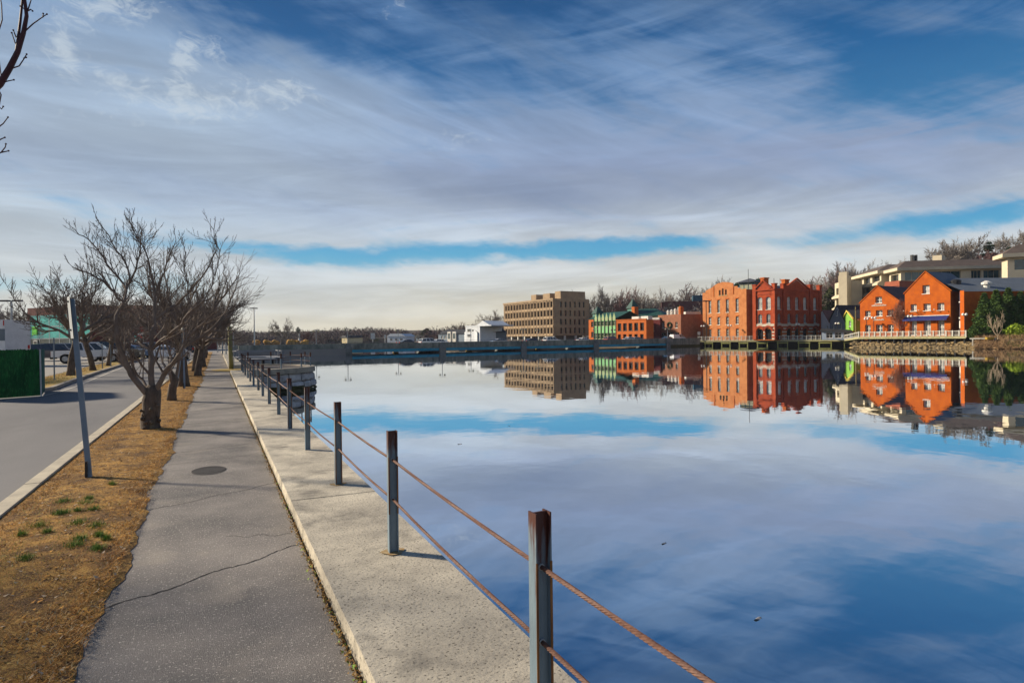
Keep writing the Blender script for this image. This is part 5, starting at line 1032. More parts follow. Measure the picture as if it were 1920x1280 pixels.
P = panel(mb, fr, 'front', w_, 15.2, hs); panel(mb, fr, 'left', 12, 15.2, []); mb.box(.02, w_ - .02, .05, 12, 15, 15.15, fr=fr); obj('wall', mb, mat('purple_brick', (.16, .065, .06), (.12, .05, .05), .6, .9), rt); rects(P, hs, rt, [WHITEP, G_S])
mb = MB(); mb.box(w_ * .7, w_ + .2, 1, 8, 15.2, 17.6, fr=fr); obj('penthouse', mb, mat('blue_metal', (.03, .10, .16), (.02, .07, .11), .8, .5), rt)

# orange brick warehouse (left half of the landmark pair)
fr, w_ = base_frame(1318, 190, 1400, 175, 1.5); rt = broot('brick_warehouse', 'tall pale-orange brick warehouse with a stepped arched gable', fr); dp = 2.7; k_ = w_ / 17
tp = [(0, 14.3), (1.2, 14.3), (1.3, 14.9), (2.4, 15.2), (4.6, 15.9), (4.8, 16.2), (6.4, 16.7), (8.2, 16.95), (10.4, 16.7), (12.2, 16.3), (12.25, 15.4), (13.8, 15.35), (13.9, 14.8), (14.9, 14.8), (15, 14.3), (17, 14.4)]; tp = [(x * k_, z) for x, z in tp]; tp[-1] = (w_, 14.4)
xs = [3.0, 6.5, 9.9, 13.6]; hw = [(x * k_ - .55, x * k_ + .55, z0 + .1, z1) for x in xs for z0, z1 in ((8.0, 11.9), (4.5, 6.9), (1.0, 3.4))]; ha = [(x * k_ - .35, x * k_ + .35, 13.1, z) for x, z in ((7.0, 14.7), (8.2, 15.1), (9.4, 14.7))]
mb = MB(); panel.size = (w_, dp); P = panel(mb, fr, 'front', w_, tp, hw + ha, .35); Pr = panel(mb, fr, 'right', dp, 14.2, [], .3); panel(mb, fr, 'left', dp, 14.2, []); panel(mb, fr, 'back', w_, 14.2, []); mb.box(.05, w_ - .05, .3, dp - .05, 13.6, 13.8, fr=fr); obj('wall', mb, ORB2, rt)
rects(P, hw, rt, [WHITEP, G_S, ORB2], t=.3, nx=2, nz=3, arch=True); rects(P, ha, rt, [PALEW, G_D, ORB2], t=.3, nx=1, nz=1, arch=True)
mb = MB(); [mb.box(a - .1, b_ + .1, -.1, -.01, d - .05, d + .22, fr=fr) for a, b_, c, d in hw]; mb.box(4.55 * k_, 4.75 * k_, -.14, -.01, 12.9, 16.1, fr=fr); mb.box(12.2 * k_, 12.4 * k_, -.14, -.01, 13.2, 16.3, fr=fr); obj('brick_trim', mb, ORB, rt)
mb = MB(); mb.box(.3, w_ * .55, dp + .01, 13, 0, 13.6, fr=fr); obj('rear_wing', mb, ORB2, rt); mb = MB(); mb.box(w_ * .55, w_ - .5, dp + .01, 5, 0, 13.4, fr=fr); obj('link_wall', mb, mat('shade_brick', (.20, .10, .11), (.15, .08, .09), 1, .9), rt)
p = at(1407, 186); q = Fr(p[0], p[1], 0, fr.ang + .3); mb = MB(); mb.box(-2.3, 2.3, -2.2, 2.2, 14.5, 18.4, fr=q); obj('cupola', mb, mat('cupola_teal', (.08, .16, .18), (.05, .11, .13), 1, .6), rt)
for k in range(3): mb = MB(); mb.box(-1.9 + k * 1.3, -.9 + k * 1.3, -2.25, -2.2, 16, 17.9, fr=q); obj('cupola_window', mb, mat('louvre', (.4, .42, .3), (.3, .32, .22), 1, .6), rt)
mb = MB(); n = len(mb.v); mb.v += [q.p(-3.1, -3, 18.4), q.p(3.1, -3, 18.4), q.p(3.1, 3, 18.4), q.p(-3.1, 3, 18.4), q.p(0, 0, 19.7)]; mb.f += [(n, n + 1, n + 4), (n + 1, n + 2, n + 4), (n + 2, n + 3, n + 4), (n + 3, n, n + 4), (n + 3, n + 2, n + 1, n)]; mb.m += [0] * 5; obj('cupola_roof', mb, SLATE, rt)

# red brick landmark with arches
fr, w_ = base_frame(1413, 173, 1452, 168, 1.5); c1 = np.array(fr.p(w_, 0, 0)); e1 = at(1539.5, 177); dp = math.hypot(*(e1 - c1)[:2]); fs = Fr(c1[0], c1[1], 1.5, math.atan2(e1[1] - c1[1], e1[0] - c1[0]))
rt = broot('arched_brick_hall', 'red brick hall with two pediments and a white band over round arches', fr)
def landmark(f, w, gab, cols, mname, posts):
    top = [(0, 13.9), (gab[0], 13.9), ((gab[0] + gab[1]) / 2, gab[2]), (gab[1], 13.9), (w, 13.9)]; mb = MB(); panel.size = (w, 5)
    ht = [(x - .72, x + .72, 8.3, 11.7) for x in cols]; hm = [(x - .6, x + .6, 4.6, 7.1) for x in cols]; ha = [(x - .95, x + .95, .2, 3.1) for x in cols]
    P = panel(mb, f, 'front', w, top, ht + hm, .35, 0, 4.35); obj('wall', mb, RDB_L, rt)
    mb = MB(); P2 = panel(mb, f, 'front', w, 4.35, ha, .5); obj('arcade', mb, [ORB, WHITEP], rt)
    rects(P, ht, rt, [WHITEP, G_W, RDB_L], t=.3, nx=2, nz=3, arch=True, fw=.1); rects(P, hm, rt, [WHITEP, G_S, RDB_L], t=.3, nx=2, nz=2, arch=True); rects(P2, ha, rt, [DARK, G_D, RDB_L], t=.45, nx=3, nz=2, arch=True, sill=False)
    mb = MB(); mb.box(-.05, w + .05, -.16, -.005, 3.75, 4.4, fr=f)
    for a, b_ in zip([-.1] + [x + 1.05 for x in cols], [x - 1.05 for x in cols] + [w + .1]):
        if b_ - a > .1:
            for z in (.2, 1.1, 2.0, 2.9): mb.box(a, b_, -.1, -.006, z, z + .42, fr=f)
    obj('stone_band', mb, mat('white_stone', (.66, .56, .44), (.5, .42, .34), 1, .8), rt)
    for x in cols:
        mb = MB(); n = 8
        for i in range(n):
            a0, a1 = PI * i / n, PI * (i + 1) / n
            mb.prism([(x + 1.0 * math.cos(a0), 2.5 + 1.0 * math.sin(a0)), (x + 1.5 * math.cos(a0), 2.5 + 1.5 * math.sin(a0)), (x + 1.5 * math.cos(a1), 2.5 + 1.5 * math.sin(a1)), (x + 1.0 * math.cos(a1), 2.5 + 1.0 * math.sin(a1))], -.24, -.17, fr=f)
        obj('brick_arch', mb, RDB_L, rt)
    mb = MB(); mb.box(-.1, w + .1, -.3, -.01, 13.4, 13.7, fr=f); m_ = (gab[0] + gab[1]) / 2
    for a, b_ in (((gab[0] - .3, 13.9), (m_, gab[2] + .2)), ((m_, gab[2] + .2), (gab[1] + .3, 13.9))): mb.prism([(a[0], a[1]), (b_[0], b_[1]), (b_[0], b_[1] + .35), (a[0], a[1] + .35)], -.3, .2, fr=f)
    for z in (12.3,): mb.box(0, w, -.1, -.012, z, z + .2, fr=f)
    obj('cornice', mb, RDB_L, rt)
    for x in posts: mb = MB(); mb.box(x - .5, x + .5, -.28, .7, .3 if x < 1 or x > w - 1 else 4.5, 15.0, fr=f); mb.box(x - .62, x + .62, -.4, .82, 15.0, 15.25, fr=f); obj('pier', mb, RDB_L, rt)
RDB_L = mat('landmark_brick', (.43, .075, .022), (.32, .05, .018), .9, .9, .2, 10, c4=(.22, .03, .015), s4=.45, lo4=.5, hi4=.75, a4=.6)
landmark(fr, w_, (.9, w_ - .9, 15.9), [w_ * .32, w_ * .72], 'x', [.4])
cs = [dp * f for f in (.10, .305, .475, .65, .87)]; landmark(fs, dp, (dp * .23, dp * .72, 16.4), cs, 'y', [.4, dp * .2, dp * .77, dp - .4])
b0 = np.array(fs.p(dp, 0, 0)); b1 = np.array(fs.p(dp, 12, 0)); mb = MB(); mb.poly([fs.p(0.1, .3, 13.6), fs.p(dp - .1, .3, 13.6), fs.p(dp - 1, 5, 15.2), fs.p(2, 5, 15.2)]); mb.poly([fs.p(dp - 1, 5, 15.2), fs.p(dp - .1, 9, 13.6), fs.p(4, 9, 13.6), fs.p(2, 5, 15.2)]); mb.poly([fs.p(dp - .1, .3, 13.6), fs.p(dp - .1, 12, 13.6), fs.p(dp - 1, 5, 15.2)]); obj('roof', mb, SLATE, rt)
mb = MB(); mb.box(dp - .3, dp, .3, 12, 0, 13.9, fr=fs); obj('rear_wall', mb, RDB_L, rt)
for x, h_ in ((dp * .16, 2.6), (dp * .6, 2.4)): mb = MB(); mb.box(x - .9, x + .9, 5.0, 6.2, 15, 14.4 + h_, fr=fs); mb.box(x - 1.05, x + 1.05, 4.85, 6.35, 14.4 + h_, 14.7 + h_, fr=fs); obj('chimney', mb, ORB, rt)
for x in (2.0, dp * .32, dp * .45): mb = MB(); mb.tube([fs.p(x - (6 if x == 2 else 0), 5, 14.5), fs.p(x - (6 if x == 2 else 0), 5, 19.3 if x == 2.0 else 17.2)], .07, 5); obj('flue', mb, DARK, rt)

# small houses
fr, w_ = base_frame(1540, 176, 1556, 172, 1.5); rt = broot('white_house', 'pale blue-white house wall with a brown roof beside the red hall', fr, 'house')
mb = MB(); panel.size = (w_, 12); tp = [(0, 7.6), (w_ * .2, 8.1), (w_, 4.6)]; P = panel(mb, fr, 'front', w_, tp, [(w_ * .6, w_ * .8, 2.5, 3.8)]); panel(mb, fr, 'right', 12, 4.6, []); obj('wall', mb, WW, rt); rects(P, [(w_ * .6, w_ * .8, 2.5, 3.8)], rt, [WHITEP, G_S])
mb = MB(); mb.poly([fr.p(w_ + .1, -.3, 4.55), fr.p(w_ + .1, 13, 4.55), fr.p(w_ * .2, 13, 8.2), fr.p(w_ * .2, -.3, 8.2)]); mb.box(w_ + .8, w_ + 6, 4, 14, 0, 5, fr=fr); mb.prism([(w_, 5), (w_ + 8, 5), (w_ + 7, 8.3), (w_ + 1, 8.5)], 6, 14, fr=fr); obj('roof', mb, mat('brown_roof', (.25, .11, .085), (.2, .09, .07), 1, .8), rt)
fr, w_ = base_frame(1556, 168, 1584, 163, 1.5); rt = broot('grey_gable_house', 'small grey clapboard house front with a steep gable and one narrow window', fr, 'house')
mb = MB(); panel.size = (w_, 9); h_ = [(w_ * .47, w_ * .55, 6.3, 7.6), (w_ * .2, w_ * .3, 2.9, 4.2), (w_ * .74, w_ * .82, 2.9, 4.2)]; P = panel(mb, fr, 'front', w_, [(0, 4.9), (w_ * .5, 8.9), (w_, 4.7)], h_); panel(mb, fr, 'right', 9, 4.7, []); obj('wall', mb, mat('grey_clapboard', (.17, .19, .24), (.14, .16, .2), 1, .8), rt); rects(P, h_, rt, [WHITEP, G_S])
mb = MB(); mb.poly([fr.p(w_ * .5, -.3, 9.1), fr.p(w_ * .5, 9, 9.1), fr.p(-.3, 9, 4.7), fr.p(-.3, -.3, 4.7)]); mb.poly([fr.p(w_ * .5, -.3, 9.1), fr.p(w_ + .3, -.3, 4.5), fr.p(w_ + .3, 9, 4.5), fr.p(w_ * .5, 9, 9.1)]); obj('roof', mb, ROOFD, rt)
fr, w_ = base_frame(1541, 162, 1598, 158, 1.5); rt = broot('waterside_shop', 'low dark-roofed shopfront with white posts in front of the grey gable', fr, 'shop')
mb = MB(); panel.size = (w_, 3); hs = [(1.0 + 2.0 * k, 2.5 + 2.0 * k, .5, 1.9) for k in range(4) if 2.5 + 2 * k < w_]; P = panel(mb, fr, 'front', w_, 2.2, hs); panel(mb, fr, 'right', 3, 2.2, []); obj('wall', mb, mat('blue_white', (.4, .48, .58), (.32, .4, .5), 1, .7), rt); rects(P, hs, rt, [WHITEP, G_D]); mb = MB(); mb.prism([(-.5, 2.2), (w_ + .3, 2.0), (w_ - .5, 2.5), (0, 2.95)], -.5, 3, fr=fr); obj('roof', mb, ROOFD, rt)
LIM = mat('lime_paint', (.22, .46, .07), (.17, .38, .06), 1, .7)
fr, w_ = base_frame(1582, 164, 1600, 158, 1.5); rt = broot('lime_house', 'bright lime green house with a yellow gable', fr, 'house')
mb = MB(); panel.size = (w_, 8); hs = [(w_ * .55, w_ * .78, 3.4, 4.8)]; P = panel(mb, fr, 'front', w_, [(0, 5.3), (w_ * .45, 7.2), (w_, 5.3)], hs); panel(mb, fr, 'left', 8, 5.3, []); panel(mb, fr, 'right', 8, 5.3, []); obj('wall', mb, LIM, rt); rects(P, hs, rt, [WHITEP, G_S])
mb = MB(); mb.box(-.05, w_ + .05, -.12, -.01, 1.9, 2.3, fr=fr); mb.prism([(-.5, 5.1), (-.5, 5.4), (w_ * .45, 7.6), (w_ + .5, 5.4), (w_ + .5, 5.1), (w_ * .45, 7.2)], -.35, -.02, fr=fr); obj('yellow_trim', mb, mat('yellow_trim', (.72, .55, .10), (.6, .45, .1), 1, .7), rt)
mb = MB(); mb.poly([fr.p(w_ * .45, -.3, 7.62), fr.p(w_ * .45, 8, 7.62), fr.p(-.5, 8, 5.3), fr.p(-.5, -.3, 5.3)]); mb.poly([fr.p(w_ * .45, -.3, 7.62), fr.p(w_ + .5, -.3, 5.3), fr.p(w_ + .5, 8, 5.3), fr.p(w_ * .45, 8, 7.62)]); mb.box(w_ * .5, w_ + 5, 8.05, 14, 0, 7, fr=fr); obj('roof', mb, ROOFD, rt)

# two orange gabled houses and the hall
VOR = mat('vivid_orange_brick', (.54, .12, .006), (.41, .08, .006), .8, .9, .2, 10, c4=(.30, .05, .008), s4=.45, lo4=.5, hi4=.75, a4=.6)
GRF = mat('grey_roof', (.13, .155, .19), (.10, .12, .15), .6, .7)
def gable(nm, lb, pa, Da, pb, Db, eave, apex, cols, rows, top, dp, roofm, edge):
    fr, w = base_frame(pa, Da, pb, Db, 1.5); rt = broot(nm, lb, fr); mb = MB(); panel.size = (w, dp); m_ = w * .47
    hs = [(w * a, w * b_, z0 - 1.5, z1 - 1.5) for a, b_ in cols for z0, z1 in rows] + [(w * top[0], w * top[1], top[2] - 1.5, top[3] - 1.5)]
    P = panel(mb, fr, 'front', w, [(0, eave - 1.5), (m_, apex - 1.5), (w, eave - 1.5)], hs, .55); panel(mb, fr, 'right', dp, eave - 1.5, []); panel(mb, fr, 'left', dp, eave - 1.5, []); obj('wall', mb, VOR, rt)
    rects(P, hs, rt, [WHITEP, G_W if eave > 11 else G_S, VOR], t=.5, nx=2, nz=2, fw=.17)
    for s_, x0, x1 in ((0, -.25, m_), (1, m_, w + .25)):
        za, zb = (eave - 1.55, apex - 1.4) if s_ == 0 else (apex - 1.4, eave - 1.55); mb = MB()
        mb.prism([(x0, za), (x1, zb), (x1, zb + .14), (x0, za + .14)], .35, dp + 1, fr=fr); obj('roof', mb, roofm, rt)
        mb = MB(); mb.prism([(x0, za + .02), (x1, zb + .02), (x1, zb + .24), (x0, za + .24)], -.12, .345, fr=fr); obj('verge_trim', mb, edge, rt)
    return fr, w, rt, P
frg1, wg1, rtg1, Pg1 = gable('orange_gable_house', 'smaller bright orange gabled building with white lettering on its front', 1613, 153, 1685.5, 145, 10.3, 14.1, [(.13, .28), (.42, .59), (.71, .87)], [(3.3, 5.1), (7.1, 8.5)], (.41, .58, 10.2, 11.7), 11, mat('plum_roof', (.13, .07, .07), (.10, .055, .055), .8, .8), VOR)
for (x0, x1, z, n_) in ((.32, .70, 8.0, 15), (.36, .64, 4.6, 13)):
    mb = MB(); g_ = random.Random(n_)
    for k in range(n_):
        a = wg1 * (x0 + (x1 - x0) * k / n_); ww = wg1 * (x1 - x0) / n_ * .7; hh_ = g_.choice((.24, .3, .36)); mb.box(a, a + ww * .28, -.1, -.01, z, z + hh_, fr=frg1); mb.box(a + ww * .3, a + ww, -.1, -.01, z, z + .09, fr=frg1); mb.box(a + ww * .3, a + ww, -.1, -.01, z + hh_ - .09, z + hh_, fr=frg1)
    obj('lettering', mb, WHITEP, rtg1)
frg2, wg2, rtg2, Pg2 = gable('orange_gable_hall', 'larger bright orange gabled building with a blue awning over three doors', 1697, 137, 1782.5, 129, 11.5, 15.8, [(.13, .27), (.42, .58), (.72, .87)], [(2.6, 5.7), (7.7, 9.2)], (.40, .56, 11.3, 13.1), 9, GRF, VOR)
mb = MB(); mb.prism([(-.9, 4.3), (-.02, 4.3), (-.02, 5.0), (-.12, 5.05)], 0, wg2 * .98, fr=Fr(*frg2.p(0, 0, 0)[:2], 1.5, frg2.ang - PI / 2) if False else Fr(*frg2.p(0, 0, 0)[:2], 1.5, frg2.ang)) if False else None
mb = MB(); [mb.poly(q_) for q_ in ([frg2.p(0, -1.0, 4.35), frg2.p(wg2 * .97, -1.0, 4.35), frg2.p(wg2 * .97, -.02, 5.05), frg2.p(0, -.02, 5.05)], [frg2.p(0, -1.0, 4.1), frg2.p(wg2 * .97, -1.0, 4.1), frg2.p(wg2 * .97, -1.0, 4.35), frg2.p(0, -1.0, 4.35)], [frg2.p(0, -1, 4.1), frg2.p(0, -1, 4.35), frg2.p(0, -.02, 5.05), frg2.p(0, -.02, 4.9)])]
obj('awning', mb, mat('awning_blue', (.02, .03, .17), (.015, .025, .13), 1, .7), rtg2); mb = MB(); mb.box(0, wg2 * .98, -.12, -.01, 5.06, 5.2, fr=frg2); obj('awning_rail', mb, WHITEP, rtg2)
for k in range(6): mb = MB(); x = wg2 * (.02 + .17 * k); mb.tube([frg2.p(x, 0, 6.3), frg2.p(x, -.7, 6.4)], .03, 4); mb.ball(frg2.p(x, -.8, 6.33), .13, n=5); obj('wall_light', mb, WHITEP, rtg2)
mb = MB(); c = frg2.p(wg2 * .95, 3, 11.6); mb.lathe([(.9, 0), (1.0, .6), (.7, .9), (.1, 1.0)], 10, c); obj('satellite_dish', mb, DARK, rtg2)
# long hall
fr, w_ = base_frame(1800.5, 126.5, 1808, 125.4, 1.5); rt = broot('red_brick_hall', 'long low red brick hall with a grey roof behind the evergreens', fr); dp = 46
mb = MB(); panel.size = (w_, dp); hs = [(2.4, 3.9, 4.5, 6.4), (13, 14.6, 4.5, 6.4), (24, 25.6, 4.5, 6.4)]; panel(mb, fr, 'front', w_, 9.9, []); Pr = panel(mb, fr, 'right', dp, 9.7, hs); obj('wall', mb, VOR, rt); rects(Pr, hs, rt, [PALEW, G_D])
bk = at(1762, 134); mb = MB(); mb.poly([fr.p(w_ + .15, -.1, 9.65), fr.p(w_ + .15, dp, 9.65), fr.p(w_ - 9, dp, 13.1), fr.p(w_ - 9, -.1, 13.1)]); mb.poly([fr.p(w_ - 9, -.1, 13.1), fr.p(w_ - 9, dp, 13.1), fr.p(w_ - 16, dp, 9), fr.p(w_ - 16, -.1, 9)]); obj('roof', mb, GRF, rt)
mb = MB(); mb.box(-1.6, -.02, 1.0, 6, 0, 9.8, fr=fr); obj('glazed_link', mb, [glass('slate_glass', (.06, .09, .13))], rt); mb = MB(); mb.box(-1.62, -.03, .9, .99, 4.3, 4.6, fr=fr); mb.box(-1.62, -.03, .9, .99, 7.6, 7.8, fr=fr); mb.box(-1.5, -.3, .9, .99, 2.4, 3.9, fr=fr); obj('link_trim', mb, WHITEP, rt)
for x, y, s_ in ((-2.5, 6.5, 1.0), (-.8, 15.5, .9), (-.8, 26, 1.2)):
    mb = MB(); c = fr.p(w_ + x, y, 10.0); mb.lathe([(.55 * s_, 0), (.55 * s_, 1.1 * s_), (.95 * s_, 1.2 * s_), (.95 * s_, 1.6 * s_), (.3, 1.95 * s_)], 10, c); obj('roof_vent', mb, WHITEP, rt)
mb = MB(); c = fr.p(w_ - .8, 26, 11.6); mb.lathe([(.2, 0), (.2, 2.2), (.5, 2.3), (.5, 2.8)], 8, c); obj('flue', mb, WHITEP, rt)
# little brick tower behind
fr, w_ = base_frame(1659.5, 168, 1687, 164, 1.5); rt = broot('brick_tower', 'short square red brick tower between the two orange gables', fr); dp = 6; mb = MB(); panel.size = (w_, dp); hs = [(w_ * .15, w_ * .3, 10.2, 11.6), (w_ * .44, w_ * .62, 10.2, 11.6), (w_ * .75, w_ * .9, 10.2, 11.6)]; P = panel(mb, fr, 'front', w_, 15.2, hs); panel(mb, fr, 'right', 9, 15.2, []); mb.box(.02, w_, .05, dp, 15, 15.15, fr=fr); mb.box(-.15, w_ + .15, -.15, -.01, 13.9, 14.3, fr=fr); obj('wall', mb, mat('tower_brick', (.40, .12, .07), (.3, .09, .05), 1, .9), rt); rects(P, hs, rt, [DARK, G_S, RDB], arch=True)

# beige stepped office on the hill
BEI = mat('beige_concrete', (.66, .58, .42), (.55, .48, .35), .35, .85); BROOF = mat('brown_shingle', (.14, .105, .09), (.10, .08, .07), .6, .9)
of = None
def wing(pa, Da, pb, Db, dp, top, cols, rows, rcols, rrows, z0=4.0, gm=G_D, roof=None, blank=False):
    global of
    fr, w = base_frame(pa, Da, pb, Db, 0)
    if of is None: of = thing('hillside_office', 'large stepped beige office building with brown roofs on the hillside', 'building', (fr.o[0], fr.o[1], 4))
    mb = MB(); panel.size = (w, dp); hs = [(w * a, w * b_, c, d) for a, b_ in cols for c, d in rows]; hr = [(dp * a, dp * b_, c, d) for a, b_ in rcols for c, d in rrows]
    P = panel(mb, fr, 'front', w, top, hs, .8, z0=z0); Pr = panel(mb, fr, 'right', dp, top, hr, .6, z0=z0); panel(mb, fr, 'left', dp, top, [], z0=z0); mb.box(.1, w - .1, .1, dp - .1, top - .3, top - .1, fr=fr)
    obj('wall', mb, BEI, of); rects(P, hs, of, [BEI, gm], t=.7, nx=2, nz=1, sill=False); rects(Pr, hr, of, [BEI, glass('glass_teal_dark', (.02, .09, .12))], t=.5, nx=3, nz=1, sill=False)
    for (c, d) in rows: mb = MB(); mb.prism([(-1.0, c - .9), (-.02, c - .05), (-.02, c - 1.3), (-.9, c - 1.2)], 0, 1, fr=fr) if False else mb.poly([fr.p(.1, -1.1, c - .75), fr.p(w - .1, -1.1, c - .75), fr.p(w - .1, -.02, c - .05), fr.p(.1, -.02, c - .05)]); mb.poly([fr.p(.1, -1.1, c - 1.35), fr.p(w - .1, -1.1, c - 1.35), fr.p(w - .1, -1.1, c - .75), fr.p(.1, -1.1, c - .75)]); mb.poly([fr.p(w - .1, -1.1, c - 1.35), fr.p(w - .1, -.02, c - 1.35), fr.p(w - .1, -.02, c - .05), fr.p(w - .1, -1.1, c - .75)]); obj('sill_band', mb, BEI, of)
    if roof:
        e, rz = roof; mb = MB(); mb.box(-1.4, w + 1.4, -1.6, dp + 1.4, top, top + .9, fr=fr); obj('eave', mb, BEI, of)
        mb = MB(); n = len(mb.v); x0, x1, y0, y1 = -1.2, w + 1.2, -1.4, dp + 1.2; k = min(e, w * .48, dp * .48); mb.v += [fr.p(x0, y0, top + .9), fr.p(x1, y0, top + .9), fr.p(x1, y1, top + .9), fr.p(x0, y1, top + .9), fr.p(x0 + k, y0 + k, rz), fr.p(x1 - k, y0 + k, rz), fr.p(x1 - k, y1 - k, rz), fr.p(x0 + k, y1 - k, rz)]
        mb.f += [(n, n + 1, n + 5, n + 4), (n + 1, n + 2, n + 6, n + 5), (n + 2, n + 3, n + 7, n + 6), (n + 3, n, n + 4, n + 7), (n + 4, n + 5, n + 6, n + 7)]; mb.m += [0] * 5; obj('roof', mb, BROOF, of)
    return fr, w
rows = [(10.4, 12.0), (13.5, 15.3), (16.7, 18.4), (19.8, 21.8)]
wing(1566, 222, 1584, 212, 5.5, 20.8, [(.15, .8)], [(8.0, 10.2), (12.6, 14.8), (16.6, 18.9)], [], [])
wing(1604, 222, 1653, 200, 16, 22.0, [(.06, .27), (.36, .60), (.68, .95)], rows, [], [], roof=(5, 25.2))
wing(1668, 198, 1690, 190, 27.5, 21.8, [(.15, .8)], [(14.6, 16.6), (18.6, 21.0)], [(.04, .26), (.32, .60), (.70, .80), (.82, .98)], [(14.6, 16.8), (18.9, 21.4)], roof=(5, 25.0))
fr, w_ = wing(1700, 208, 1712, 200, 34, 21.6, [], [], [(.28, .42), (.46, .62), (.66, .97)], [(14.6, 16.8), (18.2, 21.2)], roof=(5, 25.0))
p = at(1586, 208); q = Fr(p[0], p[1], 0, .35); mb = MB(); mb.box(-1.2, .8, -.8, 1.6, 3, 23.4, fr=q); mb.box(.8, 4.6, -.4, 2.4, 3, 22.4, fr=q); obj('stair_shaft', mb, BEI, of)
p = at(1763, 196); q = Fr(p[0], p[1], 0, .25); mb = MB(); mb.box(-1.6, 1.7, -1, 1.5, 18, 27.0, fr=q); obj('chimney', mb, BEI, of)
for px in (1711, 1718): p = at(px, 200); mb = MB(); mb.box(p[0] - .35, p[0] + .35, p[1] - .35, p[1] + .35, 24.5, 27.8); obj('flue', mb, DARK, of)
fr, w_ = base_frame(1879, 172, 1890, 168, 0); o2 = broot('hillside_annexe', 'separate beige office wing with a brown hip roof at the right edge', fr); mb = MB(); panel.size = (w_, 26); hr = [(1.5, 9, 19.5, 22.3), (11, 19, 19.5, 22.3), (1.5, 9, 14, 16.5)]; P = panel(mb, fr, 'front', w_, 22.8, [], z0=6); Pr = panel(mb, fr, 'right', 26, 22.8, hr, .6, z0=6); obj('wall', mb, BEI, o2); rects(Pr, hr, o2, [BEI, glass('glass_teal_dark', (.02, .09, .12))], t=.5, nx=3, nz=1, sill=False)
mb = MB(); mb.box(-1.6, w_ + 1.6, -1.6, 27, 22.8, 23.8, fr=fr); obj('eave', mb, BEI, o2); mb = MB(); mb.prism([(-1.4, 23.8), (w_ + 1.4, 23.8), (w_ * .5, 26.5)], 3, 27, fr=fr); mb.poly([fr.p(-1.4, -1.4, 23.8), fr.p(w_ + 1.4, -1.4, 23.8), fr.p(w_ * .5, 3, 26.5)]); mb.poly([fr.p(w_ + 1.4, -1.4, 23.8), fr.p(w_ + 1.4, 3, 23.8), fr.p(w_ * .5, 3, 26.5)]); mb.poly([fr.p(-1.4, 3, 23.8), fr.p(-1.4, -1.4, 23.8), fr.p(w_ * .5, 3, 26.5)]); obj('roof', mb, BROOF, o2)

# ------------------------------------------------------------------ boardwalks
bw = thing('trestle_boardwalk', 'pale timber boardwalk with white rails on yellow-green trestles over the water', 'boardwalk', (*at(1450, 172)[:2], 0))
A = at(1309, 182); B = at(1602, 159); L = math.hypot(*(B - A)[:2]); ft = Fr(A[0], A[1], 0, math.atan2(B[1] - A[1], B[0] - A[0]))
def bxt(px, f, D0=160):
    u = ray(px, hor(px))[:2]; d = np.array([f.c, f.s]); m_ = np.array([[u[0], -d[0]], [u[1], -d[1]]]); return np.linalg.solve(m_, f.o[:2])[1]
mb = MB(); mb.box(0, L, 0, 3.4, 1.28, 1.5, fr=ft); mb.box(0, L, -.1, -.003, 1.1, 1.52, fr=ft); obj('deck', mb, PALEW, bw)
YG = mat('trestle_yellow', (.42, .42, .15), (.30, .31, .10), 1, .8)
for i, (a, b_) in enumerate(((1321, 1336), (1352, 1369), (1385, 1402), (1419, 1439), (1457, 1477), (1496, 1518), (1535, 1559), (1582, 1600))):
    x0, x1 = bxt(a, ft), bxt(b_, ft); mb = MB(); mb.box(x0, x0 + .22, .1, .35, -2, 1.1, fr=ft); mb.box(x1 - .22, x1, .1, .35, -2, 1.1, fr=ft); mb.box(x0 - .1, x1 + .1, -.0, .099, .62, .88, fr=ft); obj('trestle', mb, YG, bw)
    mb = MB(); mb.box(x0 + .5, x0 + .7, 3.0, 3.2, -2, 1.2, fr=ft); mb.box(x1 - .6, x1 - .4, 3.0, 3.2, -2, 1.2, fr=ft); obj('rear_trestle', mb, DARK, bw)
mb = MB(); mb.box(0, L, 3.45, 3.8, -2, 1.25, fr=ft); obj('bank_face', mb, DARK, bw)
RAILW = mat('rail_white', (.72, .70, .62), (.6, .58, .5), 1.5, .6)
def rails(f, L_, y, z, root, h_=1.1, step=1.5, cap=.14, infill='bars', dy=0):
    mb = MB(); mb.box(0, L_, y - .09, y + .09, z + h_ - .1, z + h_, fr=f); mb.box(0, L_, y - .03, y + .03, z + .12, z + .22, fr=f); obj('handrail', mb, RAILW, root)
    x = 0
    while x <= L_ + .01: mb = MB(); mb.box(x - cap / 2, x + cap / 2, y - cap / 2 - .06, y + cap / 2, z - .25, z + h_ + .1, fr=f); obj('post', mb, RAILW, root); x += step
    mb = MB(); x = .15
    while x < L_: mb.box(x - .022, x + .022, y - .02, y + .02, z + .2, z + h_ - .1, fr=f); x += .17
    tag(obj('balusters', mb, mat('baluster', (.45, .42, .38), (.36, .34, .3), 1, .7), root), None)
rails(ft, L, .06, 1.5, bw, 1.15, L / 36)
bw2 = thing('shore_boardwalk', 'higher timber boardwalk with white rails above the stone bank before the gables', 'boardwalk', (*at(1700, 130)[:2], 0))
A = at(1610, 137.5); B = at(1811, 121.5); L2 = math.hypot(*(B - A)[:2]); f2 = Fr(A[0], A[1], 0, math.atan2(B[1] - A[1], B[0] - A[0]))
mb = MB(); mb.box(0, L2, 0, 4, 2.05, 2.28, fr=f2); mb.box(0, L2, -.1, -.003, 1.85, 2.3, fr=f2); obj('deck', mb, PALEW, bw2)
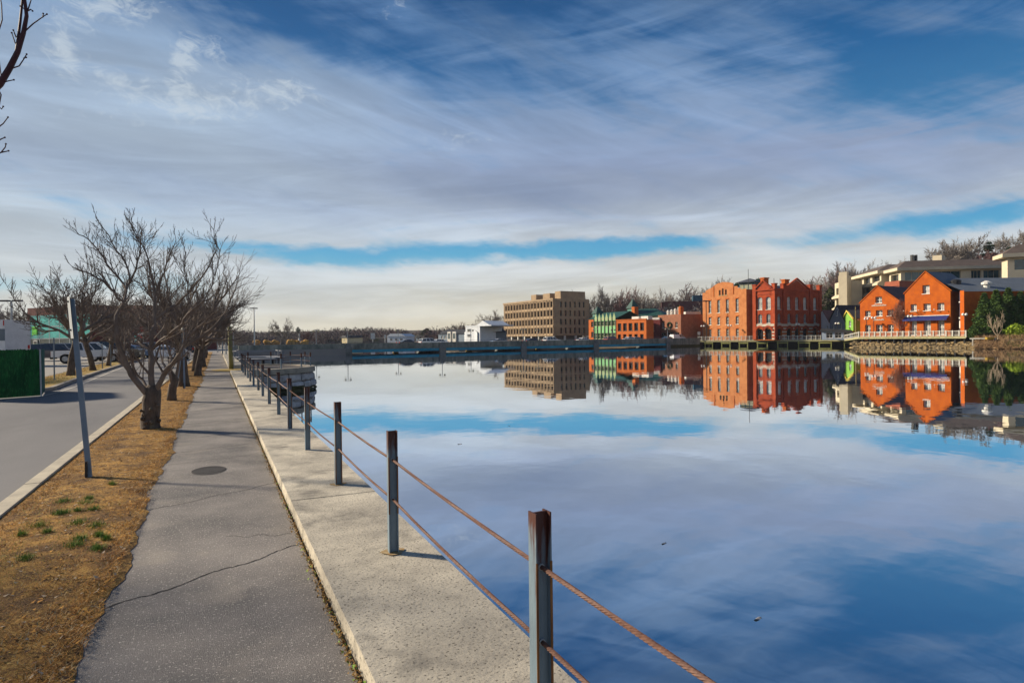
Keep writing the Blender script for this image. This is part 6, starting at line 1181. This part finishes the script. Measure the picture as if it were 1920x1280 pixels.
mb = MB(); A0 = at(1583, 158); f4 = Fr(A0[0], A0[1], 0, math.atan2(A[1] - A0[1], A[0] - A0[0])); L4 = math.hypot(*(A - A0)[:2]); mb.prism([(0, 1.25), (L4, 1.9), (L4, 2.28), (0, 1.5)], 0, 3, fr=f4); obj('ramp', mb, PALEW, bw2)
rails(f2, L2, .06, 2.28, bw2, 1.08, L2 / 18, .2)
mb = MB(); mb.prism([(0, 2.5), (L4, 3.25), (L4, 3.36), (0, 2.62)], 0, .12, fr=f4); mb.prism([(0, 1.7), (L4, 2.4), (L4, 2.5), (0, 1.8)], 0.02, .1, fr=f4); [mb.box(x, x + .16, -.02, .14, 1.6 + .75 * x / L4, 2.75 + .75 * x / L4, fr=f4) for x in np.linspace(0, L4 - .2, 9)]; obj('ramp_railing', mb, RAILW, bw2)
for k in range(13): mb = MB(); x = .5 + k * (L2 - 1) / 12; mb.box(x, x + .25, .3, .55, -.5, 2.0, fr=f2); mb.box(x, x + .2, 3, 3.2, -.5, 2.0, fr=f2); obj('pile', mb, DARK, bw2)
mb = MB(); mb.box(0, L2, 4.02, 4.4, -1, 2.2, fr=f2); obj('back_face', mb, EARTH, bw2)
# dock frame, yellow beam, green fence at the right
fr = Fr(*at(1818, 118)[:2], 0, f2.ang + .25); dk = thing('dock_frame', 'white square dock frame standing on the stones right of the boardwalk', 'dock frame', fr.o); mb = MB(); mb.box(0, 3.9, 0, .18, 1.72, 1.95, fr=fr); mb.box(.35, .55, .02, .17, .5, 1.72, fr=fr); mb.box(3.65, 3.85, .02, .17, .5, 1.72, fr=fr); mb.box(.55, 3.65, .03, .15, .62, .76, fr=fr); obj('frame', mb, RAILW, dk); mb = MB(); mb.box(0, 3.9, .2, 2.2, 1.8, 1.9, fr=fr); obj('planks', mb, WD, dk)
fr = Fr(*at(1851, 115)[:2], 0, .0); mb = MB(); mb.box(0, 2.1, 0, .4, 1.68, 2.08, fr=Fr(*at(1851, 115)[:2], 0, -.1)); tag(obj('yellow_beam', mb, YEL), 'short bright yellow beam on top of the bank', 'beam')
fr = Fr(*at(1841, 121)[:2], 0, -.15); gf2 = thing('green_board_fence', 'low grey-green board fence in front of the evergreens', 'fence', fr.o); mb = MB(); [mb.box(k * .3, k * .3 + .28, 0, .06, 1.9, 3.1, fr=fr) for k in range(20)]; obj('boards', mb, mat('green_boards', (.10, .17, .15), (.07, .13, .12), 1, .8), gf2); mb = MB(); [mb.box(x, x + .14, -.05, .1, 1.5, 3.2, fr=fr) for x in (-.1, 3, 6)]; obj('fence_posts', mb, mat('green_boards', 0), gf2)
c = car('sedan', BLU, 'blue car parked behind the brush at the right edge', 'cars by the right bank'); p = at(1908, 128); place(c, (p[0], p[1], 2.0), .1); c = car('suv', WHT, 'white car roof showing above the brush at the right edge', 'cars by the right bank'); p = at(1936, 124); place(c, (p[0], p[1], 2.0), .2)

# globe lamps
gl_ = thing('globe_lamp', 'x', 'street lamp', (0, 0, 0), 0, 'twin globe lamps along the boardwalk'); mb = MB(); mb.tube([(0, 0, 0), (0, 0, 4.0)], [.09, .055], 8); mb.lathe([(.16, 0), (.14, .35), (.08, .5)], 8); obj('pole', mb, DARK, gl_)
mb = MB(); mb.tube([(-.42, 0, 3.95), (-.2, 0, 4.0), (.2, 0, 4.0), (.42, 0, 3.95)], .035, 5); obj('cross_arm', mb, DARK, gl_)
for s_ in (-1, 1): mb = MB(); mb.ball((s_ * .42, 0, 4.2), .27, n=10); obj('globe', mb, mat('globe', (.85, .83, .78), (.8, .78, .74), 1, .25), gl_, smooth=True)
for i, (px, D, z0, lb) in enumerate(((1318, 181, 1.5, 'twin globe lamp at the left end of the trestle boardwalk'), (1368.5, 177, 1.5, 'twin globe lamp before the pale-orange warehouse'), (1495.5, 168, 1.5, 'twin globe lamp before the arches of the red hall'), (1570, 161, 1.5, 'twin globe lamp in front of the small grey gable'),
        (1612, 158, 2.3, 'twin globe lamp left of the smaller orange gable'), (1625, 149, 2.3, 'twin globe lamp over the left doorway of the smaller orange gable'), (1638.5, 140, 2.3, 'twin globe lamp before the middle of the smaller orange gable'), (1706.5, 131, 2.3, 'twin globe lamp at the left corner of the blue awning building'), (1809, 122.5, 2.3, 'twin globe lamp at the right end of the shore boardwalk'))):
    p = at(px, D); place(gl_, (p[0], p[1], z0), -YAW + .3, lb)
ml = thing('tall_dark_lamp', 'tall dark double-headed pole rising before the left corner of the warehouse', 'street lamp', (0, 0, 0)); p = at(1324.5, 183); PEND.append((ml, [float(q_) for q_ in (p[0], p[1], 1.5)], None, None, None, None)); mb = MB(); mb.tube([(0, 0, 0), (0, 0, 11.4)], [.16, .1], 8); mb.lathe([(.3, 0), (.2, .5)], 8); obj('pole', mb, DARK, ml); mb = MB(); mb.box(-.9, .9, -.2, .2, 11.3, 11.6); mb.box(-.1, .1, -.1, .1, 11.1, 11.7); obj('lamp_head', mb, DARK, ml); ml.rotation_euler = (0, 0, -YAW)
sg = thing('parking_sign', 'white square sign on two posts at the right end of the bridge', 'sign', (0, 0, 0)); p = at(1310.5, 184); PEND.append((sg, [float(q_) for q_ in (p[0], p[1], 1.5)], None, None, None, None)); sg.rotation_euler = (0, 0, -YAW)
mb = MB(); mb.tube([(-.2, 0, 0), (-.2, 0, 2.6)], .05, 5); obj('leg', mb, GALV, sg); mb = MB(); mb.tube([(.2, 0, 0), (.2, 0, 2.6)], .05, 5); obj('leg', mb, GALV, sg); mb = MB(); mb.box(-.4, .4, -.07, -.05, 1.7, 2.6); obj('panel', mb, WHITEP, sg)
tp_ = thing('timber_mast', 'bare timber utility pole left of the smaller orange gable', 'pole', (0, 0, 0)); p = at(1604.5, 156); PEND.append((tp_, [float(q_) for q_ in (p[0], p[1], 1.5)], None, None, None, None)); mb = MB(); mb.tube([(0, 0, 0), (0, 0, 8.2)], [.16, .1], 8); obj('pole', mb, TIMB, tp_); mb = MB(); mb.box(-.25, .25, -.1, .1, 7.3, 7.45); obj('bracket', mb, DARK, tp_)

# ------------------------------------------------------------------ rocks and brush on the bank
ROCK = mat('golden_rock', (.42, .30, .14), (.20, .15, .09), .9, .95, .6, 4, c3=(.10, .09, .06), s3=2.0, lo3=.52, hi3=.66)
def rock(mb, c, s, g):
    n = len(mb.v); ang = g.uniform(0, 7); k = 7; lv = [(-.5, .9), (0.05, 1.0), (.5, .55)]
    R_ = [[(1 + g.uniform(-.25, .25)) for _ in range(k)] for _ in lv]
    for li, (zz, rr) in enumerate(lv):
        for i in range(k): a = ang + 2 * PI * i / k; mb.v.append((c[0] + s[0] * rr * R_[li][i] * math.cos(a), c[1] + s[1] * rr * R_[li][i] * math.sin(a), c[2] + s[2] * zz + g.uniform(-.06, .06)))
    for li in range(2):
        for i in range(k): j = (i + 1) % k; mb.f.append((n + li * k + i, n + li * k + j, n + (li + 1) * k + j, n + (li + 1) * k + i)); mb.m.append(0)
    mb.f.append(tuple(n + 2 * k + i for i in range(k))); mb.m.append(0)
g_ = random.Random(4); mb = MB()
for i in range(520):
    f = g_.random(); px = 1598 + 262 * f; t_ = g_.random(); D = (134.5 + (1 - f) * 2 - 14 * max(0, (px - 1610)) / 200.) + t_ * 3.2 - 1.2
    p = at(px, D); s_ = g_.uniform(.25, .75); rock(mb, (p[0], p[1], -.15 + t_ * 1.35), (s_ * 1.2, s_ * .9, s_ * .6), g_)
tag(obj('riprap', mb, ROCK), 'tumbled golden brown rocks of the bank under the shore boardwalk', kind='stuff')
mb = MB()
for i in range(150):
    f = g_.random(); px = 1262 + 338 * f; D = 188 - 22 * f + g_.uniform(0, 2); p = at(px, D); s_ = g_.uniform(.3, .8); rock(mb, (p[0], p[1], g_.uniform(-.1, .7)), (s_, s_, s_ * .6), g_)
tag(obj('dark_riprap', mb, mat('dark_rock', (.07, .065, .05), (.04, .038, .03), 1, .95)), 'dark rocks of the bank behind the trestles', kind='stuff')  # same bank rocks in a darker colour than the golden riprap
# bank slope under the brush
mb = MB(); A = [xy(px, D) for px, D in ((1815, 121), (1858, 112.5), (1900, 109), (1960, 107), (2100, 104), (2300, 102))]; B_ = [xy(px, D + 5) for px, D in ((1815, 121), (1858, 112.5), (1900, 109), (1960, 107), (2100, 104), (2300, 104))]
for i in range(5): mb.poly([(*A[i], -.6), (*A[i + 1], -.6), (*B_[i + 1], 1.75), (*B_[i], 1.75)])
struct('bank', mb, mat('bank_earth', (.20, .14, .08), (.12, .09, .06), .6, .95, .6, 6))
def twigs(name, m_, n, seed, px0, px1, d0, d1, z0, z1, lab, ln=.7, wd=.012):
    g = np.random.default_rng(seed); V = []; Fc = []
    for i in range(n):
        px = g.uniform(px0, px1); t_ = g.random(); D = 113.5 + (px - 1850) * -.05 + d0 + (d1 - d0) * t_; p = at(px, D); z = z0 + (z1 - z0) * t_; a = g.normal(0, 1, 3); a[2] = abs(a[2]) * .8 + .15; a /= np.linalg.norm(a); b = np.cross(a, g.normal(0, 1, 3)); b /= np.linalg.norm(b); L_ = ln * g.uniform(.4, 1.3); c = np.array([p[0], p[1], z])
        k = len(V); V += [tuple(c - b * wd), tuple(c + b * wd), tuple(c + a * L_)]; Fc.append((k, k + 1, k + 2))
    mb = MB(); mb.v = V; mb.f = Fc; mb.m = [0] * n; return tag(obj(name, mb, m_), lab, kind='stuff')
twigs('brush', mat('brush', (.42, .27, .14), (.22, .14, .08), .9, .9), 16000, 3, 1828, 2060, -1.5, 6, .0, 2.1, 'tangled brown brush covering the bank at the right edge', .85, .045)
twigs('dark_brush', mat('brush_dark', (.10, .075, .05), (.06, .05, .035), .9, .9), 6000, 13, 1835, 2060, -1.2, 6, -.1, 1.9, 'darker tangled stems within the brown brush', .7, .06)
twigs('green_brush', mat('brush_green', (.16, .20, .04), (.10, .13, .03), .5, .9), 4500, 4, 1882, 2060, -1, 6, .2, 2.1, 'yellow-green undergrowth in the brush at the right edge', .6, .06)

# ------------------------------------------------------------------ far trees
bg_p = [bare_tree('bare_tree', 101 + k, 14, .28, 3.0 + k * .6, 7, 1.35 - .1 * k, 3, .04, (mat('bark_grey', (.22, .19, .16), (.15, .13, .11), 1, .9), TWIG2), kids=(7, 7, 6), up=.03, lab='x', limb_el=(15, 80), ratio=.56, wig=.3) for k in range(3)]
red_p = bare_tree('bare_tree', 140, 12, .24, 2.6, 8, 1.2, 3, .04, (mat('bark_grey', 0), TWIG3), kids=(7, 7, 6), up=.03, lab='x', limb_el=(15, 78), ratio=.56, wig=.3)
GNEED = mat('needles', (.022, .06, .025), (.045, .085, .03), .5, .95); GNEED2 = mat('needles_light', (.055, .11, .03), (.09, .15, .03), 1.2, .95)
def ever(name, seed, h, rb, m_, n, shape, lab, group=None, sz=.35, cat='evergreen'):
    g = np.random.default_rng(seed); root = thing(name, lab, cat, (0, 0, 0), 0, group); mb = MB(); mb.tube([(0, 0, 0), (0, 0, h * .9)], [.16 * h / 8, .03], 7); obj('trunk', mb, BARK, root)
    V = []; Fc = []
    for i in range(n):
        f = g.random() ** .8
        if shape == 'cone': r_ = rb * (1 - f) ** .75 * (1 + .18 * math.sin(f * 31 + i % 5)); z = h * (.03 + .97 * f)
        elif shape == 'layer': lay_ = int(f * 9); f = (lay_ + .25 * g.random()) / 9; r_ = rb * (1 - f * .75) * (.75 + .3 * math.sin(lay_ * 2.1)); z = h * (.25 + .75 * f)
        else: r_ = rb * math.sin(PI * min(1, f * .9 + .12)) ** .7; z = h * (.05 + .95 * f)
        a = g.random() * 2 * PI; rr = r_ * g.random() ** .35 * (1 + .12 * math.sin(a * 5 + f * 9)); c = np.array([rr * math.cos(a), rr * math.sin(a), z - (.25 * rr if shape == 'layer' else 0)]); d = g.normal(0, 1, 3); d[2] = d[2] * .4 + .35; d /= np.linalg.norm(d); b = np.cross(d, g.normal(0, 1, 3)); b /= np.linalg.norm(b) + 1e-9; s_ = sz * g.uniform(.5, 1.3)
        k = len(V); V += [tuple(c - b * s_ * .3), tuple(c + b * s_ * .3), tuple(c + d * s_)]; Fc.append((k, k + 1, k + 2))
    mb = MB(); mb.v = V; mb.f = Fc; mb.m = [0] * n; obj('foliage', mb, m_, root); return root
cone_p = ever('conifer', 5, 9, 2.3, GNEED2, 9000, 'cone', 'x', 'pointed evergreens before the red hall', .38)
pine_p = ever('pine', 6, 15, 5.0, GNEED, 7000, 'layer', 'x', None, .8); ovp = ever('evergreen', 7, 9, 2.8, mat('ever_olive', (.06, .085, .035), (.09, .10, .045), .6, .95), 6000, 'oval', 'x', None, .55)
for i, (px, D, s_, z0) in enumerate(((1846, 121.5, .98, 1.6), (1868, 123, 1.05, 1.6), (1891, 124, 1.1, 1.6), (1914, 124.5, 1.02, 1.6), (1936, 124, 1.05, 1.6), (1960, 124, 1.0, 1.6))):
    p = at(px, D); place(cone_p, (p[0], p[1], z0), i * 1.3, f'pointed green evergreen before the red hall, {ORD[i]} from the left', (s_ * 1.05, s_ * 1.05, s_))
p = at(1826, 121); sb = ever('shrub', 17, 2.6, 1.1, GNEED2, 2600, 'oval', 'rounded green shrub at the foot of the first evergreen', None, .28, 'shrub'); place(sb, (p[0], p[1], 1.7))
p = at(1905, 118); sb = ever('shrub', 18, 2.3, 1.9, mat('lime_leaf', (.32, .42, .04), (.22, .32, .03), 1, .9), 1800, 'oval', 'bright yellow-green leafy shrub near the right edge', None, .35, 'shrub'); place(sb, (p[0], p[1], 2.1))
sm = bare_tree('bare_sapling', 77, 4.6, .07, .7, 5, 1.0, 2, .022, (mat('pale_bark', (.5, .4, .28), (.4, .32, .22), 2, .9), mat('pale_bark', 0)), kids=(4, 4), up=.2, lab='small pale bare tree in front of the dark evergreens', cat='tree', limb_el=(40, 75)); p = at(1870.5, 114); place(sm, (p[0], p[1], 1.7), 1.0)
p = at(1690, 139); place(bare_tree('bare_tree', 88, 8.0, .16, 2.0, 6, 1.1, 3, .02, (mat('bark_tan', (.3, .2, .14), (.22, .15, .11), 1, .9), mat('twig_rust', (.26, .12, .08), (.2, .09, .06), 1, .9)), kids=(6, 6, 5), up=.14, lab='bare rusty-twigged tree between the two orange gables', limb_el=(30, 75)), (p[0], p[1], 1.5), .5)
p = at(1741, 132); 
def bgt(proto, px, D, ytop, lab, h0, z0=None, grp=None, wd=1.0):
    z0 = hillz(px, D) - .5 if z0 is None else z0; zt = CAM[2] + (hor(px) - ytop) * D / FPX; s_ = max(.3, (zt - z0) / h0); p = at(px, D); o = place(proto, (p[0], p[1], z0), px * .37, lab, (s_ * wd, s_ * wd, s_))
    if grp: o['group'] = grp
    return o
n_ = 0
for k, (px, y, D) in enumerate(((1078, 556, 262), (1096, 552, 268), (1114, 556, 265), (1130, 544, 262), (1147, 543, 268), (1160, 560, 258), (1172, 556, 266), (1188, 552, 262), (1206, 548, 258), (1220, 551, 268), (1236, 568, 262), (1250, 556, 282), (1262, 545, 280), (1276, 547, 284), (1292, 553, 282), (1306, 560, 282))):
    bgt((red_p if k in (5, 6, 7, 13, 14) else bg_p[k % 3]), px, D, y, f'bare winter tree rising behind the green-roofed buildings, {ORD[k]} from the left', 13.0 if k not in (5, 6, 7, 13, 14) else 11, 3.0, 'bare trees behind the green roofs', .75)
bgt(ovp, 1152, 236, 590, 'dark olive evergreen behind the little green gables', 9, 2); bgt(ovp, 1274, 232, 574, 'olive evergreen between the wreath building and brown building', 9, 2)
for k, (px, y) in enumerate(((1322, 532), (1336, 528), (1350, 532))): bgt(bg_p[k], px, 270, y, f'bare treetop above the stepped warehouse gable, {ORD[k]} from the left', 13.0, 4, 'treetops over the warehouse', .7)
bgt(pine_p, 1383, 262, 528, 'dark pine top between warehouse gable and cupola', 15, 4, None, .7); bgt(pine_p, 1423, 270, 519, 'dark pine top right of the cupola', 15, 4, None, .7)
for k, (px, y, D) in enumerate(((1516, 530, 300), (1530, 527, 290), (1545, 524, 292), (1556, 512, 285), (1568, 507, 285), (1582, 500, 275), (1596, 495, 280), (1608, 497, 285), (1540, 545, 255), (1552, 540, 250), (1524, 540, 270), (1560, 548, 245), (1574, 530, 262))):
    bgt(bg_p[k % 3] if k % 4 else red_p, px, D, y, f'bare tree on the slope between red hall and beige office, {ORD[k]} from the left', 13.0 if k % 4 else 11, None, 'bare trees on the slope', .8)
bgt(ovp, 1558, 240, 540, 'tall dark evergreen on the slope between red hall and beige office', 9, None, None, .8); bgt(ovp, 1549, 238, 556, 'smaller evergreen on the slope beside the tall one', 9, None, None, .8)
for k, (px, y, D) in enumerate(((1680, 490, 250), (1700, 492, 255), (1770, 460, 250), (1782, 450, 255), (1796, 447, 250), (1810, 452, 262), (1824, 455, 262), (1868, 452, 290), (1880, 447, 290), (1906, 438, 262), (1920, 432, 268), (1938, 440, 262), (1960, 436, 268))):
    bgt(bg_p[k % 3], px, D, y, f'bare tree on the hilltop behind the beige office, {ORD[k]} from the left', 13.0, None, 'bare hilltop trees', .95)
for k, (px, y, D, w__) in enumerate(((1855, 452, 256, 1.0), (1893, 462, 250, .9), (1838, 478, 262, .6))): bgt(pine_p, px, D, y, ('large layered dark pine on the hilltop behind the office', 'second dark pine nearer the right edge', 'small dark pine left of the large one')[k], 15, None, 'dark hilltop pines', w__)
for k in range(14): px = 1840 + k * 9; bgt(red_p, px, 236 + (k % 3) * 5, 488 - (k * 7) % 17, f'low reddish bare tree behind the office roofs, {ORD[k]} from the left', 11, None, 'low reddish trees behind the office', 1.0)
for k, (px, y, D) in enumerate(((527, 598, 200), (578, 618, 205), (924, 586, 300), (936, 598, 290), (914, 600, 300), (862, 606, 330), (880, 602, 330), (896, 606, 320))):
    bgt(bg_p[k % 3] if k != 1 else red_p, px, D, y, ('broad bare tree with a golden tinge behind the left bridge end', 'small reddish bare tree right of the broad one', 'grey bare tree just left of the tan block', 'bare tree touching the left edge of the tan block', 'bare tree above the grey-blue house', 'low bare tree over the blue row house', 'low bare tree left of the white building', 'low bare tree behind the white building')[k], 13.0, 1.5, None, 1.1 if k < 3 else .9)
bgt(ovp, 800, 330, 616, 'dark green evergreen clump on the far shore', 9, 1.2, None, 1.6); bgt(pine_p, 559, 400, 612, 'dark blue-green pine standing above the far wood', 15, 1.5, None, .9)
for k, px in enumerate((398, 412, 440, 452, 464)): bgt(bg_p[k % 3], px, 175 + 9 * k, 612 + 3 * k, f'bare tree beyond the end of the footpath, {ORD[k]} from the left', 13.0, 1.2, 'bare trees beyond the footpath', 1.1)
for k, px in enumerate((-40, -5, 20, 190, 230, 262, 300, 330, 350, 372)): bgt(bg_p[k % 3], px, 165 + 4 * (k % 4), 572 + (k * 13) % 22, f'bare tree beyond the car park stores, {ORD[k]} from the left', 13.0, 1.2, 'bare trees beyond the stores', 1.1)
# far wood: one mass of winter crowns
def wood(name, lab, px0, px1, D0, D1, ytop, n, m_, seed, sz=1.0, zb=1.0):
    g = np.random.default_rng(seed); V = []; Fc = []; mi = []
    for i in range(n):
        px = g.uniform(px0, px1); D = g.uniform(D0, D1); p = at(px, D); zt = CAM[2] + (hor(px) - ytop(px)) * D / FPX; zt = (zt - zb) * g.uniform(.7, 1.04) + zb; r_ = g.uniform(2.4, 4.5) * sz; hc = r_ * 1.3; kk = int(g.integers(0, len(m_)))
        nf = 90; c0 = np.array([p[0], p[1], zt - hc]); u = g.normal(0, 1, (nf, 3)); u /= np.linalg.norm(u, axis=1)[:, None]; u *= g.random((nf, 1)) ** .4; u[:, 2] *= 1.3
        cc = c0 + u * r_; dd = g.normal(0, 1, (nf, 3)); dd[:, 2] = np.abs(dd[:, 2]) + .3; dd /= np.linalg.norm(dd, axis=1)[:, None]; bb = np.cross(dd, g.normal(0, 1, (nf, 3))); bb /= np.linalg.norm(bb, axis=1)[:, None]; s_ = .8 * sz
        for j in range(nf): k = len(V); V += [tuple(cc[j] - bb[j] * .22 * s_), tuple(cc[j] + bb[j] * .22 * s_), tuple(cc[j] + dd[j] * 1.7 * s_)]; Fc.append((k, k + 1, k + 2)); mi.append(kk)
        k = len(V); V += [(p[0] - .2, p[1], zb - 1), (p[0] + .2, p[1], zb - 1), (p[0] + .1, p[1], zt - hc * .5), (p[0] - .1, p[1], zt - hc * .5)]; Fc.append((k, k + 1, k + 2, k + 3)); mi.append(kk)
    mb = MB(); mb.v = V; mb.f = Fc; mb.m = mi; return tag(obj(name, mb, m_), lab, kind='stuff')
WM = [mat('wood_brown', (.16, .12, .11), (.11, .085, .085), .1, .95), mat('wood_red', (.17, .10, .10), (.12, .08, .08), .1, .95), mat('wood_grey', (.14, .13, .125), (.10, .09, .09), .1, .95)]
wood('far_wood', 'far wood of brown and grey winter trees along the horizon', 380, 960, 360, 460, lambda p: 617 - 4 * math.sin(p * .021) - (max(0, p - 780) * .07), 560, WM, 1, 1.15)
wood('near_wood', 'brown winter wood behind the houses left of the tan block', 800, 1120, 300, 360, lambda p: 612 - max(0, p - 830) * .08, 90, WM, 2)
wood('slope_wood', 'winter scrub on the hillside behind the red hall', 1230, 1700, 225, 300, lambda p: 566 - max(0, p - 1300) * .155, 130, WM, 3, .8, 3)
wood('hilltop_wood', 'brown winter scrub over the hilltop behind the office', 1640, 2100, 245, 300, lambda p: 492 - max(0, p - 1700) * .10, 110, WM, 4, .8, 14)
wood('bank_wood', 'winter scrub beyond the far end of the footpath', 300, 470, 200, 300, lambda p: 622, 40, WM, 5, .8)
wood('evergreen_wood', 'scattered dark evergreens within the far wood', 470, 960, 390, 450, lambda p: 619 - max(0, p - 780) * .06, 22, [GNEED], 6, .7)

flush()
# ------------------------------------------------------------------ haze
hm = bpy.data.materials.new('haze'); hm.use_nodes = True; t = hm.node_tree; t.nodes.clear(); oo = t.nodes.new('ShaderNodeOutputMaterial'); pv = t.nodes.new('ShaderNodeVolumePrincipled')
pv.inputs['Color'].default_value = (.78, .84, 1, 1); pv.inputs['Density'].default_value = .00011; pv.inputs['Anisotropy'].default_value = .2; t.links.new(pv.outputs[0], oo.inputs['Volume'])
mb = MB(); mb.box(-1560, 1560, -260, 1560, -4, 62); tag(obj('haze', mb, hm), 'thin pale winter haze over the river and far shore', kind='stuff')
